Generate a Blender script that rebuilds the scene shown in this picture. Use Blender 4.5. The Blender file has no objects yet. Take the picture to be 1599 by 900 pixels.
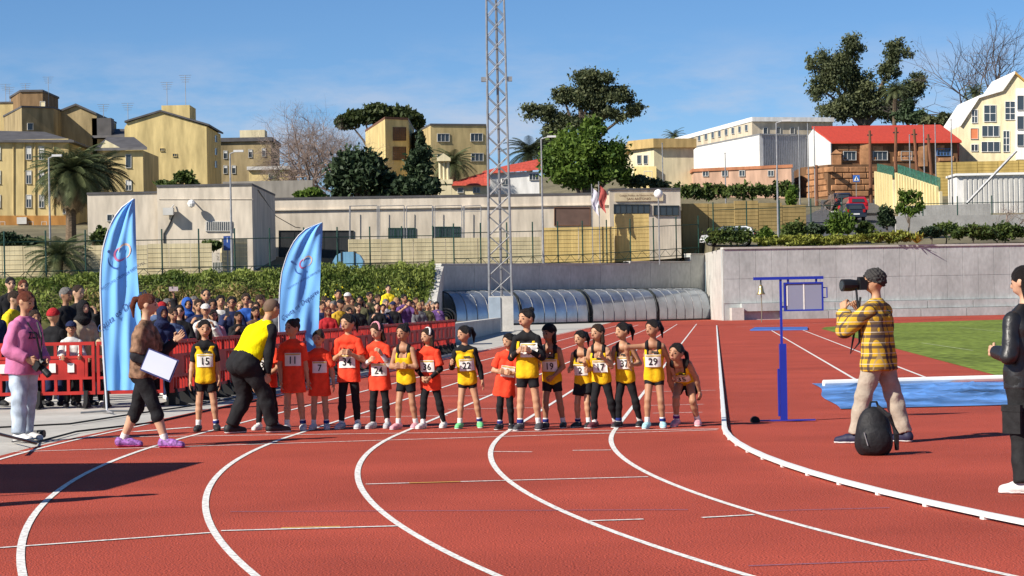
import bpy, bmesh, math, random
import numpy as np
from mathutils import Vector, Matrix
random.seed(7); rng = np.random.default_rng(7)
S = bpy.context.scene; COL = S.collection
R_ = math.radians
# ---------------------------------------------------------------- camera
F, YH, HC, ROLL = 3577.0, 475.3, 1.45, 0.0186       # focal length in photo pixels, horizon row, eye height, camera roll
cam = bpy.data.cameras.new('camera'); co = bpy.data.objects.new('camera', cam); COL.objects.link(co)
cam.sensor_width = 36; cam.lens = 36 * F / 1599; cam.shift_y = (YH - 450) / 1599
cam.clip_start = .3; cam.clip_end = 6000
co.location = (0, 0, HC); co.rotation_euler = (math.pi / 2, ROLL, 0)
S.camera = co
# ---------------------------------------------------------------- sky and sun
AZ, EL = R_(34), R_(36)
TRAVEL = Vector((math.cos(AZ) * math.cos(EL), math.sin(AZ) * math.cos(EL), -math.sin(EL)))
w = bpy.data.worlds.new('World'); S.world = w; w.use_nodes = True
nt = w.node_tree; nt.nodes.clear(); N = nt.nodes.new; LK = nt.links.new
out = N('ShaderNodeOutputWorld'); bg = N('ShaderNodeBackground'); sky = N('ShaderNodeTexSky')
sky.sky_type = 'NISHITA'; sky.sun_disc = False; sky.sun_elevation = EL
sky.sun_rotation = math.atan2(-TRAVEL.x, -TRAVEL.y); sky.altitude = 0; sky.air_density = .7; sky.dust_density = 0; sky.ozone_density = 6
bg.inputs[1].default_value = .075
tc = N('ShaderNodeTexCoord'); mp = N('ShaderNodeMapping'); mp.inputs['Scale'].default_value = (15, 15, 52); mp.inputs['Location'].default_value = (2.3, 1.7, 4.1)
no = N('ShaderNodeTexNoise'); no.inputs['Scale'].default_value = 1.1; no.inputs['Detail'].default_value = 7; no.inputs['Roughness'].default_value = .62
cr = N('ShaderNodeValToRGB'); cr.color_ramp.elements[0].position = .42; cr.color_ramp.elements[1].position = .68
cr.color_ramp.elements[1].color = (.85, .85, .85, 1); cr.color_ramp.elements[0].color = (0, 0, 0, 1)
sp = N('ShaderNodeSeparateXYZ'); mr = N('ShaderNodeMapRange'); mr.inputs[1].default_value = .07; mr.inputs[2].default_value = .12; mr.inputs[3].default_value = 1; mr.inputs[4].default_value = 0
mu = N('ShaderNodeMath'); mu.operation = 'MULTIPLY'; mx = N('ShaderNodeMixRGB'); mx.inputs[2].default_value = (5.0, 5.5, 6.6, 1)
LK(tc.outputs['Generated'], mp.inputs[0]); LK(mp.outputs[0], no.inputs[0]); LK(no.outputs[0], cr.inputs[0])
LK(tc.outputs['Generated'], sp.inputs[0]); LK(sp.outputs[2], mr.inputs[0]); LK(cr.outputs[0], mu.inputs[0]); LK(mr.outputs[0], mu.inputs[1])
LK(mu.outputs[0], mx.inputs[0]); hs_ = N('ShaderNodeHueSaturation'); hs_.inputs['Saturation'].default_value = 1.08; LK(sky.outputs[0], hs_.inputs['Color']); LK(hs_.outputs[0], mx.inputs[1]); LK(mx.outputs[0], bg.inputs[0]); LK(bg.outputs[0], out.inputs[0])
sl = bpy.data.lights.new('sun', 'SUN'); sl.energy = 5; sl.angle = R_(.53); sl.color = (1, .93, .82)
so = bpy.data.objects.new('sun', sl); COL.objects.link(so); so.rotation_euler = TRAVEL.to_track_quat('-Z', 'Y').to_euler(); so.location = (-30, -20, 40)
S.view_settings.view_transform = 'Standard'; S.view_settings.look = 'None'; S.view_settings.exposure = .6; S.view_settings.gamma = 1
# ---------------------------------------------------------------- pixel -> world
CR, SR = math.cos(ROLL), math.sin(ROLL)
def ray(x, y):
    a, b = x - 800, y - 450
    return ((a * CR - b * SR) / F, (YH - 450 - a * SR - b * CR) / F)
def at(x, y, Y):                       # the point of pixel x,y at depth Y
    u, v = ray(x, y); return Vector((u * Y, Y, HC + v * Y))
def gd(x, y, z=0):                     # where pixel x,y meets level z
    u, v = ray(x, y); Y = (z - HC) / v; return Vector((u * Y, Y, z))
def ppm(Y): return F / Y
# track frame: l to the infield, s along the straight away from the camera, bend for s < 0
TH = math.atan((1116.7 - 800) / F); TD = Vector((math.sin(TH), math.cos(TH), 0)); TR = Vector((math.cos(TH), -math.sin(TH), 0))
T0 = Vector((2.32, 25.77, 0)); RB = 36.5; TC = T0 + TR * RB
def tw(l, s, z=0):
    p = T0 + TR * l + TD * s; p.z = z; return p
def bend(off, phi, z=0):               # off = metres outside the kerb, phi = angle into the bend
    p = TC - (TR * math.cos(phi) + TD * math.sin(phi)) * (RB + off); p.z = z; return p
# ---------------------------------------------------------------- materials
MC = {}
def mat(name, col, rough=.75, var=.1, scale=2.0, bump=0.0, metal=0.0, spec=.3, det=4, emit=None, alpha=1, attr=False, scale2=None, var2=0, coat=0, world=False, stretch=None):
    if name in MC: return MC[name]
    m = bpy.data.materials.new(name); m.use_nodes = True; t = m.node_tree; b = t.nodes['Principled BSDF']; MC[name] = m
    b.inputs['Roughness'].default_value = rough; b.inputs['Metallic'].default_value = metal; b.inputs['Specular IOR Level'].default_value = spec
    c = tuple(col) + (1,); b.inputs['Base Color'].default_value = c; m.diffuse_color = c
    if coat: b.inputs['Coat Weight'].default_value = coat
    if alpha < 1: b.inputs['Alpha'].default_value = alpha
    if var or bump:
        tc = t.nodes.new('ShaderNodeTexCoord'); n = t.nodes.new('ShaderNodeTexNoise'); n.inputs['Scale'].default_value = scale; n.inputs['Detail'].default_value = det
        cs = tc.outputs['Object']
        if world: cs = t.nodes.new('ShaderNodeNewGeometry').outputs['Position']
        if stretch:
            mq = t.nodes.new('ShaderNodeMapping'); mq.inputs['Scale'].default_value = stretch; t.links.new(cs, mq.inputs[0]); cs = mq.outputs[0]
        t.links.new(cs, n.inputs[0])
        mx = t.nodes.new('ShaderNodeMixRGB'); lo = [max(0, v * (1 - var * 1.6)) for v in col]; hi = [min(1, v * (1 + var * 1.6)) for v in col]
        mx.inputs[1].default_value = lo + [1]; mx.inputs[2].default_value = hi + [1]
        rp = t.nodes.new('ShaderNodeMapRange'); rp.inputs[1].default_value = .28; rp.inputs[2].default_value = .72
        t.links.new(n.outputs[0], rp.inputs[0]); t.links.new(rp.outputs[0], mx.inputs[0]); last = mx.outputs[0]
        if attr:
            at_ = t.nodes.new('ShaderNodeAttribute'); at_.attribute_name = 'rnd'; t.links.new(at_.outputs['Fac'], mx.inputs[0])
        if scale2:
            n2 = t.nodes.new('ShaderNodeTexNoise'); n2.inputs['Scale'].default_value = scale2; n2.inputs['Detail'].default_value = 5; t.links.new(cs, n2.inputs[0])
            r2 = t.nodes.new('ShaderNodeMapRange'); r2.inputs[1].default_value = .3; r2.inputs[2].default_value = .7; r2.inputs[3].default_value = 1 - var2; r2.inputs[4].default_value = 1 + var2 * .6
            t.links.new(n2.outputs[0], r2.inputs[0]); ml = t.nodes.new('ShaderNodeMixRGB'); ml.blend_type = 'MULTIPLY'; ml.inputs[0].default_value = 1
            t.links.new(last, ml.inputs[1]); t.links.new(r2.outputs[0], ml.inputs[2]); last = ml.outputs[0]
        t.links.new(last, b.inputs['Base Color'])
        if bump:
            bp = t.nodes.new('ShaderNodeBump'); bp.inputs['Strength'].default_value = bump; bp.inputs['Distance'].default_value = .02
            t.links.new(n.outputs[0], bp.inputs['Height']); t.links.new(bp.outputs[0], b.inputs['Normal'])
    return m
def leafmat(name, dark, light, tr=.25):
    if name in MC: return MC[name]
    m = bpy.data.materials.new(name); m.use_nodes = True; t = m.node_tree; b = t.nodes['Principled BSDF']; MC[name] = m
    a = t.nodes.new('ShaderNodeAttribute'); a.attribute_name = 'rnd'; mx = t.nodes.new('ShaderNodeMixRGB')
    mx.inputs[1].default_value = tuple(dark) + (1,); mx.inputs[2].default_value = tuple(light) + (1,)
    t.links.new(a.outputs['Fac'], mx.inputs[0]); t.links.new(mx.outputs[0], b.inputs['Base Color']); b.inputs['Roughness'].default_value = .6
    b.inputs['Specular IOR Level'].default_value = .25
    d = t.nodes.new('ShaderNodeBsdfTranslucent'); t.links.new(mx.outputs[0], d.inputs[0]); ms = t.nodes.new('ShaderNodeMixShader'); ms.inputs[0].default_value = tr
    o = t.nodes['Material Output']; t.links.new(b.outputs[0], ms.inputs[1]); t.links.new(d.outputs[0], ms.inputs[2]); t.links.new(ms.outputs[0], o.inputs[0])
    return m
# ---------------------------------------------------------------- mesh building
class MB:
    def __init__(s): s.v = []; s.f = []
    def add(s, v, f):
        n = len(s.v); s.v += [tuple(p) for p in v]; s.f += [tuple(i + n for i in q) for q in f]; return s
    def box(s, x0, x1, y0, y1, z0, z1):
        return s.add([(x0, y0, z0), (x1, y0, z0), (x1, y1, z0), (x0, y1, z0), (x0, y0, z1), (x1, y0, z1), (x1, y1, z1), (x0, y1, z1)],
                     [(3, 2, 1, 0), (4, 5, 6, 7), (0, 1, 5, 4), (1, 2, 6, 5), (2, 3, 7, 6), (3, 0, 4, 7)])
    def cbox(s, c, d): return s.box(c[0] - d[0] / 2, c[0] + d[0] / 2, c[1] - d[1] / 2, c[1] + d[1] / 2, c[2] - d[2] / 2, c[2] + d[2] / 2)
    def prism(s, poly, a, b):          # polygon (list of 3D points) swept from offset a to offset b
        n = len(poly); a = Vector(a); b = Vector(b); P = [Vector(p) for p in poly]
        return s.add([p + a for p in P] + [p + b for p in P], [tuple(range(n)), tuple(range(2 * n - 1, n - 1, -1))] + [(i, i + n, (i + 1) % n + n, (i + 1) % n) for i in range(n)])
    def tube(s, pts, r, n=6, caps=True):
        P = [Vector(p) for p in pts]; rs = r if isinstance(r, (list, tuple)) else [r] * len(P); k = len(s.v)
        for i, p in enumerate(P):
            d = (P[min(i + 1, len(P) - 1)] - P[max(i - 1, 0)]).normalized(); u = d.orthogonal().normalized() if abs(d.z) > .9 else d.cross(Vector((0, 0, 1))).normalized(); q = d.cross(u)
            if abs(d.z) > .9: u = Vector((1, 0, 0)); u = (u - d * u.dot(d)).normalized(); q = d.cross(u)
            for j in range(n):
                a = 2 * math.pi * j / n; s.v.append(tuple(p + (u * math.cos(a) + q * math.sin(a)) * rs[i]))
        for i in range(len(P) - 1):
            for j in range(n):
                s.f.append((k + i * n + j, k + i * n + (j + 1) % n, k + (i + 1) * n + (j + 1) % n, k + (i + 1) * n + j))
        if caps: s.f.append(tuple(k + n - 1 - j for j in range(n))); s.f.append(tuple(k + (len(P) - 1) * n + j for j in range(n)))
        return s
    def lathe(s, c, prof, n=16):
        k = len(s.v); c = Vector(c)
        for r, z in prof:
            for j in range(n): a = 2 * math.pi * j / n; s.v.append((c.x + r * math.cos(a), c.y + r * math.sin(a), c.z + z))
        for i in range(len(prof) - 1):
            for j in range(n): s.f.append((k + i * n + j, k + i * n + (j + 1) % n, k + (i + 1) * n + (j + 1) % n, k + (i + 1) * n + j))
        s.f.append(tuple(k + n - 1 - j for j in range(n))); s.f.append(tuple(k + (len(prof) - 1) * n + j for j in range(n))); return s
    def quad(s, a, b, c, d): return s.add([a, b, c, d], [(0, 1, 2, 3)])
    def mesh(s, name, org=(0, 0, 0), fix=True, smooth=False):
        me = bpy.data.meshes.new(name); o = Vector(org)
        me.from_pydata([tuple(Vector(p) - o) for p in s.v], [], s.f)
        if fix:
            bm = bmesh.new(); bm.from_mesh(me); bmesh.ops.recalc_face_normals(bm, faces=bm.faces); bm.to_mesh(me); bm.free()
        if smooth: me.polygons.foreach_set('use_smooth', [True] * len(me.polygons))
        me.update(); return me
    def build(s, name, m, parent=None, org=None, **k):
        loc = org if org is not None else (wloc(parent) if parent else (0, 0, 0))
        me = s.mesh(name, loc, **k); me.materials.append(m); return link(name, me, parent, loc if org is not None and not parent else (0, 0, 0) if parent else loc)
def wloc(o):
    v = Vector((0, 0, 0))
    while o: v += o.location; o = o.parent
    return v
def link(name, me, parent=None, loc=(0, 0, 0)):
    o = bpy.data.objects.new(name, me); COL.objects.link(o); o.location = loc
    if parent: o.parent = parent
    return o
def tag(o, label, cat, group=None, kind=None):
    if label: o['label'] = label
    if cat: o['category'] = cat
    if group: o['group'] = group
    if kind: o['kind'] = kind
    return o
def thing(name, label, cat, loc=(0, 0, 0), rz=0, group=None):
    o = bpy.data.objects.new(name, None); COL.objects.link(o); o.location = loc; o.rotation_euler = (0, 0, rz); o.empty_display_size = .2
    return tag(o, label, cat, group)
def struct(name, mb, m, **k):
    o = mb.build(name, m, **k); o['kind'] = 'structure'; return o
def share(name, me, m, parent, loc, rot=None, sc=None):    # a piece that shares mesh data, its material on the object
    o = link(name, me, parent, loc)
    if rot is not None: o.rotation_euler = rot
    if sc is not None: o.scale = sc
    if m:
        if not me.materials: me.materials.append(None)
        o.material_slots[0].link = 'OBJECT'; o.material_slots[0].material = m
    return o
def textmesh(txt, size=1, shear=0, ext=0.0, space=1, wt=0):
    c = bpy.data.curves.new('t', 'FONT'); c.body = txt; c.size = size; c.shear = shear; c.align_x = 'CENTER'; c.align_y = 'CENTER'; c.extrude = ext; c.space_character = space; c.offset = wt; c.resolution_u = 2
    o = bpy.data.objects.new('t', c); COL.objects.link(o); dg = bpy.context.evaluated_depsgraph_get(); me = bpy.data.meshes.new_from_object(o.evaluated_get(dg))
    V = [tuple(v.co) for v in me.vertices]; Fc = [tuple(p.vertices) for p in me.polygons]
    bpy.data.objects.remove(o); bpy.data.curves.remove(c); bpy.data.meshes.remove(me); return V, Fc
# ================================================================ the setting
m_track = mat('track rubber', (.39, .070, .043), .85, .3, 70, .8, det=2, scale2=.45, var2=.2, spec=.15)
m_line = mat('line paint', (.74, .68, .64), .7, .3, 30, .2, spec=.2)
m_pave = mat('pale concrete paving', (.44, .42, .38), .85, .10, .7, .1, scale2=9, var2=.12, spec=.15)
m_turf = mat('pitch turf', (.15, .20, .036), .9, .34, 4, .8, scale2=.3, var2=.3, spec=.1, stretch=(1, .35, 1))
m_white = mat('white coated aluminium', (.78, .78, .75), .4, .04, 6)
m_conc = mat('wall concrete', (.425, .45, .435), .85, .13, .55, .15, world=True, scale2=5, var2=.14, det=6, stretch=(1, 1, .5))
m_concp = mat('pale concrete', (.50, .48, .44), .85, .1, .8, .1, world=True, scale2=7, var2=.1)
m_dark = mat('dark steel', (.03, .035, .035), .5, .1, 8)
m_green = mat('green fence paint', (.018, .055, .042), .45, .15, 6)
m_galv = mat('galvanised steel', (.27, .275, .285), .5, .15, 4, metal=.35)
m_soil = mat('hillside earth', (.16, .14, .085), .95, .25, .15, .2, world=True, scale2=2, var2=.3)
m_asph = mat('asphalt', (.085, .085, .088), .9, .15, 1.5, .1, world=True)

g = MB().add([(-900, -60, -.012), (900, -60, -.012), (900, 5000, -.012), (-900, 5000, -.012)], [(0, 1, 2, 3)])
struct('pavement', g, m_pave)
OUT = 7.45
pts = [tw(-OUT, 150), tw(-OUT, 0)] + [bend(OUT, .04 * i) for i in range(1, 40)] + [tw(95, -48), tw(95, 150)]
t = MB(); t.add(pts, [tuple(range(len(pts)))]); struct('running_track', t, m_track)
gp = [tw(5.0, 10), tw(60, 10), tw(66, 60)]
for i in range(0, 19):
    a = R_(10 * i); gp.append(tw(36.5 + 31.5 * math.cos(a), 84.4 + 34 * math.sin(a)))
t = MB(); t.add([Vector((p.x, p.y, .006)) for p in gp], [tuple(range(len(gp)))]); struct('infield_grass', t, m_turf)
def strip(pts, wd, z=.004, name='lane_line', m=None):
    b = MB(); n = len(pts); v = []
    for i, p in enumerate(pts):
        d = (pts[min(i + 1, n - 1)] - pts[max(0, i - 1)]).normalized(); q = Vector((d.y, -d.x, 0)) * wd / 2
        v += [(p.x + q.x, p.y + q.y, z), (p.x - q.x, p.y - q.y, z)]
    b.add(v, [(2 * i, 2 * i + 1, 2 * i + 3, 2 * i + 2) for i in range(n - 1)]); return struct(name, b, m or m_line)
for k in range(1, 7):
    o = 1.22 * k - .025
    strip([tw(-o, 118 - 10 * i) for i in range(12)] + [bend(o, .012 * i) for i in range(0, 75)], .050, .004 + .0002 * k)
strip([tw(-7.3, 0), tw(-.02, 0)], .05, .0062, 'start_line')
for i, (a, b, wd) in enumerate([((20, 706.5), (1121, 672), .05), ((-5, 857), (330, 833), .05), ((346, 830), (622, 822.5), .055), ((572, 757), (1013, 745.5), .05), ((770, 706), (832, 706.6), .05),
        ((895, 704.3), (955, 703.6), .05), ((920, 814.5), (1006, 812), .05), ((1097, 809.5), (1178, 805), .05), ((1000, 613), (1118, 610), .05), ((1010, 634), (1100, 632), .05),
        ((1020, 646), (1098, 644.5), .05), ((700, 640), (860, 637), .05), ((560, 652), (700, 650), .05), ((640, 620), (800, 618), .05), ((1150, 511), (1290, 505), .05), ((210, 675), (300, 668), .12)]):
    strip([gd(*a), gd(*b)], wd, .0054 + .00004 * i, 'marking_or_shadow_line')
m_shadow_line = mat('shadow line blue', (.16, .13, .22), .8, .2, 30)  # thin shadow lines on the track, painted as dark blue strips
for i, (a, b) in enumerate([((360, 800), (1075, 797)), ((1195, 799), (1390, 794)), ((1170, 885), (1450, 875))]): strip([gd(*a), gd(*b)], .022, .0048 + .0001 * i, 'marking_or_shadow_line', m_shadow_line)
m_yel_line = mat('yellow line paint', (.55, .36, .08), .8, .1, 30)
for i, (a, b) in enumerate([((440, 826), (532, 823.6)), ((640, 755.5), (720, 753.3))]): strip([gd(*a), gd(*b)], .05, .0068 + .0001 * i, 'marking_or_shadow_line', m_yel_line)
for i, (a, b) in enumerate([((1205, 516), (1340, 595)), ((1255, 516), (1452, 592)), ((1452, 592), (1570, 634))]):
    if i < 2: strip([gd(*a), gd(*b)], .055, .0046 + .0002 * i, 'runway_line')
# kerb of the inside lane: short rails on little feet
kerb = thing('track_kerb', 'low white aluminium kerb rail curving along the inside of the track', 'kerb', tw(0, 0))
def rail_mesh(L):
    b = MB(); b.box(-.055, 0, -L / 2 + .006, L / 2 - .006, .018, .046); b.box(-.049, -.006, -L / 2 + .006, L / 2 - .006, .046, .048); return b.mesh('rail')
def foot_mesh():
    b = MB(); b.box(-.057, .002, -.03, .03, 0, .04); return b.mesh('foot')
r1, r2, fm = rail_mesh(1.0), rail_mesh(4.0), foot_mesh(); KO = T0
for i in range(34):
    ph = (i + .5) / RB; p = bend(-.015, ph); a = math.atan2(TC.y - p.y, TC.x - p.x) + math.pi
    share('rail', r1, m_white, kerb, p - KO, (0, 0, a)); p = bend(-.015, i / RB); share('foot', fm, m_white, kerb, p - KO, (0, 0, a))
for i in range(26):
    p = tw(.015, 2 + 4 * i); share('rail', r2, m_white, kerb, p - KO, (0, 0, math.pi - TH)); share('foot', fm, m_white, kerb, tw(.015, 4 + 4 * i) - KO, (0, 0, math.pi - TH))
# ---- hillside behind the stadium
def YF(X): return float(np.interp(X, [-90, -60, -30, -4.9, 15.05, 15.15, 60, 120], [118, 126, 136, 158, 177, 164, 172, 182]))
def hz(X, Y):
    f = YF(X); b = float(np.interp(X, [-60, -30, -4.9, 6, 15, 15.15, 60], [3.1, 3.3, 3.9, 4.3, 4.85, 5.1, 5.5])); sl = float(np.interp(X, [-10, 15], [.072, .115]))
    return b + sl * min(max(0, Y - f - 4), 165) + .035 * max(0, Y - f - 169)
cols = [-400, -200, -90, -60, -45, -30, -20, -12, -4.9, 0, 6, 11, 15.05, 15.15, 20, 24, 28, 33, 38, 45, 60, 90, 200, 400]; rows = [.3, 3, 8, 15, 25, 40, 60, 85, 120, 170, 300, 900, 2500]
h = MB(); nr = len(rows)
for X in cols:
    for r in rows: h.v.append((X * (1 + r / 2500), YF(X) + r, hz(X, YF(X) + r)))
for i in range(len(cols) - 1):
    for j in range(nr - 1): h.f.append((i * nr + j, (i + 1) * nr + j, (i + 1) * nr + j + 1, i * nr + j + 1))
struct('hillside', h, m_soil)
# ---- grass bank in front of the left-hand fence
bk = MB(); BC = [-110, -60, -45, -38, -30, -24, -18, -12, -8, -5.2]; prof = [(-11, -.02), (-9, .5), (-6.5, 1.5), (-4, 2.6), (-2, 3.3), (.4, 3.4)]
def bank_z(X, d): return float(np.interp(d, [p[0] for p in prof], [p[1] for p in prof])) * (hz(X, YF(X)) / 3.4)
def bank_y(X, d): return YF(X) + d * float(np.interp(X, [-14, -5], [1, .85]))
for X in BC:
    for d, z in prof: bk.v.append((X, bank_y(X, d), bank_z(X, d) - .02))
for i in range(len(BC) - 1):
    for j in range(len(prof) - 1): a = i * 6 + j; bk.f.append((a, a + 6, a + 7, a + 1))
struct('grass_bank', bk, mat('bank soil', (.10, .10, .03), .95, .3, .8, .3, world=True))
# ---- walls
def wallthing(name, label, A, B, ztop, segs, wj, m, th=.35, cat='wall', rowz=None):
    th_ = thing(name, label, cat, (A[0], A[1], 0)); return th_
def panel_mesh(wd, ht, th=.3, j=.02):
    b = MB(); e = .03
    b.add([(j, 0, j), (wd - j, 0, j), (wd - j, 0, ht - j), (j, 0, ht - j), (j - e * .5, e, j - e * .5), (wd - j + e * .5, e, j - e * .5), (wd - j + e * .5, e, ht - j + e * .5), (j - e * .5, e, ht - j + e * .5)],
          [(0, 1, 2, 3), (1, 0, 4, 5), (2, 1, 5, 6), (3, 2, 6, 7), (0, 3, 7, 4)]); return b.mesh('panel')
def panelled(o, A, B, rowsz, n, m, backm, top=None, depth=.6):     # o at A; panels in front of a solid core
    A = Vector((A[0], A[1], 0)); B = Vector((B[0], B[1], 0)); d = B - A; L = d.length; d.normalize(); a = math.atan2(d.y, d.x); wd = L / n; q = Vector((-d.y, d.x, 0))
    c = MB(); zt = rowsz[-1]
    c.prism([A + q * .028, B + q * .028, B + q * depth, A + q * depth], (0, 0, -.3), (0, 0, zt - .02)); c.build('core', backm, o)
    for z0, z1 in zip(rowsz[:-1], rowsz[1:]):
        me = panel_mesh(wd, z1 - z0)
        for i in range(n): share('panel', me, m, o, A + d * wd * i + Vector((0, 0, z0)) - o.location, (0, 0, a))
    return a
A = at(1131, 450, 164); B = Vector((46, 169.6, 0))
o = thing('retaining_wall', 'long pale grey concrete panel wall behind the pitch', 'wall', (A.x, A.y, 0))
panelled(o, A, B, [1.2, 2.95, 5.1], 26, m_conc, m_conc)
d = (B - A); d.z = 0; L = d.length; d.normalize(); q = Vector((-d.y, d.x, 0)); a = math.atan2(d.y, d.x); AA = Vector((A.x, A.y, 0))
MB().prism([AA - q * .08, AA + d * L - q * .08, AA + d * L + q * .7, AA + q * .7], (0, 0, 5.1), (0, 0, 5.24)).build('coping', m_concp, o)
for r, (z0, z1, dd) in enumerate([(0, .62, .55), (.62, 1.2, .3)]):
    c = MB(); c.box(.02, 3.48, -dd, .02, z0 + .01, z1 - .015); me = c.mesh('base_block')
    for i in range(9):
        if r or i > 0: share('base_block', me, m_conc, o, d * (3.5 * i + (1.2 if r else .6)), (0, 0, a))
MB().prism([AA + d * .4 - q * .62, AA + d * 1.3 - q * .62, AA + d * 1.3 + q * 0, AA + d * .4 + q * 0], (0, 0, 0), (0, 0, .9)).build('end_step', m_concp, o)
W0 = Vector((at(690, 450, 158).x, 158, 0)); W1 = Vector((at(1103, 450, 177.2).x, 177.2, 0))
o = thing('retaining_wall', 'shaded concrete wall behind the curved shelters, stepped along its top', 'wall', W0)
wd_ = (W1 - W0); LW = wd_.length; wd_.normalize(); wn = Vector((wd_.y, -wd_.x, 0))
def xw(px, off=0):                                      # point on the wall line (moved out by off) under pixel column px
    u, _ = ray(px, 450); P = W0 + wn * off; k = (P.x - u * P.y) / (u * wd_.y - wd_.x); return P + wd_ * k
segs = [(690, 985, 4.05, 4.25, 6), (985, 1080, 4.35, 4.4, 3), (1080, 1103, 4.95, 5.0, 1)]
for x0, x1, z0, z1, n in segs:
    a0, a1 = xw(x0), xw(x1); c = (a0 + a1) / 2; panelled(o, a0, a1, [0, z1], n, m_conc, m_conc)
    MB().prism([a0 + wn * .06, a1 + wn * .06, a1 - wn * .65, a0 - wn * .65], (0, 0, z1), (0, 0, z1 + .1)).build('coping', m_concp, o)
o2 = thing('return_wall', 'short sunlit concrete return wall at the corner of the long wall', 'wall', (A.x, A.y, 0))
MB().prism([AA + Vector((-.03, 0, 0)), Vector((W1.x, W1.y - .1, 0)), Vector((W1.x + .6, W1.y - .1, 0)), AA + Vector((.6, .75, 0))], (0, 0, -.2), (0, 0, 5.12)).build('core', m_concp, o2)
ww = thing('wing_wall', 'pale sloping concrete wing wall at the end of the grass bank', 'wall', W0)
MB().prism([W0 + Vector((-.35, 0, 4.15)), W0 + Vector((-.35, .3, -.2)), W0 + Vector((-.75, -9.5, -.2)), W0 + Vector((-.75, -9.2, .9)), W0 + Vector((-.5, -3, 3.3))], (0, 0, 0), (.55, 0, 0)).build('slab', m_concp, ww)
lw = [gd(690, 540), gd(783, 518)]; o = thing('low_wall', 'low pale concrete kerb wall beside the floodlight mast', 'wall', lw[0])
dv = (lw[1] - lw[0]).normalized(); qn = Vector((-dv.y, dv.x, 0))
MB().prism([lw[0], lw[1], lw[1] + qn * .3, lw[0] + qn * .3], (0, 0, -.1), (0, 0, .66)).build('stem', m_concp, o)
MB().prism([lw[0] - qn * .03, lw[1] - qn * .03, lw[1] + qn * .33, lw[0] + qn * .33], (0, 0, .66), (0, 0, .74)).build('coping', m_concp, o)
MB().prism([lw[0] + qn * .31, lw[1] + qn * .31, lw[1] + qn * 7, lw[0] + qn * 7], (0, 0, -.1), (0, 0, .6)).build('fill', m_soil, o)
stp = MB(); a0, a1 = tw(-11.2, 12), tw(-11.2, 58); stp.prism([a0, a1, a1 - TR * 3.2, a0 - TR * 14], (0, 0, -.1), (0, 0, .4)); struct('concrete_step', stp, m_concp)
# ================================================================ buildings: plan corners are (pixel column, depth)
m_glass = mat('window glass', (.035, .045, .055), .12, 0, spec=.6)
m_frame = mat('white window frame', (.5, .49, .46), .5, .05)
m_browng = mat('brown window grille', (.16, .075, .04), .6, .1)
m_roofd = mat('dark roof sheet', (.085, .082, .085), .7, .15, 1.2, world=True)
m_blind = mat('pale roller blind', (.55, .55, .53), .6, .05)
def xz(px, Y): return ray(px, 450)[0] * Y
def P2(c): return Vector((xz(*c), c[1], 0))
def PL(plan):                           # a repeated pixel column is the same wall line running straight back
    P = [P2(c) for c in plan]; seen = {}
    for c, p in zip(plan, P):
        if c[0] in seen: p.x = seen[c[0]]
        else: seen[c[0]] = p.x
    return P
def onface(a, b, x, y, out=0):          # pixel ray meets the vertical plane through a, b
    u, v = ray(x, y); n = Vector((b.y - a.y, -(b.x - a.x), 0)).normalized()
    if n.dot(Vector((u, 1, 0))) > 0: n = -n
    k = n.dot(a) / n.dot(Vector((u, 1, 0))); return Vector((u * k, k, HC + v * k)) + n * out
def plaster(name, c, var=.14): return mat(name, c, .9, var, .45, .1, world=True, scale2=1.4, var2=.2, spec=.1, stretch=(1.6, 1.6, .35))
def building(name, label, cat, plan, ytop, m, zb=None, xref=0):
    order = sorted(range(len(plan)), key=lambda i: plan[i][1]); Q_ = PL([plan[i] for i in order]); P = [None] * len(plan)
    for i, p in zip(order, Q_): P[i] = p
    zt = at(plan[xref][0], ytop, plan[xref][1]).z; cx = sum((p for p in P), Vector()) / len(P)
    zb = min(hz(p.x, p.y) for p in P) - .3 if zb is None else zb
    o = thing(name, label, cat, (cx.x, cx.y, zb))
    MB().prism(P, (0, 0, zb), (0, 0, zt)).build('wall', m, o); return o, P, zt
def window(o, a, b, x0, x1, y0, y1, fm=None, gm=None, nx=2, ny=1, blind=0, out=.09, name='window'):
    fm = fm or m_frame; gm = gm or m_glass; q = [onface(a, b, *c) for c in ((x0, y1), (x1, y1), (x1, y0), (x0, y0))]; n = onface(a, b, x0, y1, 1) - q[0]
    lx = (q[1] - q[0]); lz = (q[3] - q[0]); W = lx.length; H = lz.length; ux = lx / W; uz = lz / H; t = .045
    def bar(m_, u0, u1, v0, v1, d0, d1): m_.prism([q[0] + ux * u + uz * v for u, v in ((u0, v0), (u1, v0), (u1, v1), (u0, v1))], n * d0, n * d1)
    f = MB(); bar(f, -t, W + t, -t, 0, -.05, out + .05); bar(f, -t, W + t, H, H + t, -.05, out); bar(f, -t, 0, 0, H, -.05, out); bar(f, W, W + t, 0, H, -.05, out)
    for i in range(1, nx): bar(f, W * i / nx - .025, W * i / nx + .025, 0, H, -.02, .05)
    for i in range(1, ny): bar(f, 0, W, H * i / ny - .025, H * i / ny + .025, -.02, .052)
    fo = f.build(name, fm, o); g_ = MB(); bar(g_, 0, W, 0, H * (1 - blind), -.02, .02); g_.build('pane', gm, fo)
    if blind:
        g_ = MB(); bar(g_, 0, W, H * (1 - blind), H, -.02, .04); g_.build('blind', m_blind, fo)
    return fo
def slab(o, name, P, z0, z1, m, grow=.25):
    c = sum((p for p in P), Vector()) / len(P); Q = [c + (p - c) * (1 + grow / max((p - c).length, .1)) for p in P]
    return MB().prism(Q, (0, 0, z0), (0, 0, z1)).build(name, m, o)
def gable(o, name, q, m, th=.18):        # q: eave0, ridge0, eave1, back... list of 3D polygon corners, given thickness
    return MB().prism(q, (0, 0, 0), (0, 0, th)).build(name, m, o)
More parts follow.
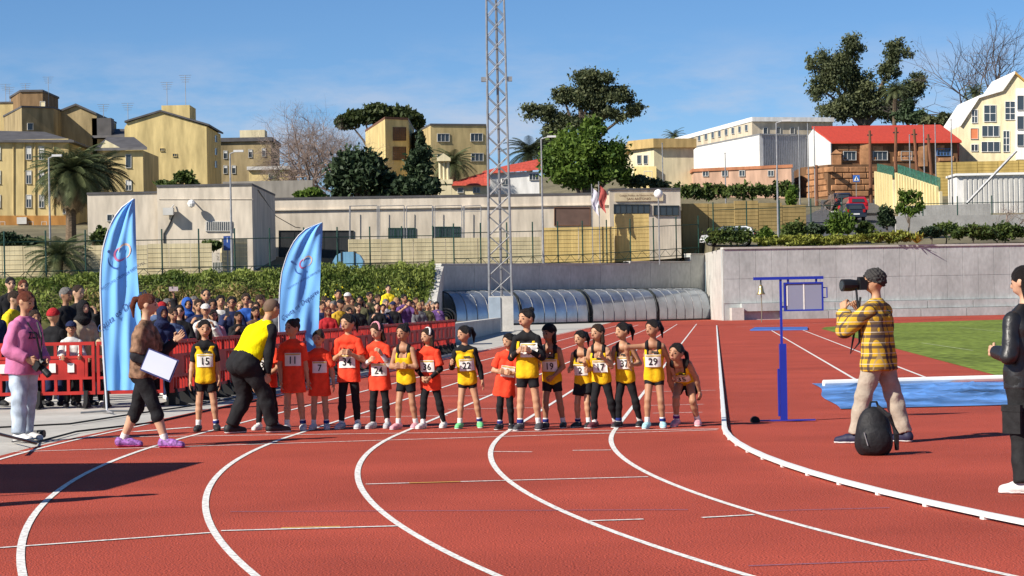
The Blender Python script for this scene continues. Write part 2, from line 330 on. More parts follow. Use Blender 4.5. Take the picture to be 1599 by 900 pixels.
def antenna(p, hgt, label):
    o = thing('television_antenna', label, 'antenna', p, group='rooftop antennas'); b = MB(); b.tube([p + Vector((0, 0, -.3)), p + Vector((0, 0, hgt))], .035, 5); b.build('mast', m_galv, o)
    b = MB()
    for i in range(4): z = hgt - .25 * i; w_ = .7 - .1 * i; b.tube([p + Vector((-w_, 0, z)), p + Vector((w_, 0, z))], .02, 4)
    b.build('element', m_galv, o); return o
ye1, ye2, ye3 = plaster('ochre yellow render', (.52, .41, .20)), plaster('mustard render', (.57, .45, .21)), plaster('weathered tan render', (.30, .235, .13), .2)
cream = plaster('cream render', (.66, .58, .38), .06); wht = plaster('white render', (.72, .71, .68), .05); offw = plaster('warm grey white render', (.60, .53, .43), .1)
# left apartments
o, P, zt = building('apartment_block', 'ochre apartment block with white roller blinds behind the tall palm', 'building', [(-70, 236), (112, 236), (112, 247), (-70, 247)], 220, ye1)
f = (P[0], P[1])
for x in (-2, 46, 66):
    for y0, y1 in ((229, 249), (267, 287), (305, 324)): window(o, *f, x - 3.6, x + 3.6, y0, y1, blind=random.choice((.35, .5, .6)))
window(o, *f, 100, 107, 319, 334, blind=.3)
for x in (5, 49, 70): window(o, *f, x - 3.6, x + 3.6, 347, 358, gm=m_glass, nx=1)
a0, a1 = onface(*f, -70, 337, .03), onface(*f, 112, 337, .03)
MB().prism([Vector((a0.x, a0.y, o.location.z)), Vector((a1.x, a1.y, o.location.z)), a1, a0], (0, 0, 0), (0, -.04, 0)).build('plinth_band', plaster('burnt orange render', (.38, .19, .06)), o)
for x in (22, 39, 56, 85): MB().tube([onface(*f, x, 222, .1), onface(*f, x, 335, .1)], .06, 5).build('drain_pipe', ye1, o)
MB().cbox(onface(*f, 36, 345, .2), (1, .4, .7)).build('air_conditioner', m_frame, o)
e0, e1 = onface(*f, -70, 220, .5), onface(*f, 118, 220, .5); r0, r1 = at(-70, 203, 241.5), at(70, 206, 241.5)
rf = MB(); rf.add([e0, e1, r1, r0], [(0, 1, 2, 3)]); rf.add([e1, e1 + Vector((0, 12, 0)), r1], [(0, 1, 2)]); rf.add([e0 + Vector((0, 12, 0)), e1 + Vector((0, 12, 0)), r1, r0], [(3, 2, 1, 0)])
rf.prism([e0, e1, e1 + Vector((0, 12, 0)), e0 + Vector((0, 12, 0))], (0, 0, -.2), (0, 0, 0)); rf.build('roof', m_roofd, o)
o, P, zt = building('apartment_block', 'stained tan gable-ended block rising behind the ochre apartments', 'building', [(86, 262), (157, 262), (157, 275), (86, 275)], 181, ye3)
pk = at(120, 165.5, 262); MB().prism([Vector((P[0].x, 262, zt)), Vector((P[1].x, 262, zt)), pk], (0, 0.02, 0), (0, 12.9, 0)).build('gable', ye3, o)
for s, c in ((0, P[0]), (1, P[1])):
    e = Vector((c.x, 261.7, zt)); MB().prism([e, Vector((pk.x, 261.7, pk.z)), Vector((pk.x, 275.3, pk.z)), Vector((c.x, 275.3, zt))], (0, 0, .02), (0, 0, .25)).build('roof', m_roofd, o)
o, P, zt = building('rooftop_block', 'flat-roofed tan block with a lit end wall in front of the gable', 'building', [(12, 268), (40, 256), (90, 258), (90, 272), (12, 275)], 183, ye3); slab(o, 'roof_edge', P, zt, zt + .2, m_roofd, .15)
window(o, P[1], P[2], 44, 52, 193, 203, nx=1)
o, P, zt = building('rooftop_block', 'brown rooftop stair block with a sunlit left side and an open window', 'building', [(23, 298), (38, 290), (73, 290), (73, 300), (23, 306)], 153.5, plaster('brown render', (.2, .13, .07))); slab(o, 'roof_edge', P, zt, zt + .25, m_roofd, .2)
window(o, P[1], P[2], 64, 71, 159, 167, gm=cream, nx=1)
o, P, zt = building('rooftop_block', 'plain pale ochre block left of the brown stair block', 'building', [(-70, 296), (27, 296), (27, 308), (-70, 308)], 163, ye1); slab(o, 'roof_edge', P, zt, zt + .2, m_roofd, .15)
o, P, zt = building('small_house', 'little lilac house with a low gable among the rooftops', 'building', [(58, 280), (97, 280), (97, 290), (58, 290)], 178, plaster('lilac render', (.42, .33, .38)))
pk = at(84, 167.5, 280); MB().prism([Vector((P[0].x, 280, zt)), Vector((P[1].x, 280, zt)), pk], (0, -.2, 0), (0, 10.2, 0)).build('roof', wht, o)
o, P, zt = building('small_house', 'tan house with a dark tiled roof between palm and yellow block', 'building', [(150, 262), (203, 262), (203, 272), (150, 272)], 216, ye3)
e = [Vector((P[0].x, 261.6, zt)), Vector((P[1].x + .3, 261.6, zt)), at(199, 205, 267), at(158, 204, 267)]; MB().prism(e, (0, 0, 0), (0, .1, .25)).build('roof', m_roofd, o)
MB().cbox(at(162, 202, 263), (2.2, 2, 2.4)).build('chimney', m_roofd, o)
o, P, zt = building('small_house', 'yellow house with dark pitched roof right behind the palm', 'building', [(160, 226), (228, 226), (228, 236), (160, 236)], 236, ye1)
e = [Vector((P[0].x - .4, 225.5, zt)), Vector((P[1].x + .5, 225.5, zt)), at(210, 218, 231), at(168, 218, 231)]; MB().prism(e, (0, 0, 0), (0, .15, .25)).build('roof', m_roofd, o)
MB().prism([Vector((P[0].x, 225.9, zt)), Vector((P[0].x + 2.6, 225.9, zt)), at(166, 219, 225.9)], (0, -.1, 0), (0, .3, 0)).build('gable', cream, o)
window(o, P[0], P[1], 198, 205.5, 242, 262, nx=1); window(o, P[0], P[1], 198, 206, 282, 297, blind=.5)
# big yellow block
o, P, zt = building('apartment_block', 'large blank mustard yellow gable wall with a chimney block on its roof', 'building', [(200, 255), (328, 255), (328, 267.5), (200, 267.5)], 197, ye2, xref=1)
pk = at(252, 175, 255); l0 = at(200, 192, 255)
MB().prism([Vector((P[0].x, 255, zt)), Vector((P[1].x, 255, zt)), pk, l0], (0, .01, 0), (0, 12.4, 0)).build('gable', ye2, o)
MB().prism([l0 + Vector((-.3, -.25, 0)), pk + Vector((0, -.25, 0)), pk + Vector((0, 12.6, 0)), l0 + Vector((-.3, 12.6, 0))], (0, 0, .02), (0, 0, .22)).build('roof', m_roofd, o)
er = Vector((P[1].x, 255, zt)); MB().prism([er + Vector((.3, -.25, 0)), pk + Vector((0, -.25, 0)), pk + Vector((0, 12.6, 0)), er + Vector((.3, 12.6, 0))], (0, 0, .02), (0, 0, .22)).build('roof', m_roofd, o)
c0, c1 = at(253, 165, 256), at(297, 165, 256); MB().box(c0.x, c1.x, 256, 261, pk.z - 3, c0.z).build('chimney', ye2, o)
for x, y in ((254, 234), (274, 242.5)): window(o, P[0], P[1], x - 3, x + 3, y - 2, y + 2, fm=ye2, nx=2)
for y0 in (212, 232, 252): window(o, P[1], P[2], 336, 339, y0, y0 + 10, nx=1)
for x, y, h_ in ((262, 165, 2.6), (291, 165, 3.4), (201, 192, 2.2)): antenna(at(x, y, 258), h_, 'thin television antenna on the mustard yellow block')
for x, y, h_, d_ in ((10, 163, 2.6, 298), (16, 163, 2.2, 299), (41, 153, 1.8, 293), (77, 172, 4.2, 292), (163, 204, 3, 264)): antenna(at(x, y, d_), h_, 'spindly television antenna above the tan rooftops')
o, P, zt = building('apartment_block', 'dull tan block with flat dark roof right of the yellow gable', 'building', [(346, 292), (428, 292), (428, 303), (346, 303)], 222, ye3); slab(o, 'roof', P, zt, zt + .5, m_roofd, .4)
for x, y in ((353, 242), (353, 265), (366, 265), (413, 238), (392, 240)): window(o, P[0], P[1], x - 2.6, x + 2.6, y - 6, y + 6, nx=1, blind=.3)
MB().cbox(at(397, 218, 295), (3.2, 3, 2.2)).build('roof_box', cream, o)
o, P, zt = building('low_house', 'low flat yellow house with a white roof edge above the grey wall', 'building', [(393, 232), (455, 232), (455, 241), (393, 241)], 266, ye1); slab(o, 'roof_edge', P, zt, zt + .35, m_frame, .4); window(o, P[0], P[1], 421, 428, 272, 280, nx=1)
o, P, zt = building('garden_wall', 'long bare grey masonry wall below the low yellow house', 'wall', [(352, 214), (492, 214), (492, 214.5), (352, 214.5)], 284, plaster('grey masonry', (.27, .25, .22)))
# white building in front
BW = thing('school_building', 'long low off-white building with barred windows behind the fence', 'building', (at(500, 400, 166).x, 166, 3.6))
P = PL(((140, 158), (249, 158), (249, 170), (140, 170))); MB().prism(P, (0, 0, 3), (0, 0, at(200, 303, 158).z)).build('wall', offw, BW); slab(BW, 'parapet', P, at(200, 303, 158).z, at(200, 303, 158).z + .14, m_roofd, .08)
Q = QW = [P2(c) for c in ((249, 157.6), (397, 157.6), (397, 172), (249, 172))]; Q[2] = Vector((Q[1].x, 173, 0)); Q[3] = Vector((Q[0].x, 173, 0)); zq = at(320, 291, 157.6).z; MB().prism(Q, (0, 0, 3), (0, 0, zq)).build('wall', offw, BW); slab(BW, 'parapet', Q, zq, zq + .14, m_roofd, .08)
f = (Q[0], Q[1]); MB().prism([onface(*f, 249, 311, .0), onface(*f, 397, 311, .0), onface(*f, 397, 311.6, .0), onface(*f, 249, 311.6, .0)], (0, 0, 0), (0, -.05, 0)).build('ledge', offw, BW)
wn_ = window(BW, *f, 323, 363, 347, 360.5, fm=m_frame, nx=1, out=.06)
b = MB()
for i in range(14): x = 324 + i * 2.95; b.tube([onface(*f, x, 347, .09), onface(*f, x, 360.5, .09)], .028, 4)
b.build('grille', m_frame, wn_); window(BW, P[0], P[1], 169, 176, 336, 345, nx=1)
MB().cbox(onface(*f, 266, 331, .5), (.7, .6, .5)).add(MB().tube([onface(*f, 273, 320, .1), onface(*f, 266, 331, .5)], .04).v, MB().tube([(0, 0, 0), (0, 0, 1)], .04).f).build('wall_floodlight', m_frame, BW)
b = MB(); b.lathe(onface(*f, 302, 319, .7), [(.02, -.28), (.2, -.2), (.28, 0), (.2, .2), (.02, .28)], 10); b.tube([onface(*f, 302, 313, 0), onface(*f, 302, 318, .7)], .05); b.build('dome_camera', m_white, BW)
MB().tube([onface(*f, 273, 334, .06), onface(*f, 266, 350, .06), onface(*f, 257, 365, .06), onface(*f, 257, 380, .06)], .05, 5).build('conduit', m_dark, BW)
Lp = PL(((398, 176), (960, 177.5), (960, 196), (398, 190))); zl = at(600, 310, 177).z; MB().prism(Lp, (0, 0, 3), (0, 0, zl)).build('wall', offw, BW); slab(BW, 'parapet', Lp, zl, zl + .16, m_roofd, .1)
f = (Lp[0], Lp[1])
MB().prism([onface(*f, 399, 328.5), onface(*f, 958, 319), onface(*f, 958, 320.5), onface(*f, 399, 330)], (0, 0, 0), (0, -.16, 0)).build('ledge', offw, BW)
for x0, x1, y0, y1 in ((608, 649, 357, 372), (678, 719, 355, 370)):
    wn_ = window(BW, *f, x0, x1, y0, y1, fm=m_green, nx=4); b = MB()
    for i in range(11): x = x0 + (x1 - x0) * (i + .5) / 11; b.tube([onface(*f, x, y0, .12), onface(*f, x, y1, .12)], .025, 4)
    b.build('grille', m_green, wn_)
window(BW, *f, 437, 552, 361, 425, fm=m_dark, gm=mat('dark entrance', (.03, .032, .034), .5, .1), nx=5, ny=2, name='entrance_screen')
window(BW, *f, 867, 922, 325, 352, fm=m_browng, gm=mat('brown shutter', (.12, .075, .06), .7, .1), nx=1, name='shutter')  # flat dark brown sheet in place of a recess
for x0 in (547, 592, 632, 677, 724): MB().tube([onface(*f, x0, 322, .5), onface(*f, x0, 378, .5)], .035, 4).build('downpipe', m_galv, BW)
sg = PL(((955, 176.6), (1066, 177.6), (1066, 190), (955, 190))); zs = at(1000, 299, 179).z; MB().prism(sg, (0, 0, 3.4), (0, 0, zs)).build('wall', offw, BW); slab(BW, 'parapet', sg, zs, zs + .15, m_roofd, .1); f = (sg[0], sg[1])
window(BW, *f, 960, 1015, 320, 333, fm=m_dark, nx=6); window(BW, *f, 1022, 1060, 322, 336, fm=m_dark, nx=4)
sgn = thing('name_board', 'cream lettered name board on the off-white building', 'sign', onface(*f, 998, 309, .05))
q = [onface(*f, *c, .03) for c in ((961, 315), (1036, 314), (1036, 301), (961, 302))]; nn = onface(*f, 961, 315, 1.03) - q[0]; MB().prism(q, (0, 0, 0), nn * .08).build('board', plaster('board cream', (.6, .5, .33), .03), sgn)
for i, (tx, sz, y) in enumerate((('Colegio Publico de Educacion Especial', .2, 305.5), ('SAN ANTONIO', .28, 311))):
    V, Fc = textmesh(tx, sz); ux = (q[1] - q[0]).normalized(); c = onface(*f, 998, y, .125); MB().add([c + ux * v[0] + Vector((0, 0, v[1])) for v in V], Fc).build('lettering', m_browng, sgn, fix=False)
# yellow school beyond the trees
o, P, zt = building('school_block', 'yellow stair tower with brown window grilles above the dark trees', 'building', [(576, 268), (607, 250), (643, 252), (643, 268)], 186, ye2, xref=1); slab(o, 'roof_edge', P, zt, zt + .25, m_browng, .1)
for y0, y1 in ((199.5, 219.5), (230, 250)): window(o, P[1], P[2], 615, 634, y0, y1, fm=m_browng, gm=mat('brown glass', (.1, .06, .04), .4), nx=6, ny=6)
o, P, zt = building('school_block', 'long yellow school wing with dark framed windows behind the mast', 'building', [(637, 268), (678, 248), (764, 250), (764, 262)], 196, ye3 if 0 else plaster('dirty yellow render', (.46, .36, .18), .2), xref=1); slab(o, 'roof_edge', P, zt, zt + .2, m_roofd, .1)
for x0, y0 in ((684, 209.5), (736, 209), (737, 240), (684, 241)): window(o, P[1], P[2], x0, x0 + 18, y0, y0 + 11.5, fm=m_frame, nx=3)
o = thing('bell_gable', 'slim cream bell tower with arched top beside a palm', 'tower', (at(695, 300, 206).x, 206, hz(at(695, 300, 206).x, 206)))
x0, x1 = at(687, 300, 206).x, at(703, 300, 206).x; zb = o.location.z - .3; z1, z2, z3 = at(695, 281, 206).z, at(695, 252, 206).z, at(695, 240, 206).z; cx = (x0 + x1) / 2
MB().box(x0 - .2, x1 + .2, 205.6, 206.9, zb, z1 - .4).build('shaft', cream, o); MB().box(x0 - .3, x1 + .3, 205.5, 207, z1 - .4, z1).build('cornice', cream, o)
for xx in (x0 + .12, cx, x1 - .12): MB().tube([(xx, 206.2, z1), (xx, 206.2, z2)], .15, 8).build('column', cream, o)
MB().prism([(x0 - .15, 0, z2), (x1 + .15, 0, z2), (x1 + .15, 0, z2 + .25), (cx, 0, z3), (x0 - .15, 0, z2 + .25)], (0, 205.6, 0), (0, 206.9, 0)).build('pediment', cream, o)
m_redroof = mat('red roof tiles', (.42, .065, .04), .8, .18, 1.5, .2, world=True, stretch=(4, 1, 1))
o, P, zt = building('chapel', 'cream chapel wing with low red roof beside the bell tower', 'building', [(704, 209), (764, 209), (764, 216), (704, 216)], 289, cream)
MB().prism([at(702, 290, 208.6), at(766, 290, 208.6), at(766, 270, 213), at(716, 285, 213)], (0, 0, 0), (0, .1, .2)).build('roof', m_redroof, o); window(o, P[0], P[1], 716, 724, 294, 301, nx=1); window(o, P[0], P[1], 740, 750, 293, 301, nx=2)
o, P, zt = building('white_house', 'white house with long sloping red roof behind the mast', 'building', [(757, 216), (846, 216), (846, 226), (757, 226)], 270, wht)
MB().prism([at(754, 272, 215.6), at(849, 265, 215.6), at(846, 251, 221), at(790, 262, 221), at(757, 270, 221)], (0, 0, 0), (0, .15, .2)).build('roof', m_redroof, o); window(o, P[0], P[1], 828, 842, 272, 281, nx=3); window(o, P[0], P[1], 785, 795, 280, 288, nx=2)
# right hand side
o, P, zt = building('school_block', 'cream and yellow block with a tan flat roof beside the white warehouse', 'building', [(991, 231), (1026, 228), (1088, 229), (1088, 240), (991, 242)], 231, cream, xref=1); slab(o, 'roof', P, zt, zt + .9, plaster('tan roof slab', (.42, .30, .13)), .5)
for x in (1000, 1010): window(o, P[0], P[1], x - 3, x + 3, 243, 256, nx=1)
a0, a1 = onface(P[0], P[1], 991, 260, .03), onface(P[0], P[1], 1026, 260, .03); MB().prism([a0, a1, Vector((a1.x, a1.y, o.location.z)), Vector((a0.x, a0.y, o.location.z))], (0, 0, 0), (0, -.04, 0)).build('painted_band', ye2, o)
window(o, P[0], P[1], 1008, 1020, 268, 277, nx=2)
o, P, zt = building('long_building', 'long cream two-storey building with a row of small windows on the skyline', 'building', [(1030, 306), (1180, 265), (1306, 268), (1306, 290), (1030, 330)], 190, plaster('faded cream render', (.55, .47, .35)), xref=1); slab(o, 'roof_edge', P, zt, zt + .5, wht, .4)
for i in range(11): x = 1062 + i * 10.5; y = 222 - (x - 1062) * .21; window(o, P[0], P[1], x - 2, x + 2, y - 4.5, y + 4.5, nx=1)
for x in (1196, 1216, 1238): window(o, P[1], P[2], x - 3, x + 3, 200, 209, nx=1)
o, P, zt = building('warehouse', 'big white warehouse with a grey corrugated end wall', 'building', [(1020, 272), (1191, 240), (1264, 243), (1264, 262), (1020, 290)], 211, wht, xref=1); slab(o, 'roof', P, zt, zt + .15, m_galv, .15)
cg = mat('corrugated blue grey sheet', (.24, .25, .29), .6, .1, 2); n_ = 26
sh = MB()
for i in range(n_):
    x = 1192 + 71 * i / n_; a0, a1 = onface(P[1], P[2], x, 211, 0), onface(P[1], P[2], x + 71 / n_ * .6, 211, 0); sh.prism([Vector((a0.x, a0.y, 8)), Vector((a1.x, a1.y, 8)), Vector((a1.x, a1.y, zt - .02)), Vector((a0.x, a0.y, zt - .02))], (0, 0, 0), (0, -.1, 0))
sh.build('cladding', cg, o)
o, P, zt = building('low_house', 'low salmon pink building in front of the warehouse', 'building', [(1088, 226), (1240, 222), (1240, 230), (1088, 234)], 262, plaster('salmon render', (.48, .31, .22)), xref=1)
slab(o, 'roof_edge', P, zt, zt + .3, plaster('terracotta edge', (.4, .17, .09)), .2)
for x in (1103, 1133, 1160, 1205): window(o, P[0], P[1], x - 4, x + 4, 267, 275, nx=2)
# red roofed stone building
m_stone = mat('orange brown stone', (.36, .18, .085), .9, .28, .6, .3, world=True, scale2=3, var2=.25)
o, P, zt = building('red_roofed_hall', 'stone hall with a bright red roof and a white gable end', 'building', [(1247, 250), (1299, 232), (1500, 234), (1500, 254)], 224, plaster('dark stone wall', (.20, .105, .055), .3), xref=1)
a0, a1, pk = onface(P[0], P[1], 1247.5, 235, .05), onface(P[0], P[1], 1298.8, 224, .05), onface(P[0], P[1], 1271, 202, .05); zb = hz(P[1].x, P[1].y)
MB().prism([Vector((a0.x, a0.y, zb - 1)), Vector((a1.x, a1.y, zb - 1)), a1, pk, a0], (0, 0, 0), (.12, .1, 0)).build('gable', wht, o)
r0, r1 = pk + Vector((-.1, 0, .1)), at(1470, 198, 243); e0, e1 = at(1299, 224.5, 231.6), at(1503, 223, 233.4)
m_bright = mat('bright red roof sheet', (.46, .055, .03), .65, .08, 1.2, world=True, stretch=(6, 1, 1)); MB().prism([e0, e1, r1, r0], (0, 0, 0), (0, .1, .22)).build('roof', m_bright, o)
MB().prism([e1, r1, e1 + Vector((-.6, 18, 0))], (0, 0, 0), (0, .1, .2)).build('roof', m_bright, o)
st = MB(); f = (P[1], P[2]); sm = []
for k in range(4): c = MB(); wq = .9 + .25 * k; c.add([(0, 0, 0), (wq, 0, 0), (wq, 0, .52), (0, 0, .52), (.05, -.1, .06), (wq - .06, -.1, .05), (wq - .04, -.12, .46), (.07, -.1, .47)], [(4, 5, 6, 7), (0, 1, 5, 4), (1, 2, 6, 5), (2, 3, 7, 6), (3, 0, 4, 7)]); sm.append((wq, c.mesh('stone')))
def stonework(o, a, b, x0, x1, z0, z1, m, skip=()):
    p0, p1 = onface(a, b, x0, 250), onface(a, b, x1, 250); d = Vector((p1.x - p0.x, p1.y - p0.y, 0)); L = d.length; d.normalize(); an = math.atan2(d.y, d.x); z = z0; r = 0
    while z < z1 - .3:
        u = -(r % 2) * .4 + .4
        while u < L - 1:
            k = random.randrange(4); wq, me = sm[k]
            if not any(s0 < u + wq / 2 < s1 and zz0 < z < zz1 for s0, s1, zz0, zz1 in skip): share('stone', me, m, o, Vector((p0.x, p0.y, 0)) + d * u + Vector((0, 0, z)) - o.location, (0, 0, an))
            u += wq + .06
        z += .58; r += 1
zb = at(1400, 253, 233).z; za = at(1400, 225, 233).z
stonework(o, *f, 1303, 1498, zb, za, m_stone, [(1.2, 3.4, zb - 1, za - .7), (4.8, 7.0, zb - 1, za - .5), (9.8, 11.2, zb - 1, za - .5), (12.2, 14, zb - 1, za)])
for x0, x1 in ((1318, 1337), (1364, 1386), (1408, 1424)): window(o, *f, x0, x1, 237, 250, fm=m_frame, nx=3, out=.14)
window(o, *f, 1464, 1484, 233, 243, fm=mat('blue frame', (.1, .2, .42), .5), nx=4, ny=2, out=.16)
for x in (1350, 1441): a0 = onface(*f, x, 240, .1); MB().box(a0.x - .45, a0.x + .45, a0.y - .3, a0.y + .1, zb - .5, za).build('pilaster', m_stone, o)
o = thing('stone_terrace_wall', 'rough orange stone block wall below the red-roofed hall', 'wall', (at(1314, 300, 221).x, 221, 10)); Pw = PL(((1256, 224), (1297, 220), (1376, 221), (1376, 227), (1256, 230)))
zt = at(1330, 256, 221).z; zb = hz(Pw[1].x, 221) - .5; MB().prism(Pw, (0, 0, zb), (0, 0, zt - .1)).build('core', plaster('joint mortar', (.16, .09, .05)), o)
stonework(o, Pw[1], Pw[2], 1298, 1376, zb + .7, zt, m_stone); stonework(o, Pw[0], Pw[1], 1257, 1297, zb + .7, zt, m_stone)
o = thing('stone_pier', 'orange stone gate pier with a pointed cap on the terrace wall', 'pier', at(1307, 256, 221.6)); c = o.location; MB().box(c.x - .42, c.x + .42, c.y - .4, c.y + .4, c.z - .15, c.z + .95).build('shaft', m_stone, o)
MB().add([(c.x - .5, c.y - .48, c.z + .95), (c.x + .5, c.y - .48, c.z + .95), (c.x + .5, c.y + .48, c.z + .95), (c.x - .5, c.y + .48, c.z + .95), (c.x, c.y, c.z + 1.4)], [(0, 1, 4), (1, 2, 4), (2, 3, 4), (3, 0, 4), (3, 2, 1, 0)]).build('cap', m_stone, o)
# cream villa at the far right
P = [P2(c) for c in ((1500, 243), (1640, 240))]; zb = hz(P[0].x, 240) - .5
o = thing('cream_villa', 'tall cream building with stepped sloping roofline and many windows', 'building', (P[0].x, 242, zb)); prof_ = [onface(P[0], P[1], *c) for c in ((1500, 198), (1529, 154), (1566, 143), (1585, 116), (1612, 139), (1640, 139))]
MB().prism([Vector((P[0].x, P[0].y, zb))] + prof_ + [Vector((P[1].x, P[1].y, zb))], (0, 0, 0), (0, 11, 0)).build('wall', cream, o)
for i in range(4): MB().prism([prof_[i] + Vector((0, -.35, 0)), prof_[i + 1] + Vector((0, -.35, 0)), prof_[i + 1] + Vector((0, 11.2, 0)), prof_[i] + Vector((0, 11.2, 0))], (0, 0, .02), (0, 0, .28)).build('roof', wht if i < 3 else plaster('ochre roof', (.45, .27, .07)), o)
for x0, x1, y0, y1, nx, ny in ((1519, 1527, 172, 192, 2, 2), (1538, 1556, 165, 190, 2, 2), (1571, 1586, 159, 187, 2, 3), (1535, 1561, 197, 213, 3, 1), (1534, 1562, 222, 237, 3, 1), (1518, 1528, 226, 236, 2, 1), (1568, 1577, 205, 237, 2, 3)): window(o, P[0], P[1], x0, x1, y0, y1, fm=wht, nx=nx, ny=ny)
window(o, P[0], P[1], 1517, 1528, 201, 217, gm=plaster('orange panel', (.5, .17, .08)), nx=1)
q = [onface(P[0], P[1], *c) for c in ((1587, 250), (1640, 250), (1640, 139), (1587, 139))]; MB().prism(q, (0, -.8, 0), (0, -.01, 0)).build('white_bay', wht, o)
for y0, y1 in ((150, 172), (182, 202), (210, 228)): window(o, P[0] + Vector((0, -.8, 0)), P[1] + Vector((0, -.8, 0)), 1590, 1620, y0, y1, nx=3)
# ================================================================ fences, poles, mast, shelters, cars
def fence(label, pts, hgt=3.1, sp=2.7, m=None, up=0, truss=True):
    m = m or m_green; o = thing('metal_fence', label, 'fence', (pts[0][0], pts[0][1], hz(pts[0][0], pts[0][1]) + up)); A = [Vector((p[0], p[1], 0)) for p in pts]
    tot = sum((b - a).length for a, b in zip(A, A[1:])); n = max(1, round(tot / sp)); Q = []
    for i in range(n + 1):
        s = tot * i / n
        for a, b in zip(A, A[1:]):
            L = (b - a).length
            if s <= L + 1e-6: p = a + (b - a) * (s / L); break
            s -= L
        Q.append(Vector((p.x, p.y, hz(p.x, p.y) + up)))
    pm = MB().tube([(0, 0, -.4), (0, 0, hgt)], .05, 6).mesh('post')
    for p in Q: share('post', pm, m, o, p - o.location)
    for i in range(n):
        p, q = Q[i], Q[i + 1]; Z = Vector((0, 0, 1))
        for k, zz in enumerate((hgt * .78, .62 if truss else .1)): MB().tube([p + Z * zz, q + Z * zz], .03, 5).build('rail', m, o)
        if truss:
            MB().tube([p + Z * .08, q + Z * .08], .03, 5).build('rail', m, o)
            b = MB()
            for j in range(4): a0, a1 = p.lerp(q, j / 4), p.lerp(q, (j + 1) / 4); b.tube([a0 + Z * (.08 if j % 2 else .62), a1 + Z * (.62 if j % 2 else .08)], .018, 4)
            b.build('brace', m, o)
        b = MB()                        # thin wire infill
        for j in range(1, 8): a0 = p.lerp(q, j / 8); b.tube([a0 + Z * .62, a0 + Z * hgt * .78], .004, 3, False)
        b.build('wire_infill', m, o)
    return o
fl = [(xz(px, YF(px_) + 1), YF(px_) + 1) for px, px_ in []]
fence('dark green metal fence along the top of the grass bank', [(-46, YF(-46) + 1.2), (-30, YF(-30) + 1.2), (-5.4, YF(-5.4) + 1.2)])
fence('green metal fence on top of the shaded concrete wall', [(-4, YF(-4) + 1.6), (5, YF(5) + 1.6), (14.6, YF(14.6) + 1.6)], up=.15)
fence('green fence beside the planted strip above the long concrete wall', [(15.8, 178.5), (21, 180.5), (26.5, 183)], hgt=2.8, truss=False)
fence('green fence in front of the white shed', [(33.5, 186), (40, 187), (48, 188)], hgt=2.6, truss=False)
def bwall(label, segs, m, th=.25):
    (x0, Y0, _), (x1, Y1, _) = segs[0][0], segs[-1][1]; o = thing('boundary_wall', label, 'wall', (xz(x0, Y0), Y0, hz(xz(x0, Y0), Y0)))
    for (xa, Ya, yt), (xb, Yb, yt2), n in segs:
        a, b = P2((xa, Ya)), P2((xb, Yb)); za, zb = at(xa, yt, Ya).z, at(xb, yt2, Yb).z
        for i in range(n):
            p, q = a.lerp(b, (i + .012) / n), a.lerp(b, (i + .988) / n); z = za + (zb - za) * (i + .5) / n; g0 = min(hz(p.x, p.y), hz(q.x, q.y)) - .4; nn = Vector((-(q - p).y, (q - p).x, 0)).normalized()
            MB().prism([Vector((p.x, p.y, g0)), Vector((q.x, q.y, g0)), Vector((q.x, q.y, z)), Vector((p.x, p.y, z))], (0, 0, 0), nn * th).build('panel', m, o)
            b_ = MB(); k = int((z - g0) / .3)
            for j in range(1, k): zz = z - .3 * j; b_.prism([Vector((p.x, p.y, zz)), Vector((q.x, q.y, zz)), Vector((q.x, q.y, zz + .025)), Vector((p.x, p.y, zz + .025))], nn * -.02, nn * .005)
            b_.build('rib', m, o)
    return o
ywl, ygd, ybr = plaster('pale yellow panel', (.60, .52, .33), .06), plaster('golden yellow panel', (.56, .42, .17), .06), plaster('tan panel', (.36, .26, .11), .08)
bwall('pale yellow boundary wall behind the fence on the bank', [((-60, 147, 385), (232, 148, 383), 9), ((232, 149.5, 381), (333, 150, 380), 3)], ywl)
bwall('pale yellow wall pier with a climbing plant beside the gate', [((348, 152, 374), (389, 153, 373), 1)], ywl)
bwall('pale yellow ribbed panel wall below the barred windows', [((546, 168.5, 374), (848, 171, 370), 6)], ywl)
bwall('golden yellow panel wall stepped up the slope', [((850, 173.2, 356), (962, 173.6, 354), 2), ((962, 174.3, 335), (1017, 174.6, 334), 1)], ygd)
bwall('tan panel wall climbing beside the planted strip', [((1019, 178.6, 331), (1068, 178.9, 327), 1), ((1068, 181, 318), (1150, 181.6, 318), 2), ((1150, 184.5, 312), (1262, 185.3, 322), 3)], ybr)
o = thing('blue_information_sign', 'small blue sign plate beside the gate', 'sign', at(356, 430, 151)); p = at(356, 380, 151); MB().cbox(p, (.5, .06, .95)).build('plate', mat('sign blue', (.03, .07, .25), .4), o); MB().tube([Vector((p.x, p.y + .05, hz(p.x, p.y) - .2)), Vector((p.x, p.y + .05, p.z + .3))], .04).build('pole', m_galv, o)
V, Fc = textmesh('i', .5); MB().add([(p.x + v[0], p.y - .034, p.z + .2 + v[1]) for v in V], Fc).build('symbol', m_white, o, fix=False)
o = thing('iron_gate', 'small barred iron gate between the pale yellow walls', 'gate', at(341, 425, 151.5)); b = at(333.5, 420, 151.5); c = at(347.5, 420, 151.5)
for i in range(7): x = b.x + (c.x - b.x) * i / 6; MB().box(x - .02, x + .02, 151.48, 151.52, hz(x, 151), at(340, 395, 151.5).z).build('bar', m_frame, o)
MB().box(b.x, c.x, 151.5, 151.55, hz(b.x, 151), at(340, 410, 151.5).z).build('kick_plate', m_green, o)
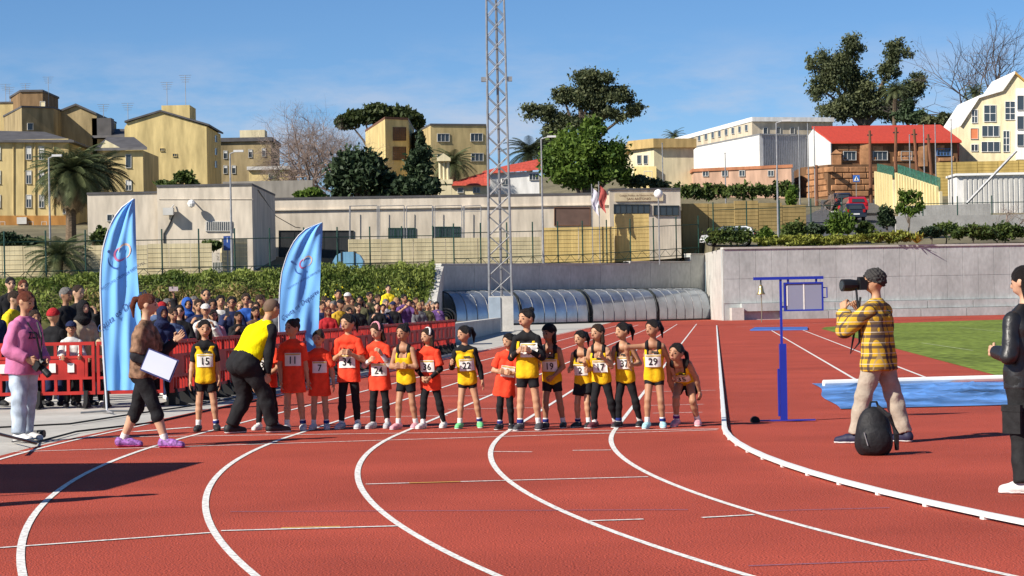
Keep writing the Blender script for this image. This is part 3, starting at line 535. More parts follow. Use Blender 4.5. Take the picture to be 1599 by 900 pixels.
# blue dome tank behind the fence
o = thing('water_tank', 'rounded pale blue tank behind the green fence', 'tank', at(545, 425, 160)); p = at(545, 420, 160); x0, x1 = at(522, 410, 160).x, at(569, 410, 160).x; zt = at(545, 394, 160).z; zb = hz(p.x, 160) - .1; k = MB()
pr = [(x0, zb), (x0, zb + (zt - zb) * .55), (x0 + .25, zb + (zt - zb) * .85), (x0 + .7, zt), (x1 - .7, zt), (x1 - .25, zb + (zt - zb) * .85), (x1, zb + (zt - zb) * .55), (x1, zb)]
k.prism([(x, 0, z) for x, z in pr], (0, 159.2, 0), (0, 161, 0)); k.build('shell', mat('pale blue plastic', (.16, .33, .48), .4, .05), o)
for x in (x0 + .6, x1 - .6): MB().box(x - .04, x + .04, 159.14, 161.06, zb, zt + .05).build('band', m_dark, o)
def lamp(label, px, ytop, Y, arm=1):
    p = at(px, ytop, Y); g0 = hz(p.x, Y); o = thing('lamp_post', label, 'lamp post', (p.x, Y, g0)); MB().tube([(p.x, Y, g0 - .3), (p.x, Y, g0 + 1.2), (p.x, Y, p.z)], [.1, .08, .05], 8).build('pole', m_galv, o)
    b = MB(); b.tube([(p.x, Y, p.z - .02), (p.x + arm * .5, Y - .2, p.z + .12), (p.x + arm * .6, Y - .25, p.z + .12)], .04, 6); b.build('arm', m_galv, o)
    b = MB(); b.box(p.x + arm * .75 - .32, p.x + arm * .75 + .32, Y - .42, Y - .14, p.z + .06, p.z + .2); b.build('lamp_head', mat('lamp head', (.55, .55, .54), .4, .05), o)
lamp('slim street lamp in front of the tall palm', 77, 247, 150, .8); lamp('slim street lamp in front of the off-white building', 360, 240, 150, .8)
lamp('pale street lamp left of the bright green tree', 846, 217, 166); lamp('pale street lamp standing in the planted strip', 1213, 192, 172)
for i, (px, yt, Y) in enumerate(((1248, 200, 214), (1262, 194, 212), (1272, 200, 212), (1421, 212, 212), (1443, 196, 208), (1461, 194, 214), (1486, 188, 196), (1035, 225, 200), (1133, 240, 196))):
    p = at(px, yt, Y); g0 = hz(p.x, Y); o = thing('flag_pole', 'thin bare metal pole on the slope by the red-roofed hall' if px > 1200 else 'thin bare metal pole near the white warehouse', 'pole', (p.x, Y, g0), group='bare metal poles on the slope'); MB().tube([(p.x, Y, g0 - .3), (p.x, Y, p.z)], [.07, .045], 7).build('shaft', m_galv, o); MB().lathe((p.x, Y, p.z), [(.03, -.02), (.08, .04), (.03, .1)], 8).build('cap', m_galv, o)
m_wood = mat('weathered pole timber', (.17, .075, .04), .9, .25, 2, .2, stretch=(6, 6, .6))
for x0, y0, x1, y1, Y, lab in ((1359, 204, 1361, 310, 215, 'leaning-free brown timber pole in front of the stone terrace wall'), (1400, 199, 1398, 325, 205, 'tall brown timber pole between the ribbed wall sections'), (1428, 202, 1438, 310, 203, 'brown timber pole tilted left above the ribbed wall'), (1450, 210, 1460, 300, 207, 'short dark timber pole tilted left by the green mesh'), (1276, 258, 1276, 312, 212, 'short reddish post at the end of the stone wall')):
    a, b = at(x0, y0, Y), at(x1, y1, Y); b.z = min(b.z, hz(b.x, Y)) - .4; o = thing('timber_pole', lab.replace('leaning-free ', 'upright '), 'pole', (b.x, Y, b.z)); MB().tube([b, a.lerp(b, .5), a], [.19, .16, .12], 7).build('shaft', m_wood, o)
    MB().cbox(a.lerp(b, .06), (.5, .12, .12)).build('bracket', m_dark, o)
# ribbed cream walls with green mesh on top
for lab, x0, Y0, x1, Y1, yt, n in (('cream vertical-ribbed wall beside the road', 1371, 214, 1397, 203, 270, 7), ('cream vertical-ribbed wall with green mesh behind the young tree', 1403, 203, 1469, 192, 272, 15)):
    a, b = P2((x0, Y0)), P2((x1, Y1)); o = thing('ribbed_wall', lab, 'wall', (a.x, a.y, hz(a.x, a.y))); zt = at(x0, yt, Y0).z; za, zb = zt, at(x1, yt + (22 if n > 10 else 6), Y1).z; nn = Vector((-(b - a).y, (b - a).x, 0)).normalized()
    MB().prism([Vector((a.x, a.y, hz(a.x, a.y) - .6)), Vector((b.x, b.y, hz(b.x, b.y) - 1.6)), Vector((b.x, b.y, zb - .3)), Vector((a.x, a.y, za - .3))], nn * .1, nn * .35).build('core', cream, o)
    for i in range(n):
        p, q = a.lerp(b, (i + .1) / n), a.lerp(b, (i + .72) / n); z = za + (zb - za) * (i / n); g0 = hz(p.x, p.y) - 1.2
        MB().prism([Vector((p.x, p.y, g0)), Vector((q.x, q.y, g0)), Vector((q.x, q.y, z)), Vector((p.x, p.y, z + .12))], nn * -.12, nn * .1).build('rib', plaster('rib cream', (.66, .55, .28), .05), o)
    o = thing('mesh_screen', 'green mesh screen on the ' + ('short' if n < 10 else 'long') + ' cream ribbed wall', 'screen', (a.x, a.y, za))
    for i in range(n): p, q = a.lerp(b, i / n), a.lerp(b, (i + .95) / n); z = za + (zb - za) * (i / n) - .25; MB().prism([Vector((p.x, p.y, z)), Vector((q.x, q.y, z)), Vector((q.x, q.y, z + 1.0)), Vector((p.x, p.y, z + 1.1))], nn * .18, nn * .22).build('mesh_panel', mat('green mesh', (.03, .14, .1), .7, .3, 3, alpha=.62), o)
bwall('yellow garden wall with concrete piers below the cream villa', [((1466, 224, 254), (1660, 224, 249), 6)], plaster('wall mustard', (.50, .36, .12)))
o = thing('storage_shed', 'long white corrugated shed behind the green fence', 'shed', (at(1550, 300, 202).x, 202, 8)); x0, x1 = at(1495, 300, 202).x, at(1640, 300, 202).x; zt, zb = at(1550, 274, 202).z, hz(x0, 202) - .6
MB().box(x0, x1, 202, 206, zb, zt).build('body', wht, o); MB().box(x0 - .15, x1, 201.7, 206.2, zt, zt + .2).build('roof', m_white, o)
for i in range(16): x = x0 + .6 + i * (x1 - x0 - 1) / 16; MB().box(x, x + .28, 201.93, 202.01, zb + .3, zt - .15).build('cladding_rib', m_frame, o)
b = MB(); b.tube([at(1510, 318, 195), at(1588, 236, 195)], .13, 6); tag(b.build('leaning_boom', m_galv, org=at(1510, 318, 195)), 'long pale metal boom leaning across the white shed', 'boom')
o = thing('low_wall', 'weathered low concrete wall under the green fence', 'wall', (at(1470, 320, 187).x, 187, 7)); a, b = P2((1405, 187)), P2((1548, 189)); MB().prism([Vector((a.x, a.y, 4.5)), Vector((b.x, b.y, 4.5)), at(1548, 318, 189), at(1405, 322, 187)], (0, 0, 0), (0, .3, 0)).build('stem', m_concp, o)
a, b = P2((1400, 180)), P2((1660, 184)); o = thing('low_wall', 'pale rendered bed wall behind the shrubs', 'wall', (a.x, 180, 5)); MB().prism([Vector((a.x, a.y, 4)), Vector((b.x, b.y, 4)), at(1660, 334, 184), at(1400, 338, 180)], (0, 0, 0), (0, .3, 0)).build('stem', m_concp, o)
# road on the slope
rd = MB(); ys = [176, 184, 192, 200, 208, 214, 219]
for Y in ys:
    for px in ((1262, 1400) if Y < 206 else (1285, 1376)): X = xz(px, Y); rd.v.append((X, Y, hz(X, Y) + .05))
rd.f = [(2 * i, 2 * i + 1, 2 * i + 3, 2 * i + 2) for i in range(len(ys) - 1)]; struct('road', rd, m_asph)
for Y in (203, 207, 211):
    b = MB(); X0, X1 = xz(1300, Y), xz(1318, Y); b.add([(X0, Y, hz(X0, Y) + .1), (X1, Y, hz(X1, Y) + .1), (X1, Y + 1, hz(X1, Y + 1) + .1), (X0, Y + 1, hz(X0, Y + 1) + .1)], [(0, 1, 2, 3)]); struct('road_marking', b, m_line)
def car(name, label, px, Y, m, van=False, rz=0.1):
    X = xz(px, Y); o = thing(name, label, 'van' if van else 'car', (X, Y, hz(X, Y) + .06), rz); L, W, H = (4.6, 1.85, 1.95) if van else (4.1, 1.72, 1.48)
    def lk(nm, mb, mm, par=o): me = mb.mesh(nm); me.materials.append(mm); return link(nm, me, par)
    s = W / 2; pr = [(-L / 2, .3), (-L / 2 + .05, .85), (-L / 2 + .3, H - .12), (-L / 2 + .7, H), (.3, H), (1.0, .95), (L / 2 - .15, .82), (L / 2, .5), (L / 2, .3)]
    b = MB(); n = len(pr); v = []
    for sx, k in ((-s, .86), (-s * 1, 1), (s, 1), (s, .86)):
        for y, z in pr: v.append((sx * (1 if z < .9 else (.8 if k < 1 else .86)), y, z))
    b.add(v, [tuple(range(n))] + [tuple(range(4 * n - 1, 3 * n - 1, -1))] + [(r * n + i, r * n + (i + 1) % n, (r + 1) * n + (i + 1) % n, (r + 1) * n + i) for r in range(3) for i in range(n)])
    lk('body', b, m); gl = m_glass
    lk('rear_window', MB().prism([(-s * .66, -L / 2 + .1, .98), (s * .66, -L / 2 + .1, .98), (s * .6, -L / 2 + .27, H - .2), (-s * .6, -L / 2 + .27, H - .2)], (0, -.05, 0), (0, .02, 0)), gl)
    lk('windscreen', MB().prism([(-s * .7, .98, 1.0), (s * .7, .98, 1.0), (s * .62, .38, H - .08), (-s * .62, .38, H - .08)], (0, .06, .03), (0, 0, -.02)), gl)
    for sx in (-1, 1):
        lk('side_window', MB().prism([(sx * s * .87, -L / 2 + .45, .95), (sx * s * .87, .85, .95), (sx * s * .84, .3, H - .12), (sx * s * .84, -L / 2 + .6, H - .12)], (-.03 * sx, 0, 0), (.03 * sx, 0, 0)), gl)
        lk('tail_light', MB().box(sx * s * .78 - .09, sx * s * .78 + .09, -L / 2 - .03, -L / 2 + .08, .7, .95), mat('tail light', (.35, .01, .01), .3, 0))
        for y in (-L / 2 + .75, L / 2 - .75):
            t = MB(); t.tube([(sx * (s - .18), y, .31), (sx * (s + .01), y, .31)], .31, 14); wl = lk('wheel', t, mat('tyre', (.015, .015, .016), .8)); r = MB(); r.tube([(sx * (s), y, .31), (sx * (s + .025), y, .31)], .19, 10); lk('rim', r, m_galv, wl)
    lk('bumper', MB().box(-s * .96, s * .96, -L / 2 - .06, -L / 2 + .1, .32, .55), m); lk('number_plate', MB().box(-.26, .26, -L / 2 - .09, -L / 2 - .05, .5, .61), m_white); return o
car('parked_car', 'black car driving up the sloping road', 1312, 206, mat('black car paint', (.012, .012, .014), .25, 0, coat=.6))
car('parked_car', 'bright red hatchback on the sloping road', 1335, 201, mat('red car paint', (.42, .012, .02), .3, 0, coat=.6))
car('parked_car', 'dark car half hidden behind shrubs at the road foot', 1331, 193, mat('dark blue car paint', (.02, .025, .04), .3, 0, coat=.6))
car('parked_car', 'white car behind the shrubs above the concrete wall', 1140, 171, mat('white car paint', (.6, .62, .62), .35, 0, coat=.5), False, 1.35)
o = thing('crossing_sign', 'square blue pedestrian crossing sign on a grey pole', 'sign', (at(1338, 305, 214).x, 214, hz(at(1338, 305, 214).x, 214))); p = at(1338, 279, 214); MB().tube([o.location, Vector((p.x, 214, p.z + .3))], .035).build('pole', m_galv, o); MB().cbox((p.x, 213.93, p.z), (.62, .04, .62)).build('plate', mat('traffic blue', (.03, .12, .42), .4, 0), o)
MB().prism([(p.x - .24, 0, p.z - .2), (p.x + .24, 0, p.z - .2), (p.x, 0, p.z + .22)], (0, 213.89, 0), (0, 213.905, 0)).build('triangle', m_white, o)
b = MB(); b.tube([(p.x - .05, 213.88, p.z - .15), (p.x, 213.88, p.z + .02), (p.x, 213.88, p.z + .12)], .03, 5); b.tube([(p.x + .06, 213.88, p.z - .15), (p.x, 213.88, p.z + .02)], .025, 5); b.build('walking_figure', m_dark, o)
# lettered flags at the school entrance
for i, (px, c, lab) in enumerate(((925, (.55, .53, .6), 'faded white flag drooping at the school entrance'), (936, (.34, .07, .06), 'red and white flag drooping at the school entrance'))):
    p = at(px, 300 - i * 4, 173); g0 = hz(p.x, 173); o = thing('flag', lab, 'flag', (p.x, 173, g0)); MB().tube([(p.x, 173, g0), (p.x, 173, p.z + .6)], .035, 6).build('pole', m_galv, o); b = MB(); nx, nz = 5, 8
    for r in range(nz):
        for q in range(nx): t = r / (nz - 1); b.v.append((p.x + q * .14 * (1 - .2 * t) + .08 * math.sin(r * 1.1), 173 + .1 * math.sin(q * 1.9 + r * .6), p.z + .4 - t * 1.7 - q * .14))
    b.f = [(r * nx + q, r * nx + q + 1, (r + 1) * nx + q + 1, (r + 1) * nx + q) for r in range(nz - 1) for q in range(nx - 1)]; b.build('cloth', mat('flag cloth %d' % i, c, .8, .2, 2), o, fix=False, smooth=True)
o = thing('globe_lamp', 'white globe lamp in front of the lettered board', 'lamp', (at(1029, 330, 173).x, 173, hz(8, 173))); p = at(1029, 303, 173); MB().tube([(p.x, 173, o.location.z - .2), (p.x, 173, p.z)], .05, 6).build('pole', m_galv, o); MB().lathe(p, [(.05, -.36), (.26, -.24), (.36, 0), (.26, .24), (.05, .36)], 14).build('globe', m_white, o, smooth=True)
# ---- floodlight mast
MY = 126; mp0 = Vector((at(783.5, 500, MY).x, MY, 0)); o = thing('floodlight_mast', 'tall galvanised lattice mast on a concrete plinth', 'mast', mp0)
MB().box(mp0.x - .68, mp0.x + .68, MY - .7, MY + .7, -.1, 1.9).build('plinth', m_concp, o); MB().box(mp0.x - .66, mp0.x - .02, MY - .76, MY - .7, .0, 1.85).build('plinth_door', mat('grey blue steel', (.3, .36, .42), .5, .08), o)
hw = .62; zt = 26.0; tp = .42
def leg_at(sx, sy, z): k = hw + (tp - hw) * (z - 1.9) / (zt - 1.9); return Vector((mp0.x + sx * k, MY + sy * k, z))
for sx in (-1, 1):
    for sy in (-1, 1): MB().tube([leg_at(sx, sy, 1.9), leg_at(sx, sy, zt)], [.065, .05], 6).build('leg', m_galv, o)
nb = 22; cs = [(-1, -1), (1, -1), (1, 1), (-1, 1)]
for i in range(nb):
    z0, z1 = 1.95 + (zt - 1.95) * i / nb, 1.95 + (zt - 1.95) * (i + 1) / nb
    for k in range(4):
        a, b = cs[k], cs[(k + 1) % 4]
        MB().tube([leg_at(*a, z0), leg_at(*b, z1)], .024, 4, False).build('brace', m_galv, o); MB().tube([leg_at(*b, z0), leg_at(*a, z1)], .024, 4, False).build('brace', m_galv, o)
MB().tube([(mp0.x + .05, MY + .1, 1.9), (mp0.x + .04, MY + .1, zt)], .07, 6).build('cable_tray', mat('dark galvanised', (.2, .2, .21), .5, .1, metal=.3), o)
zc = at(770, 125, MY).z
for sx in (-1, 1): b = MB(); b.cbox((mp0.x + sx * .72, MY - .3, zc), (.26, .4, .24)); b.tube([(mp0.x + sx * .45, MY - .3, zc), (mp0.x + sx * .7, MY - .3, zc)], .03); b.build('camera_box', m_galv, o)
# ---- curved shelters in front of the shaded wall
m_poly = mat('tinted shelter sheet', (.36, .41, .47), .2, .12, 1.2, metal=.6, spec=.6); a_ = math.atan2(wd_.y, wd_.x)
arc = [(0, 0), (-.02, .7), (.1, 1.3), (.35, 1.8), (.75, 2.12), (1.3, 2.28), (1.9, 2.3)]
for k, (x0, x1) in enumerate(((712, 812), (815, 919), (925, 1026), (1029, 1110))):
    p, q = xw(x0, 2.5), xw(x1, 2.5); d = q - p; L = d.length; d.normalize(); o = thing('curved_shelter', ['curved glossy shelter nearest the grass bank with an open end', 'curved glossy shelter behind the mast plinth', 'curved glossy shelter second from the sunlit return wall', 'curved glossy shelter beside the sunlit return wall'][k], 'shelter', p)
    bk_ = -wn; NS = 6
    for i in range(NS):
        s = MB(); u0, u1 = L * i / NS + .03, L * (i + 1) / NS - .03; n = len(arc)
        for u in (u0, u1): s.v += [tuple(p + d * u + bk_ * y + Vector((0, 0, z + .12))) for y, z in arc]
        s.f = [(j, j + n, j + n + 1, j + 1) for j in range(n - 1)]; s.build('sheet', m_poly, o, fix=False, smooth=True)
    for i in range(NS + 1): u = L * i / NS; MB().tube([p + d * u + bk_ * (y - .02) + Vector((0, 0, z + .12)) for y, z in arc], .022 if 0 < i < NS else .05, 5).build('rib', m_galv if 0 < i < NS else m_dark, o)
    MB().prism([p, q, q + bk_ * 1.9, p + bk_ * 1.9], (0, 0, 0), (0, 0, .11)).build('floor_frame', m_dark, o); MB().prism([p + bk_ * 1.1 + d * .2, q + bk_ * 1.1 - d * .2, q + bk_ * 1.5 - d * .2, p + bk_ * 1.5 + d * .2], (0, 0, .42), (0, 0, .5)).build('bench', m_white, o)
    MB().tube([p + bk_ * 1.9 + Vector((0, 0, 2.42)), q + bk_ * 1.9 + Vector((0, 0, 2.42))], .05, 5).build('ridge_bar', m_dark, o)
    for e in (p, q): MB().tube([e + bk_ * 1.9, e + bk_ * 1.9 + Vector((0, 0, 2.42))], .05, 5).build('rear_post', m_dark, o)
# rolled mats beside the shelters
p = gd(706, 513); o = thing('rolled_mat', 'rolled black and tan mat lying beside the crowd', 'mat', Vector((p.x - .6, 84.2, .62))); sp_ = [(r * math.cos(t_), r * math.sin(t_)) for t_, r in ((i * .35, .06 + .0052 * i) for i in range(60))]
c = Vector((at(697, 500, 84).x, 84, .6 + .36)); b = MB(); n = len(sp_)
for y in (0, 2.2): b.v += [(c.x + u, c.y + y, c.z + v_) for u, v_ in sp_]
b.f = [(j, j + 1, j + n + 1, j + n) for j in range(n - 1)]; r = b.build('roll', mat('black mat', (.03, .03, .028), .8), o, fix=False); sm_ = r.modifiers.new('t', 'SOLIDIFY'); sm_.thickness = .02
MB().tube([c + Vector((0, .02, 0)), c + Vector((0, 2.1, 0))], .1, 10).build('core', mat('tan mat', (.2, .15, .07), .8), o)
# ================================================================ vegetation
def npmesh(name, V, Q, attr=None, smooth=False):
    me = bpy.data.meshes.new(name); V = np.asarray(V, np.float32); Q = np.asarray(Q, np.int32); k = Q.shape[1]
    me.vertices.add(len(V)); me.vertices.foreach_set('co', V.ravel()); me.loops.add(Q.size); me.loops.foreach_set('vertex_index', Q.ravel())
    me.polygons.add(len(Q)); me.polygons.foreach_set('loop_start', np.arange(0, Q.size, k, dtype=np.int32)); me.polygons.foreach_set('loop_total', np.full(len(Q), k, np.int32))
    me.update(calc_edges=True)
    if smooth: me.polygons.foreach_set('use_smooth', np.ones(len(Q), bool))
    if attr is not None: a = me.attributes.new('rnd', 'FLOAT', 'FACE'); a.data.foreach_set('value', np.asarray(attr, np.float32))
    me.update(); return me
def leaves(P, size, up=.3, asp=.5, clump=None, seed=0, jit=.35):
    g = np.random.default_rng(seed); n = len(P); A = g.normal(size=(n, 3)); A[:, 2] += up; A /= np.linalg.norm(A, axis=1)[:, None]
    B = np.cross(A, g.normal(size=(n, 3))); B /= np.linalg.norm(B, axis=1)[:, None] + 1e-9; s = size * g.uniform(.6, 1.4, n)[:, None]
    a, b = A * s * .5, B * s * asp * .5; V = np.stack([P - a, P + b, P + a, P - b], 1).reshape(-1, 3); Q = np.arange(4 * n).reshape(n, 4)
    r = np.clip((clump if clump is not None else .5) + g.normal(0, jit * .5, n), 0, 1); return V, Q, r
def cloud(lobes, n, seed=0, shell=.55):
    g = np.random.default_rng(seed); vol = np.array([l[1][0] * l[1][1] * l[1][2] for l in lobes]) ** .75; k = g.choice(len(lobes), n, p=vol / vol.sum())
    d = g.normal(size=(n, 3)); d /= np.linalg.norm(d, axis=1)[:, None]; r = np.minimum(shell * .8 + np.abs(g.normal(0, .5, n)) * (1 - shell * .5), 1.35)[:, None]
    C = np.array([l[0] for l in lobes]); R = np.array([l[1] for l in lobes]); cr_ = g.uniform(.15, .85, len(lobes)); return C[k] + d * r * R[k], cr_[k]
def tree(name, label, base, lobes, n, size, m, trunk=True, tr=.25, cat='tree', group=None, seed=0, sub=16, subr=.5, tm=None, bare=False):
    """lobes in world space; each is broken into smaller clumps so the outline is uneven"""
    base = Vector(base); o = thing(name, label, cat, base, group=group); g = np.random.default_rng(seed); L2 = []
    for c, r in lobes:
        c = np.array(c); r = np.array(r)
        for _ in range(sub):
            d = g.normal(size=3); d /= np.linalg.norm(d); L2.append((c + d * r * g.uniform(.3, .82), r * g.uniform(subr * .65, subr * 1.25)))
    P, cl = cloud(L2, int(n * 1.5), seed, .25); V, Q, a = leaves(P, size, seed=seed + 1, clump=cl); me = npmesh('crown', V - np.array(base), Q, a); me.materials.append(m); link('crown', me, o)
    if trunk:
        tm = tm or mat('bark', (.13, .10, .075), .9, .25, 3, .4); b = MB(); top = Vector(np.mean([l[0] for l in lobes], axis=0)); b.tube([base - Vector((0, 0, .5)), base.lerp(top, .45) + Vector((.1, 0, 0)), top], [tr, tr * .75, tr * .4], 8)
        for c, r in lobes: b.tube([base.lerp(top, .45), base.lerp(top, .5).lerp(Vector(c), .5) + Vector((0, 0, .3)), Vector(c)], [tr * .5, tr * .35, tr * .15], 6)
        b.build('trunk', tm, o)
    return o
def lob(specs, Y, dY=None):            # (px, py, half width px, half height px[, dY])
    r = []
    for s in specs:
        d = s[4] if len(s) > 4 else 0; p = at(s[0], s[1], Y + d); k = ppm(Y); r.append((tuple(p), (s[2] / k, (s[2] + s[3]) / 2 / k * .9, s[3] / k)))
    return r
def gb(px, Y): X = xz(px, Y); return (X, Y, hz(X, Y))
L_eu = leafmat('eucalyptus leaf', (.028, .045, .02), (.15, .165, .075)); L_dk = leafmat('dark evergreen leaf', (.012, .028, .013), (.06, .09, .04), .15)
L_lt = leafmat('fresh green leaf', (.04, .085, .014), (.17, .25, .04), .35); L_pine = leafmat('pine needle', (.02, .035, .012), (.07, .09, .028)); L_sh = leafmat('shrub leaf', (.025, .05, .012), (.13, .17, .04)); L_yg = leafmat('yellow green hedge leaf', (.08, .11, .016), (.32, .33, .06))
L_pa = leafmat('palm frond', (.03, .05, .02), (.14, .16, .07), .2); L_dry = leafmat('dry frond', (.10, .065, .03), (.26, .18, .09), .1)
tree('evergreen_tree', 'broad dark evergreen tree behind the off-white building', gb(560, 200), lob([(560, 278, 46, 36), (575, 255, 34, 20), (640, 296, 30, 14), (540, 262, 32, 28), (590, 285, 34, 28, 3), (612, 292, 26, 22), (530, 292, 26, 22)], 200), 9000, .55, L_dk, seed=1, tr=.4)
tree('cypress_tree', 'pointed dark conifer beside the broad evergreen', gb(655, 196), lob([(656, 222, 9, 16), (657, 242, 17, 18), (655, 265, 24, 20), (655, 288, 34, 18), (672, 294, 22, 14), (636, 290, 22, 16)], 196), 8000, .45, L_dk, seed=2, tr=.3)
tree('pine_tree', 'wide umbrella pine on the skyline behind the yellow tower', gb(600, 330), lob([(568, 183, 34, 13), (600, 178, 38, 14), (545, 190, 22, 12), (622, 190, 20, 14)], 330), 6000, .9, L_pine, seed=3, tr=.5)
tree('pine_tree', 'smaller rounded pine right of the umbrella pine', gb(645, 322), lob([(640, 184, 18, 14), (652, 192, 12, 12)], 322), 2200, .8, L_pine, seed=4, tr=.35)
tree('broadleaf_tree', 'bright green leafy tree in front of the tall eucalyptus', gb(912, 194), lob([(905, 225, 48, 36), (870, 255, 30, 34), (945, 252, 40, 36), (910, 272, 60, 22), (975, 272, 16, 16), (925, 200, 24, 16)], 194), 15000, .42, L_lt, seed=5, tr=.35)
tree('eucalyptus_tree', 'tall spreading eucalyptus behind the bright green tree', gb(910, 262), lob([(920, 128, 42, 22), (905, 150, 34, 18), (930, 160, 40, 16), (890, 190, 34, 20), (965, 148, 36, 18), (880, 150, 22, 18), (990, 172, 22, 14), (845, 176, 34, 18), (870, 210, 26, 26), (950, 178, 36, 16), (850, 230, 20, 18)], 262), 20000, .38, L_eu, seed=6, tr=.55, sub=22, subr=.46)
tree('eucalyptus_tree', 'huge ragged eucalyptus above the red-roofed hall', gb(1352, 282), lob([(1300, 110, 34, 40), (1320, 110, 26, 36), (1360, 150, 40, 26), (1408, 150, 26, 26), (1330, 160, 40, 22), (1385, 178, 40, 14), (1330, 75, 28, 22), (1283, 140, 26, 22), (1345, 140, 32, 34), (1405, 80, 30, 22), (1392, 110, 20, 22), (1430, 135, 26, 26), (1310, 172, 40, 20), (1365, 172, 46, 18), (1268, 98, 14, 14), (1395, 160, 24, 16)], 282), 26000, .38, L_eu, seed=7, tr=.6, sub=22, subr=.46)
tree('conifer_tree', 'small dark conifer at the foot of the huge eucalyptus', gb(1420, 262), lob([(1418, 168, 14, 14), (1420, 184, 26, 12)], 262), 2500, .5, L_dk, seed=8)
tree('broadleaf_tree', 'round green tree right of the red roof', gb(1476, 256), lob([(1476, 190, 24, 14), (1450, 190, 14, 10), (1498, 210, 12, 26)], 256), 3500, .55, L_eu, seed=9)
tree('bush', 'dark shrub on the roof line left of the yellow block', gb(285, 190), lob([(288, 276, 14, 11), (265, 288, 18, 7), (300, 286, 12, 8)], 190), 2400, .4, L_sh, seed=10, cat='bush')
tree('bush', 'bright green bush behind the long low building', gb(345, 190) if 0 else gb(480, 192), lob([(488, 303, 20, 10), (470, 306, 12, 8)], 192), 1300, .4, L_lt, seed=11, cat='bush')
tree('climbing_plant', 'green creeper hanging over the pale yellow pier', (at(328, 385, 150.6).x, 150.6, 3.9), lob([(328, 385, 15, 8), (340, 383, 8, 6)], 150.6), 900, .3, L_sh, seed=12, cat='plant', trunk=False)
tree('broadleaf_tree', 'dusty olive-green tree behind the lettered board', gb(1010, 196), lob([(990, 284, 26, 12), (1025, 288, 22, 10)], 196), 1800, .4, L_eu, seed=13)
tree('climbing_plant', 'creeper covering the fence below the salmon building', gb(1130, 190), lob([(x_, 300 - (x_ - 1050) * .02 + 4 * math.sin(x_), 13, 11) for x_ in range(1050, 1245, 9)], 190), 3800, .35, L_sh, seed=14, cat='plant', trunk=False)
tree('bush', 'pale green clump against the green fence posts', gb(1232, 186), lob([(1236, 310, 10, 24)], 186), 900, .35, L_lt, seed=15, cat='bush')
sh = [(1142, 368, 40, 14, 168, L_sh, 'rounded green shrub in front of the white van'), (1196, 366, 13, 15, 168, L_lt, 'upright feathery green shrub beside the street lamp'), (1240, 358, 20, 15, 170, L_sh, 'olive shrub right of the street lamp'), (1275, 357, 15, 10, 172, L_dk, 'small dark shrub near the road foot'), (1315, 346, 24, 20, 172, L_lt, 'large feathery bright green shrub in front of the cars'), (1352, 356, 14, 10, 173, L_sh, 'straggly shrub right of the feathery green one'), (1386, 338, 13, 17, 175, L_dk, 'dark upright shrub left of the young tree'), (1478, 357, 28, 10, 170, L_sh, 'dense green shrub right of the young tree'), (1520, 362, 34, 13, 169, L_sh, 'broad green shrub along the wall top'), (1570, 360, 36, 14, 170, L_sh, 'wide dark green shrub at the wall end'), (1455, 362, 20, 8, 169, L_dk, 'low dark shrub beside the spiky yellow plant')]
for i, (x, y, rx, ry, Y, m, lab) in enumerate(sh): tree('bush', lab, gb(x, Y), lob([(x, y, rx, ry), (x - rx * .5, y + ry * .3, rx * .6, ry * .7), (x + rx * .5, y + ry * .3, rx * .6, ry * .7)], Y), 1600, .3, m, seed=20 + i, cat='bush', tr=.06)
hd = lob([(x, 376 - max(0, (x - 1280)) * .055 + 3 * math.sin(x * .2), 20, 7) for x in range(1195, 1420, 14)], 166.5)
tree('hedge', 'long low yellow-green hedge along the top of the concrete wall', gb(1300, 166.5), hd, 7000, .26, L_yg, seed=40, cat='hedge', trunk=False)
o = thing('agave_plant', 'spiky yellow variegated plant on the wall top', 'plant', gb(1434, 166.5)); b = MB(); c = Vector(o.location) + Vector((0, 0, .1))
for i in range(26):
    a = i * 2.4; e = R_(20 + 55 * ((i * 7) % 10) / 10); d = Vector((math.cos(a) * math.cos(e), math.sin(a) * math.cos(e), math.sin(e))); sd = d.cross(Vector((0, 0, 1))).normalized() * .06; b.add([c - sd, c + sd, c + d * .55 + sd, c + d * 1.0, c + d * .55 - sd], [(0, 1, 2, 3, 4)])
b.build('rosette', mat('variegated leaf', (.42, .38, .06), .6, .2, 6), o, fix=False)
def branches(b, p, d, L, r, depth, g, spread=.55, up=.12):
    q = p + d * L * .5 + Vector(g.normal(0, L * .04, 3)); e = q + (d + Vector((0, 0, up))).normalized() * L * .5; b.tube([p, q, e], [r, r * .85, r * .65], 5 if depth > 2 else 3, False)
    if depth == 0: return
    for k in range(2 if depth < 2 else 3):
        nd = (d + Vector(g.normal(0, spread, 3))).normalized(); branches(b, e if k < 2 else q, nd, L * g.uniform(.62, .85), r * .6, depth - 1, g, spread, up)
def baretree(label, base, L, r, depth, seed, col, n0=3, spread=.5, up=.15):
    g = np.random.default_rng(seed); o = thing('bare_tree', label, 'tree', base); b = MB(); p = Vector(base); t = p + Vector((0, 0, L * .6)); b.tube([p - Vector((0, 0, .4)), t], [r * 1.3, r], 7, False); b.build('trunk', col, o); b = MB()
    for k in range(n0): branches(b, t, (Vector((0, 0, 1)) + Vector(g.normal(0, .45, 3))).normalized(), L, r * .7, depth, g, spread, up)
    b.build('crown', col, o, fix=False); return o
m_twig = mat('pale twig bark', (.24, .18, .15), .9, .2, 2); m_twd = mat('dark twig bark', (.11, .09, .085), .9, .2, 2)
baretree('leafless pale tree with a dense twiggy crown', gb(492, 222), 3.4, .22, 7, 4, m_twig, 6, .62, .08)
baretree('leafless pale tree leaning towards the yellow tower', gb(540, 232), 3.3, .2, 7, 9, m_twig, 5, .6, .1)
baretree('big leafless grey tree behind the cream villa', gb(1552, 275), 4.9, .26, 5, 21, m_twd, 5, .42, .12)
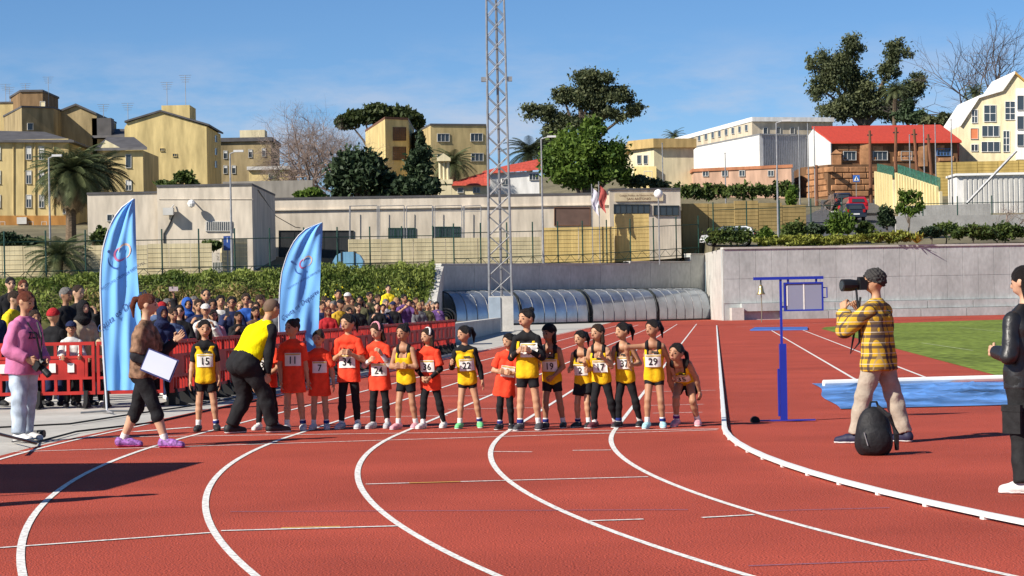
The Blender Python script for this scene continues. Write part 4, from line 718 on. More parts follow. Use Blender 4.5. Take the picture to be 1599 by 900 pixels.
baretree('small leafless tree at the end of the wall', gb(1578, 175), .95, .07, 5, 31, m_twig, 3, .6, .05)
baretree('tiny leafless sapling by the timber pole', gb(1300, 200), .7, .04, 4, 33, m_twig, 3, .5, .1)
tree('young_tree', 'young tree with sparse leaves in front of the cream ribbed wall', gb(1418, 176), lob([(1416, 310, 16, 14), (1434, 304, 10, 9), (1405, 325, 12, 9), (1436, 322, 11, 9), (1420, 330, 16, 8)], 176), 1100, .3, L_lt, seed=50, tr=.07)
def palm(label, base, top, R, n, seed, m=None, drop=0, dry=0, tr=.3, name='palm_tree'):
    g = np.random.default_rng(seed); base = Vector(base); top = Vector(top); o = thing(name, label, 'palm' if name == 'palm_tree' else 'plant', base)
    if (top - base).length > 1: MB().tube([base - Vector((0, 0, .4)), base.lerp(top, .5), top - Vector((0, 0, .4)), top], [tr * 1.15, tr, tr * 1.05, tr * .7], 10).build('trunk', mat('palm trunk', (.14, .10, .065), .95, .3, 4, .8, stretch=(1, 1, 5)), o)
    for kind in ('crown', 'dead_fronds'):
        V = []; Q = []; at_ = []; N_ = n if kind == 'crown' else dry
        if not N_: continue
        for i in range(N_):
            a = i * 2.39996 + g.uniform(-.2, .2); e = (R_(82) - (i / N_) * R_(95)) if kind == 'crown' else R_(g.uniform(-75, -35)); L = R * g.uniform(.85, 1.1) * (1 if kind == 'crown' else .85); p = np.array(top) ; dh = np.array([math.cos(a), math.sin(a), 0]); K = 12; pts = [p]
            for k in range(K): e -= R_(5.2 + drop) * (1.2 if kind == 'crown' else .5); pts.append(pts[-1] + (dh * math.cos(e) + np.array([0, 0, math.sin(e)])) * L / K)
            pts = np.array(pts); sd = np.cross(dh, [0, 0, 1]); c = g.uniform(.1, .9)
            for k in range(1, K + 1):
                t = (pts[k] - pts[k - 1]); t /= np.linalg.norm(t); wl = R * .22 * math.sin(math.pi * (.12 + .85 * k / (K + 1))) ** .7
                for s_ in (-1, 1):
                    for h_ in (0, .5):
                        q = pts[k - 1] * (1 - h_) + pts[k] * h_; tip = q + (sd * s_ * .8 + t * .65 + np.array([0, 0, -.25])) * wl; wd = t * R * .016; j = len(V); V += [q - wd, q + wd, tip + wd * .2, tip - wd * .2]; Q.append((j, j + 1, j + 2, j + 3)); at_.append(np.clip(c + g.normal(0, .15), 0, 1))
                j = len(V); u = np.array([0, 0, R * .008]); V += [pts[k - 1] - u, pts[k] - u, pts[k] + u, pts[k - 1] + u]; Q.append((j, j + 1, j + 2, j + 3)); at_.append(.9)
        me = npmesh(kind, np.array(V) - np.array(base), Q, at_); me.materials.append((m or L_pa) if kind == 'crown' else L_dry); link(kind, me, o)
    return o
palm('tall date palm with drooping dead fronds in front of the ochre apartments', gb(113, 196), at(112, 272, 196), 3.9, 96, 1, dry=34, tr=.42)
palm('darker palm half hidden behind the tall date palm', gb(150, 206), at(150, 272, 206), 3.6, 70, 2, leafmat('dark palm frond', (.012, .022, .01), (.05, .06, .028)), tr=.4)
palm('stemless palm clump behind the fence on the bank', gb(92, 146), at(92, 402, 146), 2.6, 44, 3, tr=.3, name='palm_clump')
palm('small palm behind the off-white wall beside the flag', gb(150, 152), at(150, 378, 152), 1.2, 26, 31, name='palm_clump')
palm('date palm beside the slim bell tower', gb(709, 213), at(708, 256, 213), 2.5, 46, 4, tr=.32)
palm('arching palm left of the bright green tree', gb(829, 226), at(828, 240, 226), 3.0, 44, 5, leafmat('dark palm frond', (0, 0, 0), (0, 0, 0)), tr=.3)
palm('fan palm in front of the huge eucalyptus', gb(1399, 268), at(1399, 142, 268), 2.2, 36, 6, tr=.25); palm('fan palm beside the big leafless tree', gb(1523, 262), at(1523, 146, 262), 1.8, 34, 7, tr=.25)
palm('distant palm on the skyline beyond the long cream building', gb(1053, 330), at(1053, 214, 330), 2.0, 26, 8, tr=.2); palm('little palm by the low yellow house', gb(432, 228), at(434, 275, 228), 1.3, 24, 9, tr=.2)
# bank growth: grasses, weeds and yellow flowers nobody could count
def bankpts(n, x0, x1, d0, d1, seed, hmax=.35):
    g = np.random.default_rng(seed); X = g.uniform(x0, x1, n); D = g.uniform(d0, d1, n); P = np.array([(x, bank_y(x, d), bank_z(x, d)) for x, d in zip(X, D)]); P[:, 2] += g.uniform(0, 1, n) * (hmax + .3 * np.clip(np.sin(P[:, 0] * .9 + 1.5 * np.sin(P[:, 0] * 2.3)), 0, 1)); return P
def stuff(name, label, cat, P, size, m, up, asp, seed):
    g = np.random.default_rng(seed); cl = .5 + .45 * np.sin(P[:, 0] * .9 + 2 * np.sin(P[:, 1] * .7)) * np.cos(P[:, 2] * 2.2 + P[:, 0] * .35); V, Q, a = leaves(P, size, up, asp, cl, seed); me = npmesh(name, V, Q, a); me.materials.append(m); return tag(link(name, me), label, cat, kind='stuff')
L_gr = leafmat('bank grass', (.055, .095, .014), (.27, .32, .07), .3)
tops = [bankpts(16000, -45, -5.4, -2.8, .6, 60, .2), bankpts(12000, -45, -5.2, -8, -2.5, 61, .25), bankpts(6000, -16, -5.2, -8, -.5, 62, .5)]
stuff('bank_grass', 'thick green weeds and grass covering the bank', 'grass', np.concatenate(tops), .27, L_gr, 1.1, .4, 63)
stuff('bank_flowers', 'yellow wildflowers scattered on the grassy bank', 'flowers', bankpts(260, -12, -6, -7.5, -5, 64, .45), .16, mat('yellow petals', (.62, .5, .03), .7, .1), .6, .9, 65)
stuff('dry_grass', 'dry straw coloured grass low on the bank', 'grass', bankpts(4500, -26, -13, -8.5, -4.5, 66, .3), .3, leafmat('straw', (.16, .11, .04), (.36, .27, .11)), .9, .3, 67)

for i, (x, y, rx_, ry_, Y, lab) in enumerate(((14, 372, 26, 9, 152, 'dark bushes below the ochre apartment windows'), (58, 378, 20, 8, 152, 'dark bushes left of the stemless palm'), (160, 366, 12, 12, 152, 'spiky green bush at the corner of the off-white building'))): tree('bush', lab, gb(x, Y), lob([(x, y, rx_, ry_), (x + rx_ * .6, y + 4, rx_ * .7, ry_ * .8), (x - rx_ * .6, y + 4, rx_ * .7, ry_ * .8), (x, y + ry_, rx_, ry_)], Y), 2200, .3, L_dk if i < 2 else L_sh, seed=70 + i, cat='bush', tr=.06)
# ================================================================ people: bodies and clothes as smooth implicit surfaces
def C_(a, b, r1, r2=None, cut=False): return ('c', np.array(a, np.float32), np.array(b, np.float32), r1, r1 if r2 is None else r2, cut)
def E_(c, r, M=None): return ('e', np.array(c, np.float32), np.array(r, np.float32), np.eye(3, dtype=np.float32) if M is None else np.array(M, np.float32))
def pbox(p):
    if p[0] == 'c': r = max(p[3], p[4]); return np.minimum(p[1], p[2]) - r, np.maximum(p[1], p[2]) + r
    r = max(p[2]); return p[1] - r, p[1] + r
def peval(p, X, Y, Z):
    if p[0] == 'c':
        a, b = p[1], p[2]; d = b - a; L2 = max(float(d @ d), 1e-9); x, y, z = X - a[0], Y - a[1], Z - a[2]; dt = x * d[0] + y * d[1] + z * d[2]; t = np.clip(dt / L2, 0, 1)
        r = np.sqrt((x - d[0] * t) ** 2 + (y - d[1] * t) ** 2 + (z - d[2] * t) ** 2) - (p[3] + (p[4] - p[3]) * t)
        return np.maximum(r, (dt - L2) / math.sqrt(L2)) if p[5] else r
    c, r, M = p[1:]; x, y, z = X - c[0], Y - c[1], Z - c[2]; q = [(M[i, 0] * x + M[i, 1] * y + M[i, 2] * z) for i in range(3)]
    k0 = np.sqrt(sum((q[i] / r[i]) ** 2 for i in range(3))); k1 = np.sqrt(sum((q[i] / r[i] ** 2) ** 2 for i in range(3))); return k0 * (k0 - 1) / np.maximum(k1, 1e-6)
def smin(a, b, k): h = np.clip(.5 + .5 * (a - b) / k, 0, 1); return a * (1 - h) + b * h - k * h * (1 - h)
def feval(prims, P, k): 
    D = np.full(len(P), 9., np.float32)
    for p in prims: D = smin(D, peval(p, P[:, 0], P[:, 1], P[:, 2]), k)
    return D
CO = [(0, 0, 0), (1, 0, 0), (0, 1, 0), (1, 1, 0), (0, 0, 1), (1, 0, 1), (0, 1, 1), (1, 1, 1)]; ED = [(0, 1), (2, 3), (4, 5), (6, 7), (0, 2), (1, 3), (4, 6), (5, 7), (0, 4), (1, 5), (2, 6), (3, 7)]
def isosurf(prims, h, k, cuts=()):
    bb = [pbox(p) for p in prims]; lo = np.min([b[0] for b in bb], 0) - 2.5 * h; hi = np.max([b[1] for b in bb], 0) + 2.5 * h; n = np.ceil((hi - lo) / h).astype(int) + 1
    ax = [(lo[i] + h * np.arange(n[i])).astype(np.float32) for i in range(3)]; D = np.full(n, .3, np.float32)
    for p, b in zip(prims, bb):
        i0 = np.maximum(0, ((b[0] - k - 1.5 * h - lo) / h).astype(int)); i1 = np.minimum(n, ((b[1] + k + 1.5 * h - lo) / h).astype(int) + 2); s = tuple(slice(a, c) for a, c in zip(i0, i1))
        D[s] = smin(D[s], peval(p, ax[0][s[0]][:, None, None], ax[1][s[1]][None, :, None], ax[2][s[2]][None, None, :]), k)
    for c in cuts: D = np.maximum(D, c(ax[0][:, None, None], ax[1][None, :, None], ax[2][None, None, :]))
    D = np.where(np.abs(D) < 1e-6, 1e-6, D); ins = D < 0; cnt = sum(ins[o[0]:n[0] - 1 + o[0], o[1]:n[1] - 1 + o[1], o[2]:n[2] - 1 + o[2]].astype(np.int8) for o in CO); act = np.argwhere((cnt > 0) & (cnt < 8))
    idg = np.full(n, -1, np.int32); idg[tuple(act.T)] = np.arange(len(act)); vals = [D[act[:, 0] + o[0], act[:, 1] + o[1], act[:, 2] + o[2]] for o in CO]; acc = np.zeros((len(act), 3), np.float32); num = np.zeros(len(act), np.float32)
    for a, b in ED:
        va, vb = vals[a], vals[b]; m = (va < 0) != (vb < 0); t = np.where(m, va / np.where(m, va - vb, 1), 0)[:, None]; pa, pb = np.array(CO[a], np.float32), np.array(CO[b], np.float32)
        acc += np.where(m[:, None], pa + (pb - pa) * t, 0); num += m
    V = lo + h * (act + acc / num[:, None]); Q = []
    for x in range(3):
        y, z = (x + 1) % 3, (x + 2) % 3; A = [slice(None)] * 3; B = [slice(None)] * 3; A[x] = slice(0, -1); B[x] = slice(1, None); ch = np.argwhere(ins[tuple(A)] != ins[tuple(B)]); ch = ch[(ch[:, y] > 0) & (ch[:, z] > 0)]
        f = []
        for dy, dz in ((1, 1), (0, 1), (0, 0), (1, 0)): c = ch.copy(); c[:, y] -= dy; c[:, z] -= dz; f.append(idg[tuple(c.T)])
        f = np.stack(f, 1); fl = ~ins[tuple(ch.T)]; f[fl] = f[fl][:, ::-1]; Q.append(f)
    Q = np.concatenate(Q); return V.astype(np.float32), Q[(Q >= 0).all(1)]
def wrinkle(V, Q, amp, seed=0):
    e1, e2 = V[Q[:, 2]] - V[Q[:, 0]], V[Q[:, 3]] - V[Q[:, 1]]; fn = np.cross(e1, e2); n = np.zeros_like(V)
    for k in range(4): np.add.at(n, Q[:, k], fn)
    n /= np.linalg.norm(n, axis=1)[:, None] + 1e-9; x, y, z = V.T; p = seed * 1.7
    w_ = np.sin(z * 38 + 3 * np.sin(x * 11 + p) + x * 14 + p) * .5 + np.sin(z * 21 - x * 24 + y * 17 + 2 * p) * .6 + np.sin(x * 47 + z * 13 + 2 * np.sin(z * 9 + p)) * .35
    return (V + n * (amp * w_)[:, None]).astype(np.float32)
def rx(a): c, s = math.cos(a), math.sin(a); return np.array([[1, 0, 0], [0, c, -s], [0, s, c]], np.float32)
def ry(a): c, s = math.cos(a), math.sin(a); return np.array([[c, 0, s], [0, 1, 0], [-s, 0, c]], np.float32)
def rz_(a): c, s = math.cos(a), math.sin(a); return np.array([[c, -s, 0], [s, c, 0], [0, 0, 1]], np.float32)
# ---- head in unit space (half the head height = 1, face towards -y)
HEADP = [E_((0, .08, .14), (.76, .87, .86)), E_((0, -.16, -.30), (.58, .62, .66)), C_((0, -.80, .05), (0, -.93, -.22), .07, .125), E_((-.76, .08, -.1), (.08, .17, .22)), E_((.76, .08, -.1), (.08, .17, .22)), C_((-.2, -.55, -.5), (.2, -.55, -.5), .16)]
def face_y(x, z):
    P = np.array([[x, -1.6, z]], np.float32)
    for _ in range(40): P[0, 1] += max(0, float(feval(HEADP, P, .1)[0])) * .9
    return float(P[0, 1])
def ball(c, r, n=8, m=5):
    b = MB(); b.v = [(c[0] + r[0] * math.sin(math.pi * i / m) * math.cos(2 * math.pi * j / n), c[1] + r[1] * math.sin(math.pi * i / m) * math.sin(2 * math.pi * j / n), c[2] + r[2] * math.cos(math.pi * i / m)) for i in range(m + 1) for j in range(n)]
    b.f = [(i * n + j, i * n + (j + 1) % n, (i + 1) * n + (j + 1) % n, (i + 1) * n + j) for i in range(m) for j in range(n)]; return b
EX = .29; FACE = {}
for s in (-1, 1):
    FACE['eye%d' % s] = ball((s * EX, face_y(s * EX, -.02) + .03, -.02), (.145, .075, .10)).mesh('eye', smooth=True); y = face_y(s * EX, .18); b = MB(); b.tube([(s * (EX - .15), face_y(s * .14, .17) - .005, .2), (s * EX, y - .01, .225), (s * (EX + .17), face_y(s * .46, .2) - .0, .195)], [.03, .036, .02], 5); FACE['brow%d' % s] = b.mesh('eyebrow')
b = MB(); b.tube([(-.2, face_y(-.2, -.52) + .01, -.52), (-.07, face_y(-.07, -.54) - .015, -.545), (.07, face_y(.07, -.54) - .015, -.545), (.2, face_y(.2, -.52) + .01, -.52)], [.035, .075, .075, .035], 6); FACE['mouth'] = b.mesh('mouth', smooth=True)
b = MB()
for s in (-1, 1): y = face_y(s * .33, -.02) - .06; b.prism([(s * .06, y, -.13), (s * .55, y + .08, -.12), (s * .58, y + .08, .11), (s * .06, y, .12)], (0, -.03, 0), (0, .04, 0)); b.tube([(s * .57, y + .08, .05), (s * .8, .1, .02)], .03, 4)
b.tube([(-.1, face_y(0, .05) - .03, .05), (.1, face_y(0, .05) - .03, .05)], .035, 4); FACE['glasses'] = b.mesh('sunglasses')
def hairline(t, b=0): return lambda X, Y, Z: (t - (.72 * Z + .68 * Y + b * np.abs(X)))
def hairmesh(style):
    fr = lambda X, Y, Z: np.where(Y < .05, (1 - np.sqrt((X / .64) ** 2 + ((Z + .42) / fz) ** 2)) * .35, -1); nape = lambda X, Y, Z: (-.12 - .55 * Y - Z) * .8
    fz = {'short': 1.02, 'bald': 1.16}.get(style, 1.0); cap = [E_((0, .1, .17), (.82, .93, .925))]; cuts = [fr, nape]; pr = list(cap); k = .12; extra = []
    if style == 'bald': pr = [E_((0, .1, .15), (.78, .885, .875))]
    if style in ('pony', 'long', 'loose', 'bun', 'braid'): pr = [E_((0, .1, .17), (.81, .92, .92))]
    if style == 'pony': extra = [C_((0, .85, .55), (0, 1.25, .5), .26, .24), C_((0, 1.25, .5), (.05, 1.5, -.2), .27, .25), C_((.05, 1.5, -.2), (.1, 1.35, -1.2), .25, .08)]
    if style == 'braid': extra = [C_((.3, .8, .2), (.7, 1.0, -.1), .26, .22), C_((.7, 1.0, -.1), (1.0, .8, -.8), .24, .22), C_((1.0, .8, -.8), (1.1, .6, -1.4), .22, .1)]
    if style == 'bun': extra = [E_((0, .75, .85), (.34, .34, .34))]
    if style == 'bushy': pr = [E_((0, .12, .2), (.9, 1.0, 1.0))]
    if style == 'curly': extra = [C_((s * .55, .25, .1), (s * .72, .3, -1.5), .42, .5) for s in (-1, 1)] + [C_((0, .6, .2), (0, .7, -1.7), .55, .6)]; pr = [E_((0, .14, .2), (.98, 1.04, 1.0))]
    if style == 'long': extra = [C_((s * .5, .3, -.1), (s * .55, .45, -1.5), .34, .3) for s in (-1, 0, 1)] + [C_((0, .55, 0), (0, .62, -1.6), .45, .36)]
    if style == 'loose': extra = [C_((s * .62, .15, -.2), (s * .72, .2, -1.15), .26, .24) for s in (-1, 1)] + [C_((0, .5, 0), (0, .55, -1.2), .5, .42)]
    if style in ('hijab', 'hood'):
        pr = [E_((0, .1, .1), (.92, 1.02, 1.06)), E_((0, -.05, -.75), (.72, .75, .6)), C_((0, .25, -1), (0, .2, -1.55), .75, 1.25)]; k = .35; cuts = [lambda X, Y, Z: .11 - np.sqrt((X / .56) ** 2 + ((Z + .05) / .72) ** 2) * .11 + np.where(Y > -.15, -9, 0)]
        cuts = [lambda X, Y, Z: np.where(Y < -.1, .12 * (1 - np.sqrt((X / .55) ** 2 + ((Z + .08) / .7) ** 2)), -1)]
    if style in ('cap', 'beanie', 'visor'):
        pr = [E_((0, .08, .2), (.9, 1.0, .98))]; cuts = [(lambda X, Y, Z: .42 + .12 * Y - Z) if style == 'cap' else (lambda X, Y, Z: .24 - .2 * Y - Z)]
        if style == 'cap': extra = [E_((0, -1.05, .36), (.58, .52, .07), rx(.12))]
    V, Q = isosurf(pr, .06, k, cuts)
    if extra: V2, Q2 = isosurf(extra, .06, .12); Q = np.concatenate([Q, Q2 + len(V)]); V = np.concatenate([V, V2])
    if style not in ('cap', 'beanie', 'hijab', 'bald'):
        nrm = V / (np.linalg.norm(V, axis=1)[:, None] + 1e-6); V = V + nrm * ((np.sin(V[:, 0] * 23) * np.cos(V[:, 1] * 9) + np.sin(V[:, 0] * 11 + V[:, 2] * 5)) * .02)[:, None]
    if style in ('curly', 'bushy'): V = V + nrm * ((np.sin(V[:, 0] * 19 + 3 * np.sin(V[:, 2] * 7)) + np.sin(V[:, 2] * 17 + 4 * np.sin(V[:, 1] * 6)) + np.sin(V[:, 1] * 21 + V[:, 2] * 9)) * .028)[:, None]
    return npmesh(style, V, Q, smooth=True)
HAIR = {}
def hair(style):
    if style not in HAIR: HAIR[style] = hairmesh(style)
    return HAIR[style]
def handmesh(curl, h=.0078):
    pr = [C_((0, -.024, .02), (0, -.03, .085), .017, .015), C_((0, 0, .01), (0, 0, .09), .019, .016), C_((0, .022, .02), (0, .028, .085), .018, .015)]; r = []
    for y, L in ((-.033, .056), (-.011, .07), (.011, .076), (.032, .068)):
        a = np.array((0, y, .088)); b = a + L * .55 * np.array((math.sin(curl * .55), 0, math.cos(curl * .55))); c = b + L * .5 * np.array((math.sin(curl * 1.5), 0, math.cos(curl * 1.5))); r += [C_(a, b, .0098, .009), C_(b, c, .009, .0072)]
    t = [C_((0, .026, .025), (.016, .056, .06), .0125, .011), C_((.016, .056, .06), (.03, .055 - .01 * curl, .09), .011, .008)]; out = None
    for g, k in ((pr, .015), (r[:2], .004), (r[2:4], .004), (r[4:6], .004), (r[6:], .004), (t, .006)):
        V, Q = isosurf(g, h, k); out = (V, Q) if out is None else (np.concatenate([out[0], V]), np.concatenate([out[1], Q + len(out[0])]))
    return out
HANDS = {'open': handmesh(.35), 'curl': handmesh(1.0), 'fist': handmesh(1.75)}
ARMS = dict(down=((.16, .03, -1), (.06, -.2, -1)), chest=((.3, -.12, -1), (-.62, -.75, .42)), ready=((.34, .25, -1), (-.2, -1, .1)), clasp=((.22, -.12, -1), (-.58, -.6, -.5)), phone=((.3, -.55, -.75), (-.36, -.5, .8)), camera=((.45, -.75, -.45), (-.55, -.5, .62)),
            rest=((.25, -.3, -1), (-.1, -1, -.1)), up=((.25, -.35, .9), (-.05, -.25, 1)), fold=((.28, -.2, -1), (-.95, -.5, .12)), chin=((.25, -.3, -1), (-.45, -.55, .95)), knee=((.12, -.35, -1), (-.05, -.3, -1)), back=((.2, .2, -1), (.0, -.05, -1)))
SKIN = {k: mat('skin ' + k, c, .55, .06, 14, spec=.35) for k, c in dict(a=(.46, .25, .145), b=(.38, .195, .11), c=(.30, .15, .085), d=(.52, .31, .20), e=(.25, .125, .07)).items()}
def cloth(name, c, v=.12, sc=11, r=.85, bump=.8): return mat('cloth ' + name, c, r, v, sc, bump, det=3, spec=.15)
def figure(H, kind='c', lean=0, side=0, twist=0, arms=('down', 'down'), legs=((2, 4, 4), (2, 4, 4)), head=(0, 0, 0), tops=(), bottom=None, shoes=True, h=.0112, hands=('open', 'open'), fat=1.0, socks=None, sw=None, toes=(8, 8), band=None):
    """returns parts [(name, V, Q, key)], the head matrix, and a surface tracer in the torso frame"""
    ch = kind == 'c'; sw = sw or (.086 if ch else .095); fat = fat * (.9 if ch else 1); hz_, tl, gap, hh = (.468, .35, .026, .078) if ch else (.505, .326, .036, .067); seg = (hz_ - .042) / 2; f = fat
    T = rz_(R_(twist)) @ rx(R_(lean)) @ ry(R_(side)); P0 = np.array((0, 0, hz_ * H), np.float32); tf = lambda *q: P0 + T @ (np.array(q, np.float32) * H)
    if not isinstance(arms[0], str) and len(arms[0]) == 2 and isinstance(arms[0][0], (int, float)): pass
    legp = []; TW = rz_(R_(twist) * .5)
    for s, (a, o, b) in zip((-1, 1), legs):
        hp = P0 + TW @ np.array((s * .047 * H * f, 0, -.01 * H), np.float32); d1 = np.array((s * math.sin(R_(o)), -math.sin(R_(a)) * math.cos(R_(o)), -math.cos(R_(a)) * math.cos(R_(o)))); d2 = np.array((s * math.sin(R_(o)) * .6, -math.sin(R_(a - b)), -math.cos(R_(a - b)))); d2 /= np.linalg.norm(d2)
        kn = hp + TW @ (d1 * seg * H); an = kn + TW @ (d2 * seg * H); legp.append([hp, kn, an])
    dz = .042 * H - min(l[2][2] for l in legp); dxy = -np.mean([l[2][:2] for l in legp], axis=0); off = np.array((dxy[0], dxy[1], dz), np.float32)
    P0 = P0 + off; legp = [[p + off for p in l] for l in legp]
    nk = tf(0, .005, tl); Hm = rz_(R_(head[0])) @ rx(R_(head[1])) @ ry(R_(head[2])); hs = hh * H; hc = nk + T @ np.array((0, -.012 * H, gap * H * .35), np.float32) + np.array((0, 0, 0), np.float32) + (T @ np.array((0, 0, gap * H * .65 + hs), np.float32)) * .5 + np.array((0, 0, gap * H * .65 + hs), np.float32) * .5
    def torso(g): 
        p = []
        for s in (-1, 1): p += [C_(tf(s * .036 * f, 0, -.015), tf(s * .03 * f, 0, .12), .060 * H * f + g, .053 * H * f + g), C_(tf(s * .03 * f, 0, .12), tf(s * .045 * f, 0, .21), .053 * H * f + g, .057 * H * f + g)]
        return p + [C_(tf(0, .002, tl - .05), tf(s * sw * .80, 0, tl - .062), .036 * H + g, .0285 * H + g) for s in (-1, 1)] + [C_(tf(0, .006, tl + .004), tf(s * sw * .62, .004, tl - .05), .02 * H + g * .6, .024 * H + g) for s in (-1, 1)]
    arm = []
    for s, A in zip((-1, 1), arms):
        ua, fa = ARMS[A] if isinstance(A, str) else A; ua, fa = [np.array((s * v[0], v[1], v[2])) for v in (ua, fa)]; ua, fa = T @ (ua / np.linalg.norm(ua)), T @ (fa / np.linalg.norm(fa)); sh = tf(s * sw, 0, tl - .066); el = sh + ua * .165 * H; wr = el + fa * .14 * H; arm.append((sh, el, wr, fa, s))
    ur, er, wr_ = .0295 * H * (.6 + .4 * f), .0235 * H * (.6 + .4 * f), .0155 * H
    lr = (.047 * H * f, .031 * H * (.5 + .5 * f), .032 * H * (.5 + .5 * f), .0195 * H) if ch else (.05 * H * f, .034 * H * (.5 + .5 * f), .034 * H * (.5 + .5 * f), .021 * H)
    def leg(l, g, upto=2.0, flare=0):       # prims along a leg until fraction upto
        a, b, c = l; p = []
        if upto >= 1: p.append(C_(a, b, lr[0] + g, lr[1] + g)); m = b + (c - b) * .3; q = b + (c - b) * min(1, upto - 1); p += [C_(b, m, lr[1] + g, lr[2] + g), C_(m, q, lr[2] + g, lr[3] + g + flare, True)] if upto > 1.32 else ([C_(b, q, lr[1] + g, lr[2] + g + flare, True)] if upto > 1.02 else [])
        else: p.append(C_(a, a + (b - a) * upto, lr[0] + g, lr[0] + (lr[1] - lr[0]) * upto + g + flare, True))
        return p
    parts = []; body = torso(0) + [C_(tf(0, .006, tl - .05), hc - Hm @ np.array((0, -.1, .3)) * hs, .027 * H)]
    for a, b, c, fa, s in arm: body += [C_(a, b, ur, er), C_(b, b + (c - b) * .35, er, er * .98), C_(b + (c - b) * .35, c, er * .98, wr_)]
    for l in legp: body += leg(l, 0)
    for p in HEADP:
        if p[0] == 'c': body.append(C_(hc + Hm @ p[1] * hs, hc + Hm @ p[2] * hs, p[3] * hs, p[4] * hs))
        else: body.append(E_(hc + Hm @ p[1] * hs, p[2] * hs, Hm.T))
    V, Q = isosurf(body, h, .018 * (H / 1.3)); hsz = H / 1.72 * (1.08 if ch else 1.0)
    for (a, b, c, fa, s), hn in zip(arm, hands):
        hv, hq = HANDS[hn]; x = np.array((-s, .0, 0.)) ; x = T @ x; x = x - fa * (x @ fa)
        if np.linalg.norm(x) < .2: x = T @ np.array((0, 0, 1.)); x = x - fa * (x @ fa)
        x /= np.linalg.norm(x); y = np.cross(fa, x); hv = hv * (1, -1 if s > 0 else 1, 1) * hsz; W = c + (hv[:, :1] * x + hv[:, 1:2] * y + hv[:, 2:] * fa) - fa * .006
        Q = np.concatenate([Q, (hq[:, ::-1] if s > 0 else hq) + len(V)]); V = np.concatenate([V, W.astype(np.float32)])
    parts.append(('body', V, Q, 'skin'))
    Ti = T.T
    def loc(X, Y, Z): x, y, z = X - P0[0], Y - P0[1], Z - P0[2]; return [(Ti[i, 0] * x + Ti[i, 1] * y + Ti[i, 2] * z) / H for i in range(3)]
    surf = None
    for t in tops:
        g = t.get('g', .010) * max(1, H / 1.5); hem = t.get('hem', .03); pr = torso(g); sl = t.get('sleeve', .55); cut = [lambda X, Y, Z, hem=hem: (-hem - loc(X, Y, Z)[2]) * H, lambda X, Y, Z, n=t.get('neck', tl + .006): (loc(X, Y, Z)[2] - n) * H]
        if t.get('tunic'): 
            fl = t['tunic']; pr = pr + [C_(tf(s * .036 * f, 0, .15), tf(s * .04 * f, 0, -hem - .03), .056 * H * f + g, .056 * H * f + g + fl) for s in (-1, 1)]
        ps = []
        for a, b, c, fa, s in arm:
            if sl <= 0: continue
            e = t.get('loose', 0); ps.append([C_(a, a + (b - a) * min(1, sl), ur + g, (ur + (er - ur) * min(1, sl)) + g + e, sl <= 1)])
            if sl > 1: ps[-1].append(C_(b, b + (c - b) * min(1, sl - 1), er + g + e, er + (wr_ - er) * min(1, sl - 1) + g + e, True))
        if t.get('singlet') == 'vest': cut += [lambda X, Y, Z: (loc(X, Y, Z)[2] - (tl - .085)) * H, lambda X, Y, Z: (np.minimum(loc(X, Y, Z)[2] - (tl - .135), .050 - np.abs(loc(X, Y, Z)[0]) + 0 * Z) * H), lambda X, Y, Z: np.minimum(loc(X, Y, Z)[2] - (tl - .16), np.abs(loc(X, Y, Z)[0]) - .080) * H]
        if t.get('singlet') == 'strap': cut += [lambda X, Y, Z: ((tl - .14) - loc(X, Y, Z)[2]) * H, lambda X, Y, Z: (.038 - np.abs(loc(X, Y, Z)[0])) * H, lambda X, Y, Z: (np.abs(loc(X, Y, Z)[0]) - .072) * H]
        if t.get('front'): cut.append(lambda X, Y, Z, w_=t['front'], t=t: np.maximum(np.maximum(np.abs(loc(X, Y, Z)[0]) - w_, loc(X, Y, Z)[2] - (tl - .052)), (1 - np.sqrt((loc(X, Y, Z)[0] / .048) ** 2 + ((loc(X, Y, Z)[2] - tl + .02) / t.get('scoop', .085)) ** 2)) * .04) * H)
        V, Q = (np.zeros((0, 3), np.float32), np.zeros((0, 4), np.int64)) if t.get('only_sleeves') else isosurf(pr, h, .02, cut)
        for q_ in ps: V2, Q2 = isosurf(q_, h, .02); Q = np.concatenate([Q, Q2 + len(V)]); V = np.concatenate([V, V2])
        pr = pr + sum(ps, []); V = wrinkle(V, Q, .0032 if ch else .0055, H * 7); parts.append((t.get('name', 'shirt'), V, Q, t['m']))
        if t.get('surf', True): surf = pr
    if bottom:
        g = bottom.get('g', .006) * max(1, H / 1.4); pr = torso(g)[:4]; 
        for l in legp: pr += leg(l, g, bottom['to'], bottom.get('flare', 0))
        V, Q = isosurf(pr, h, .018, [lambda X, Y, Z, n=bottom.get('waist', .045): (loc(X, Y, Z)[2] - n) * H]); V = wrinkle(V, Q, .0032 if ch else .0055, H * 7); parts.append((bottom.get('name', 'trousers'), V, Q, bottom['m']))
    for i, l in enumerate(legp if shoes else ()):
        s = -1 if i == 0 else 1; yw = TW @ rz_(R_(s * toes[i])); an = l[2]; lift = max(0, an[2] - .042 * H); base = np.array((an[0], an[1], 0)); zt = an[2] - .042 * H
        tp = lambda x, y, z, dn=0: base + yw @ np.array((x, y, 0)) * H + np.array((0, 0, z * H + zt * (1 - dn)))
        pr = [C_(tp(0, .022, .03), tp(0, -.05, .028, .4), .030 * H, .030 * H), C_(tp(-.008, -.05, .026, .4), tp(-.006, -.108, .018, 1), .027 * H, .022 * H), C_(tp(.008, -.05, .026, .4), tp(.006, -.108, .018, 1), .027 * H, .022 * H), C_(tp(0, .016, .035), tp(0, .012, .058), .029 * H, .027 * H, True)]
        V, Q = isosurf(pr, h * .85, .012, [lambda X, Y, Z, b=(zt if lift < .02 else 0): .004 + b * 0 - Z] if lift < .02 else ()); parts.append(('shoe', V, Q, ('shoe', i)))
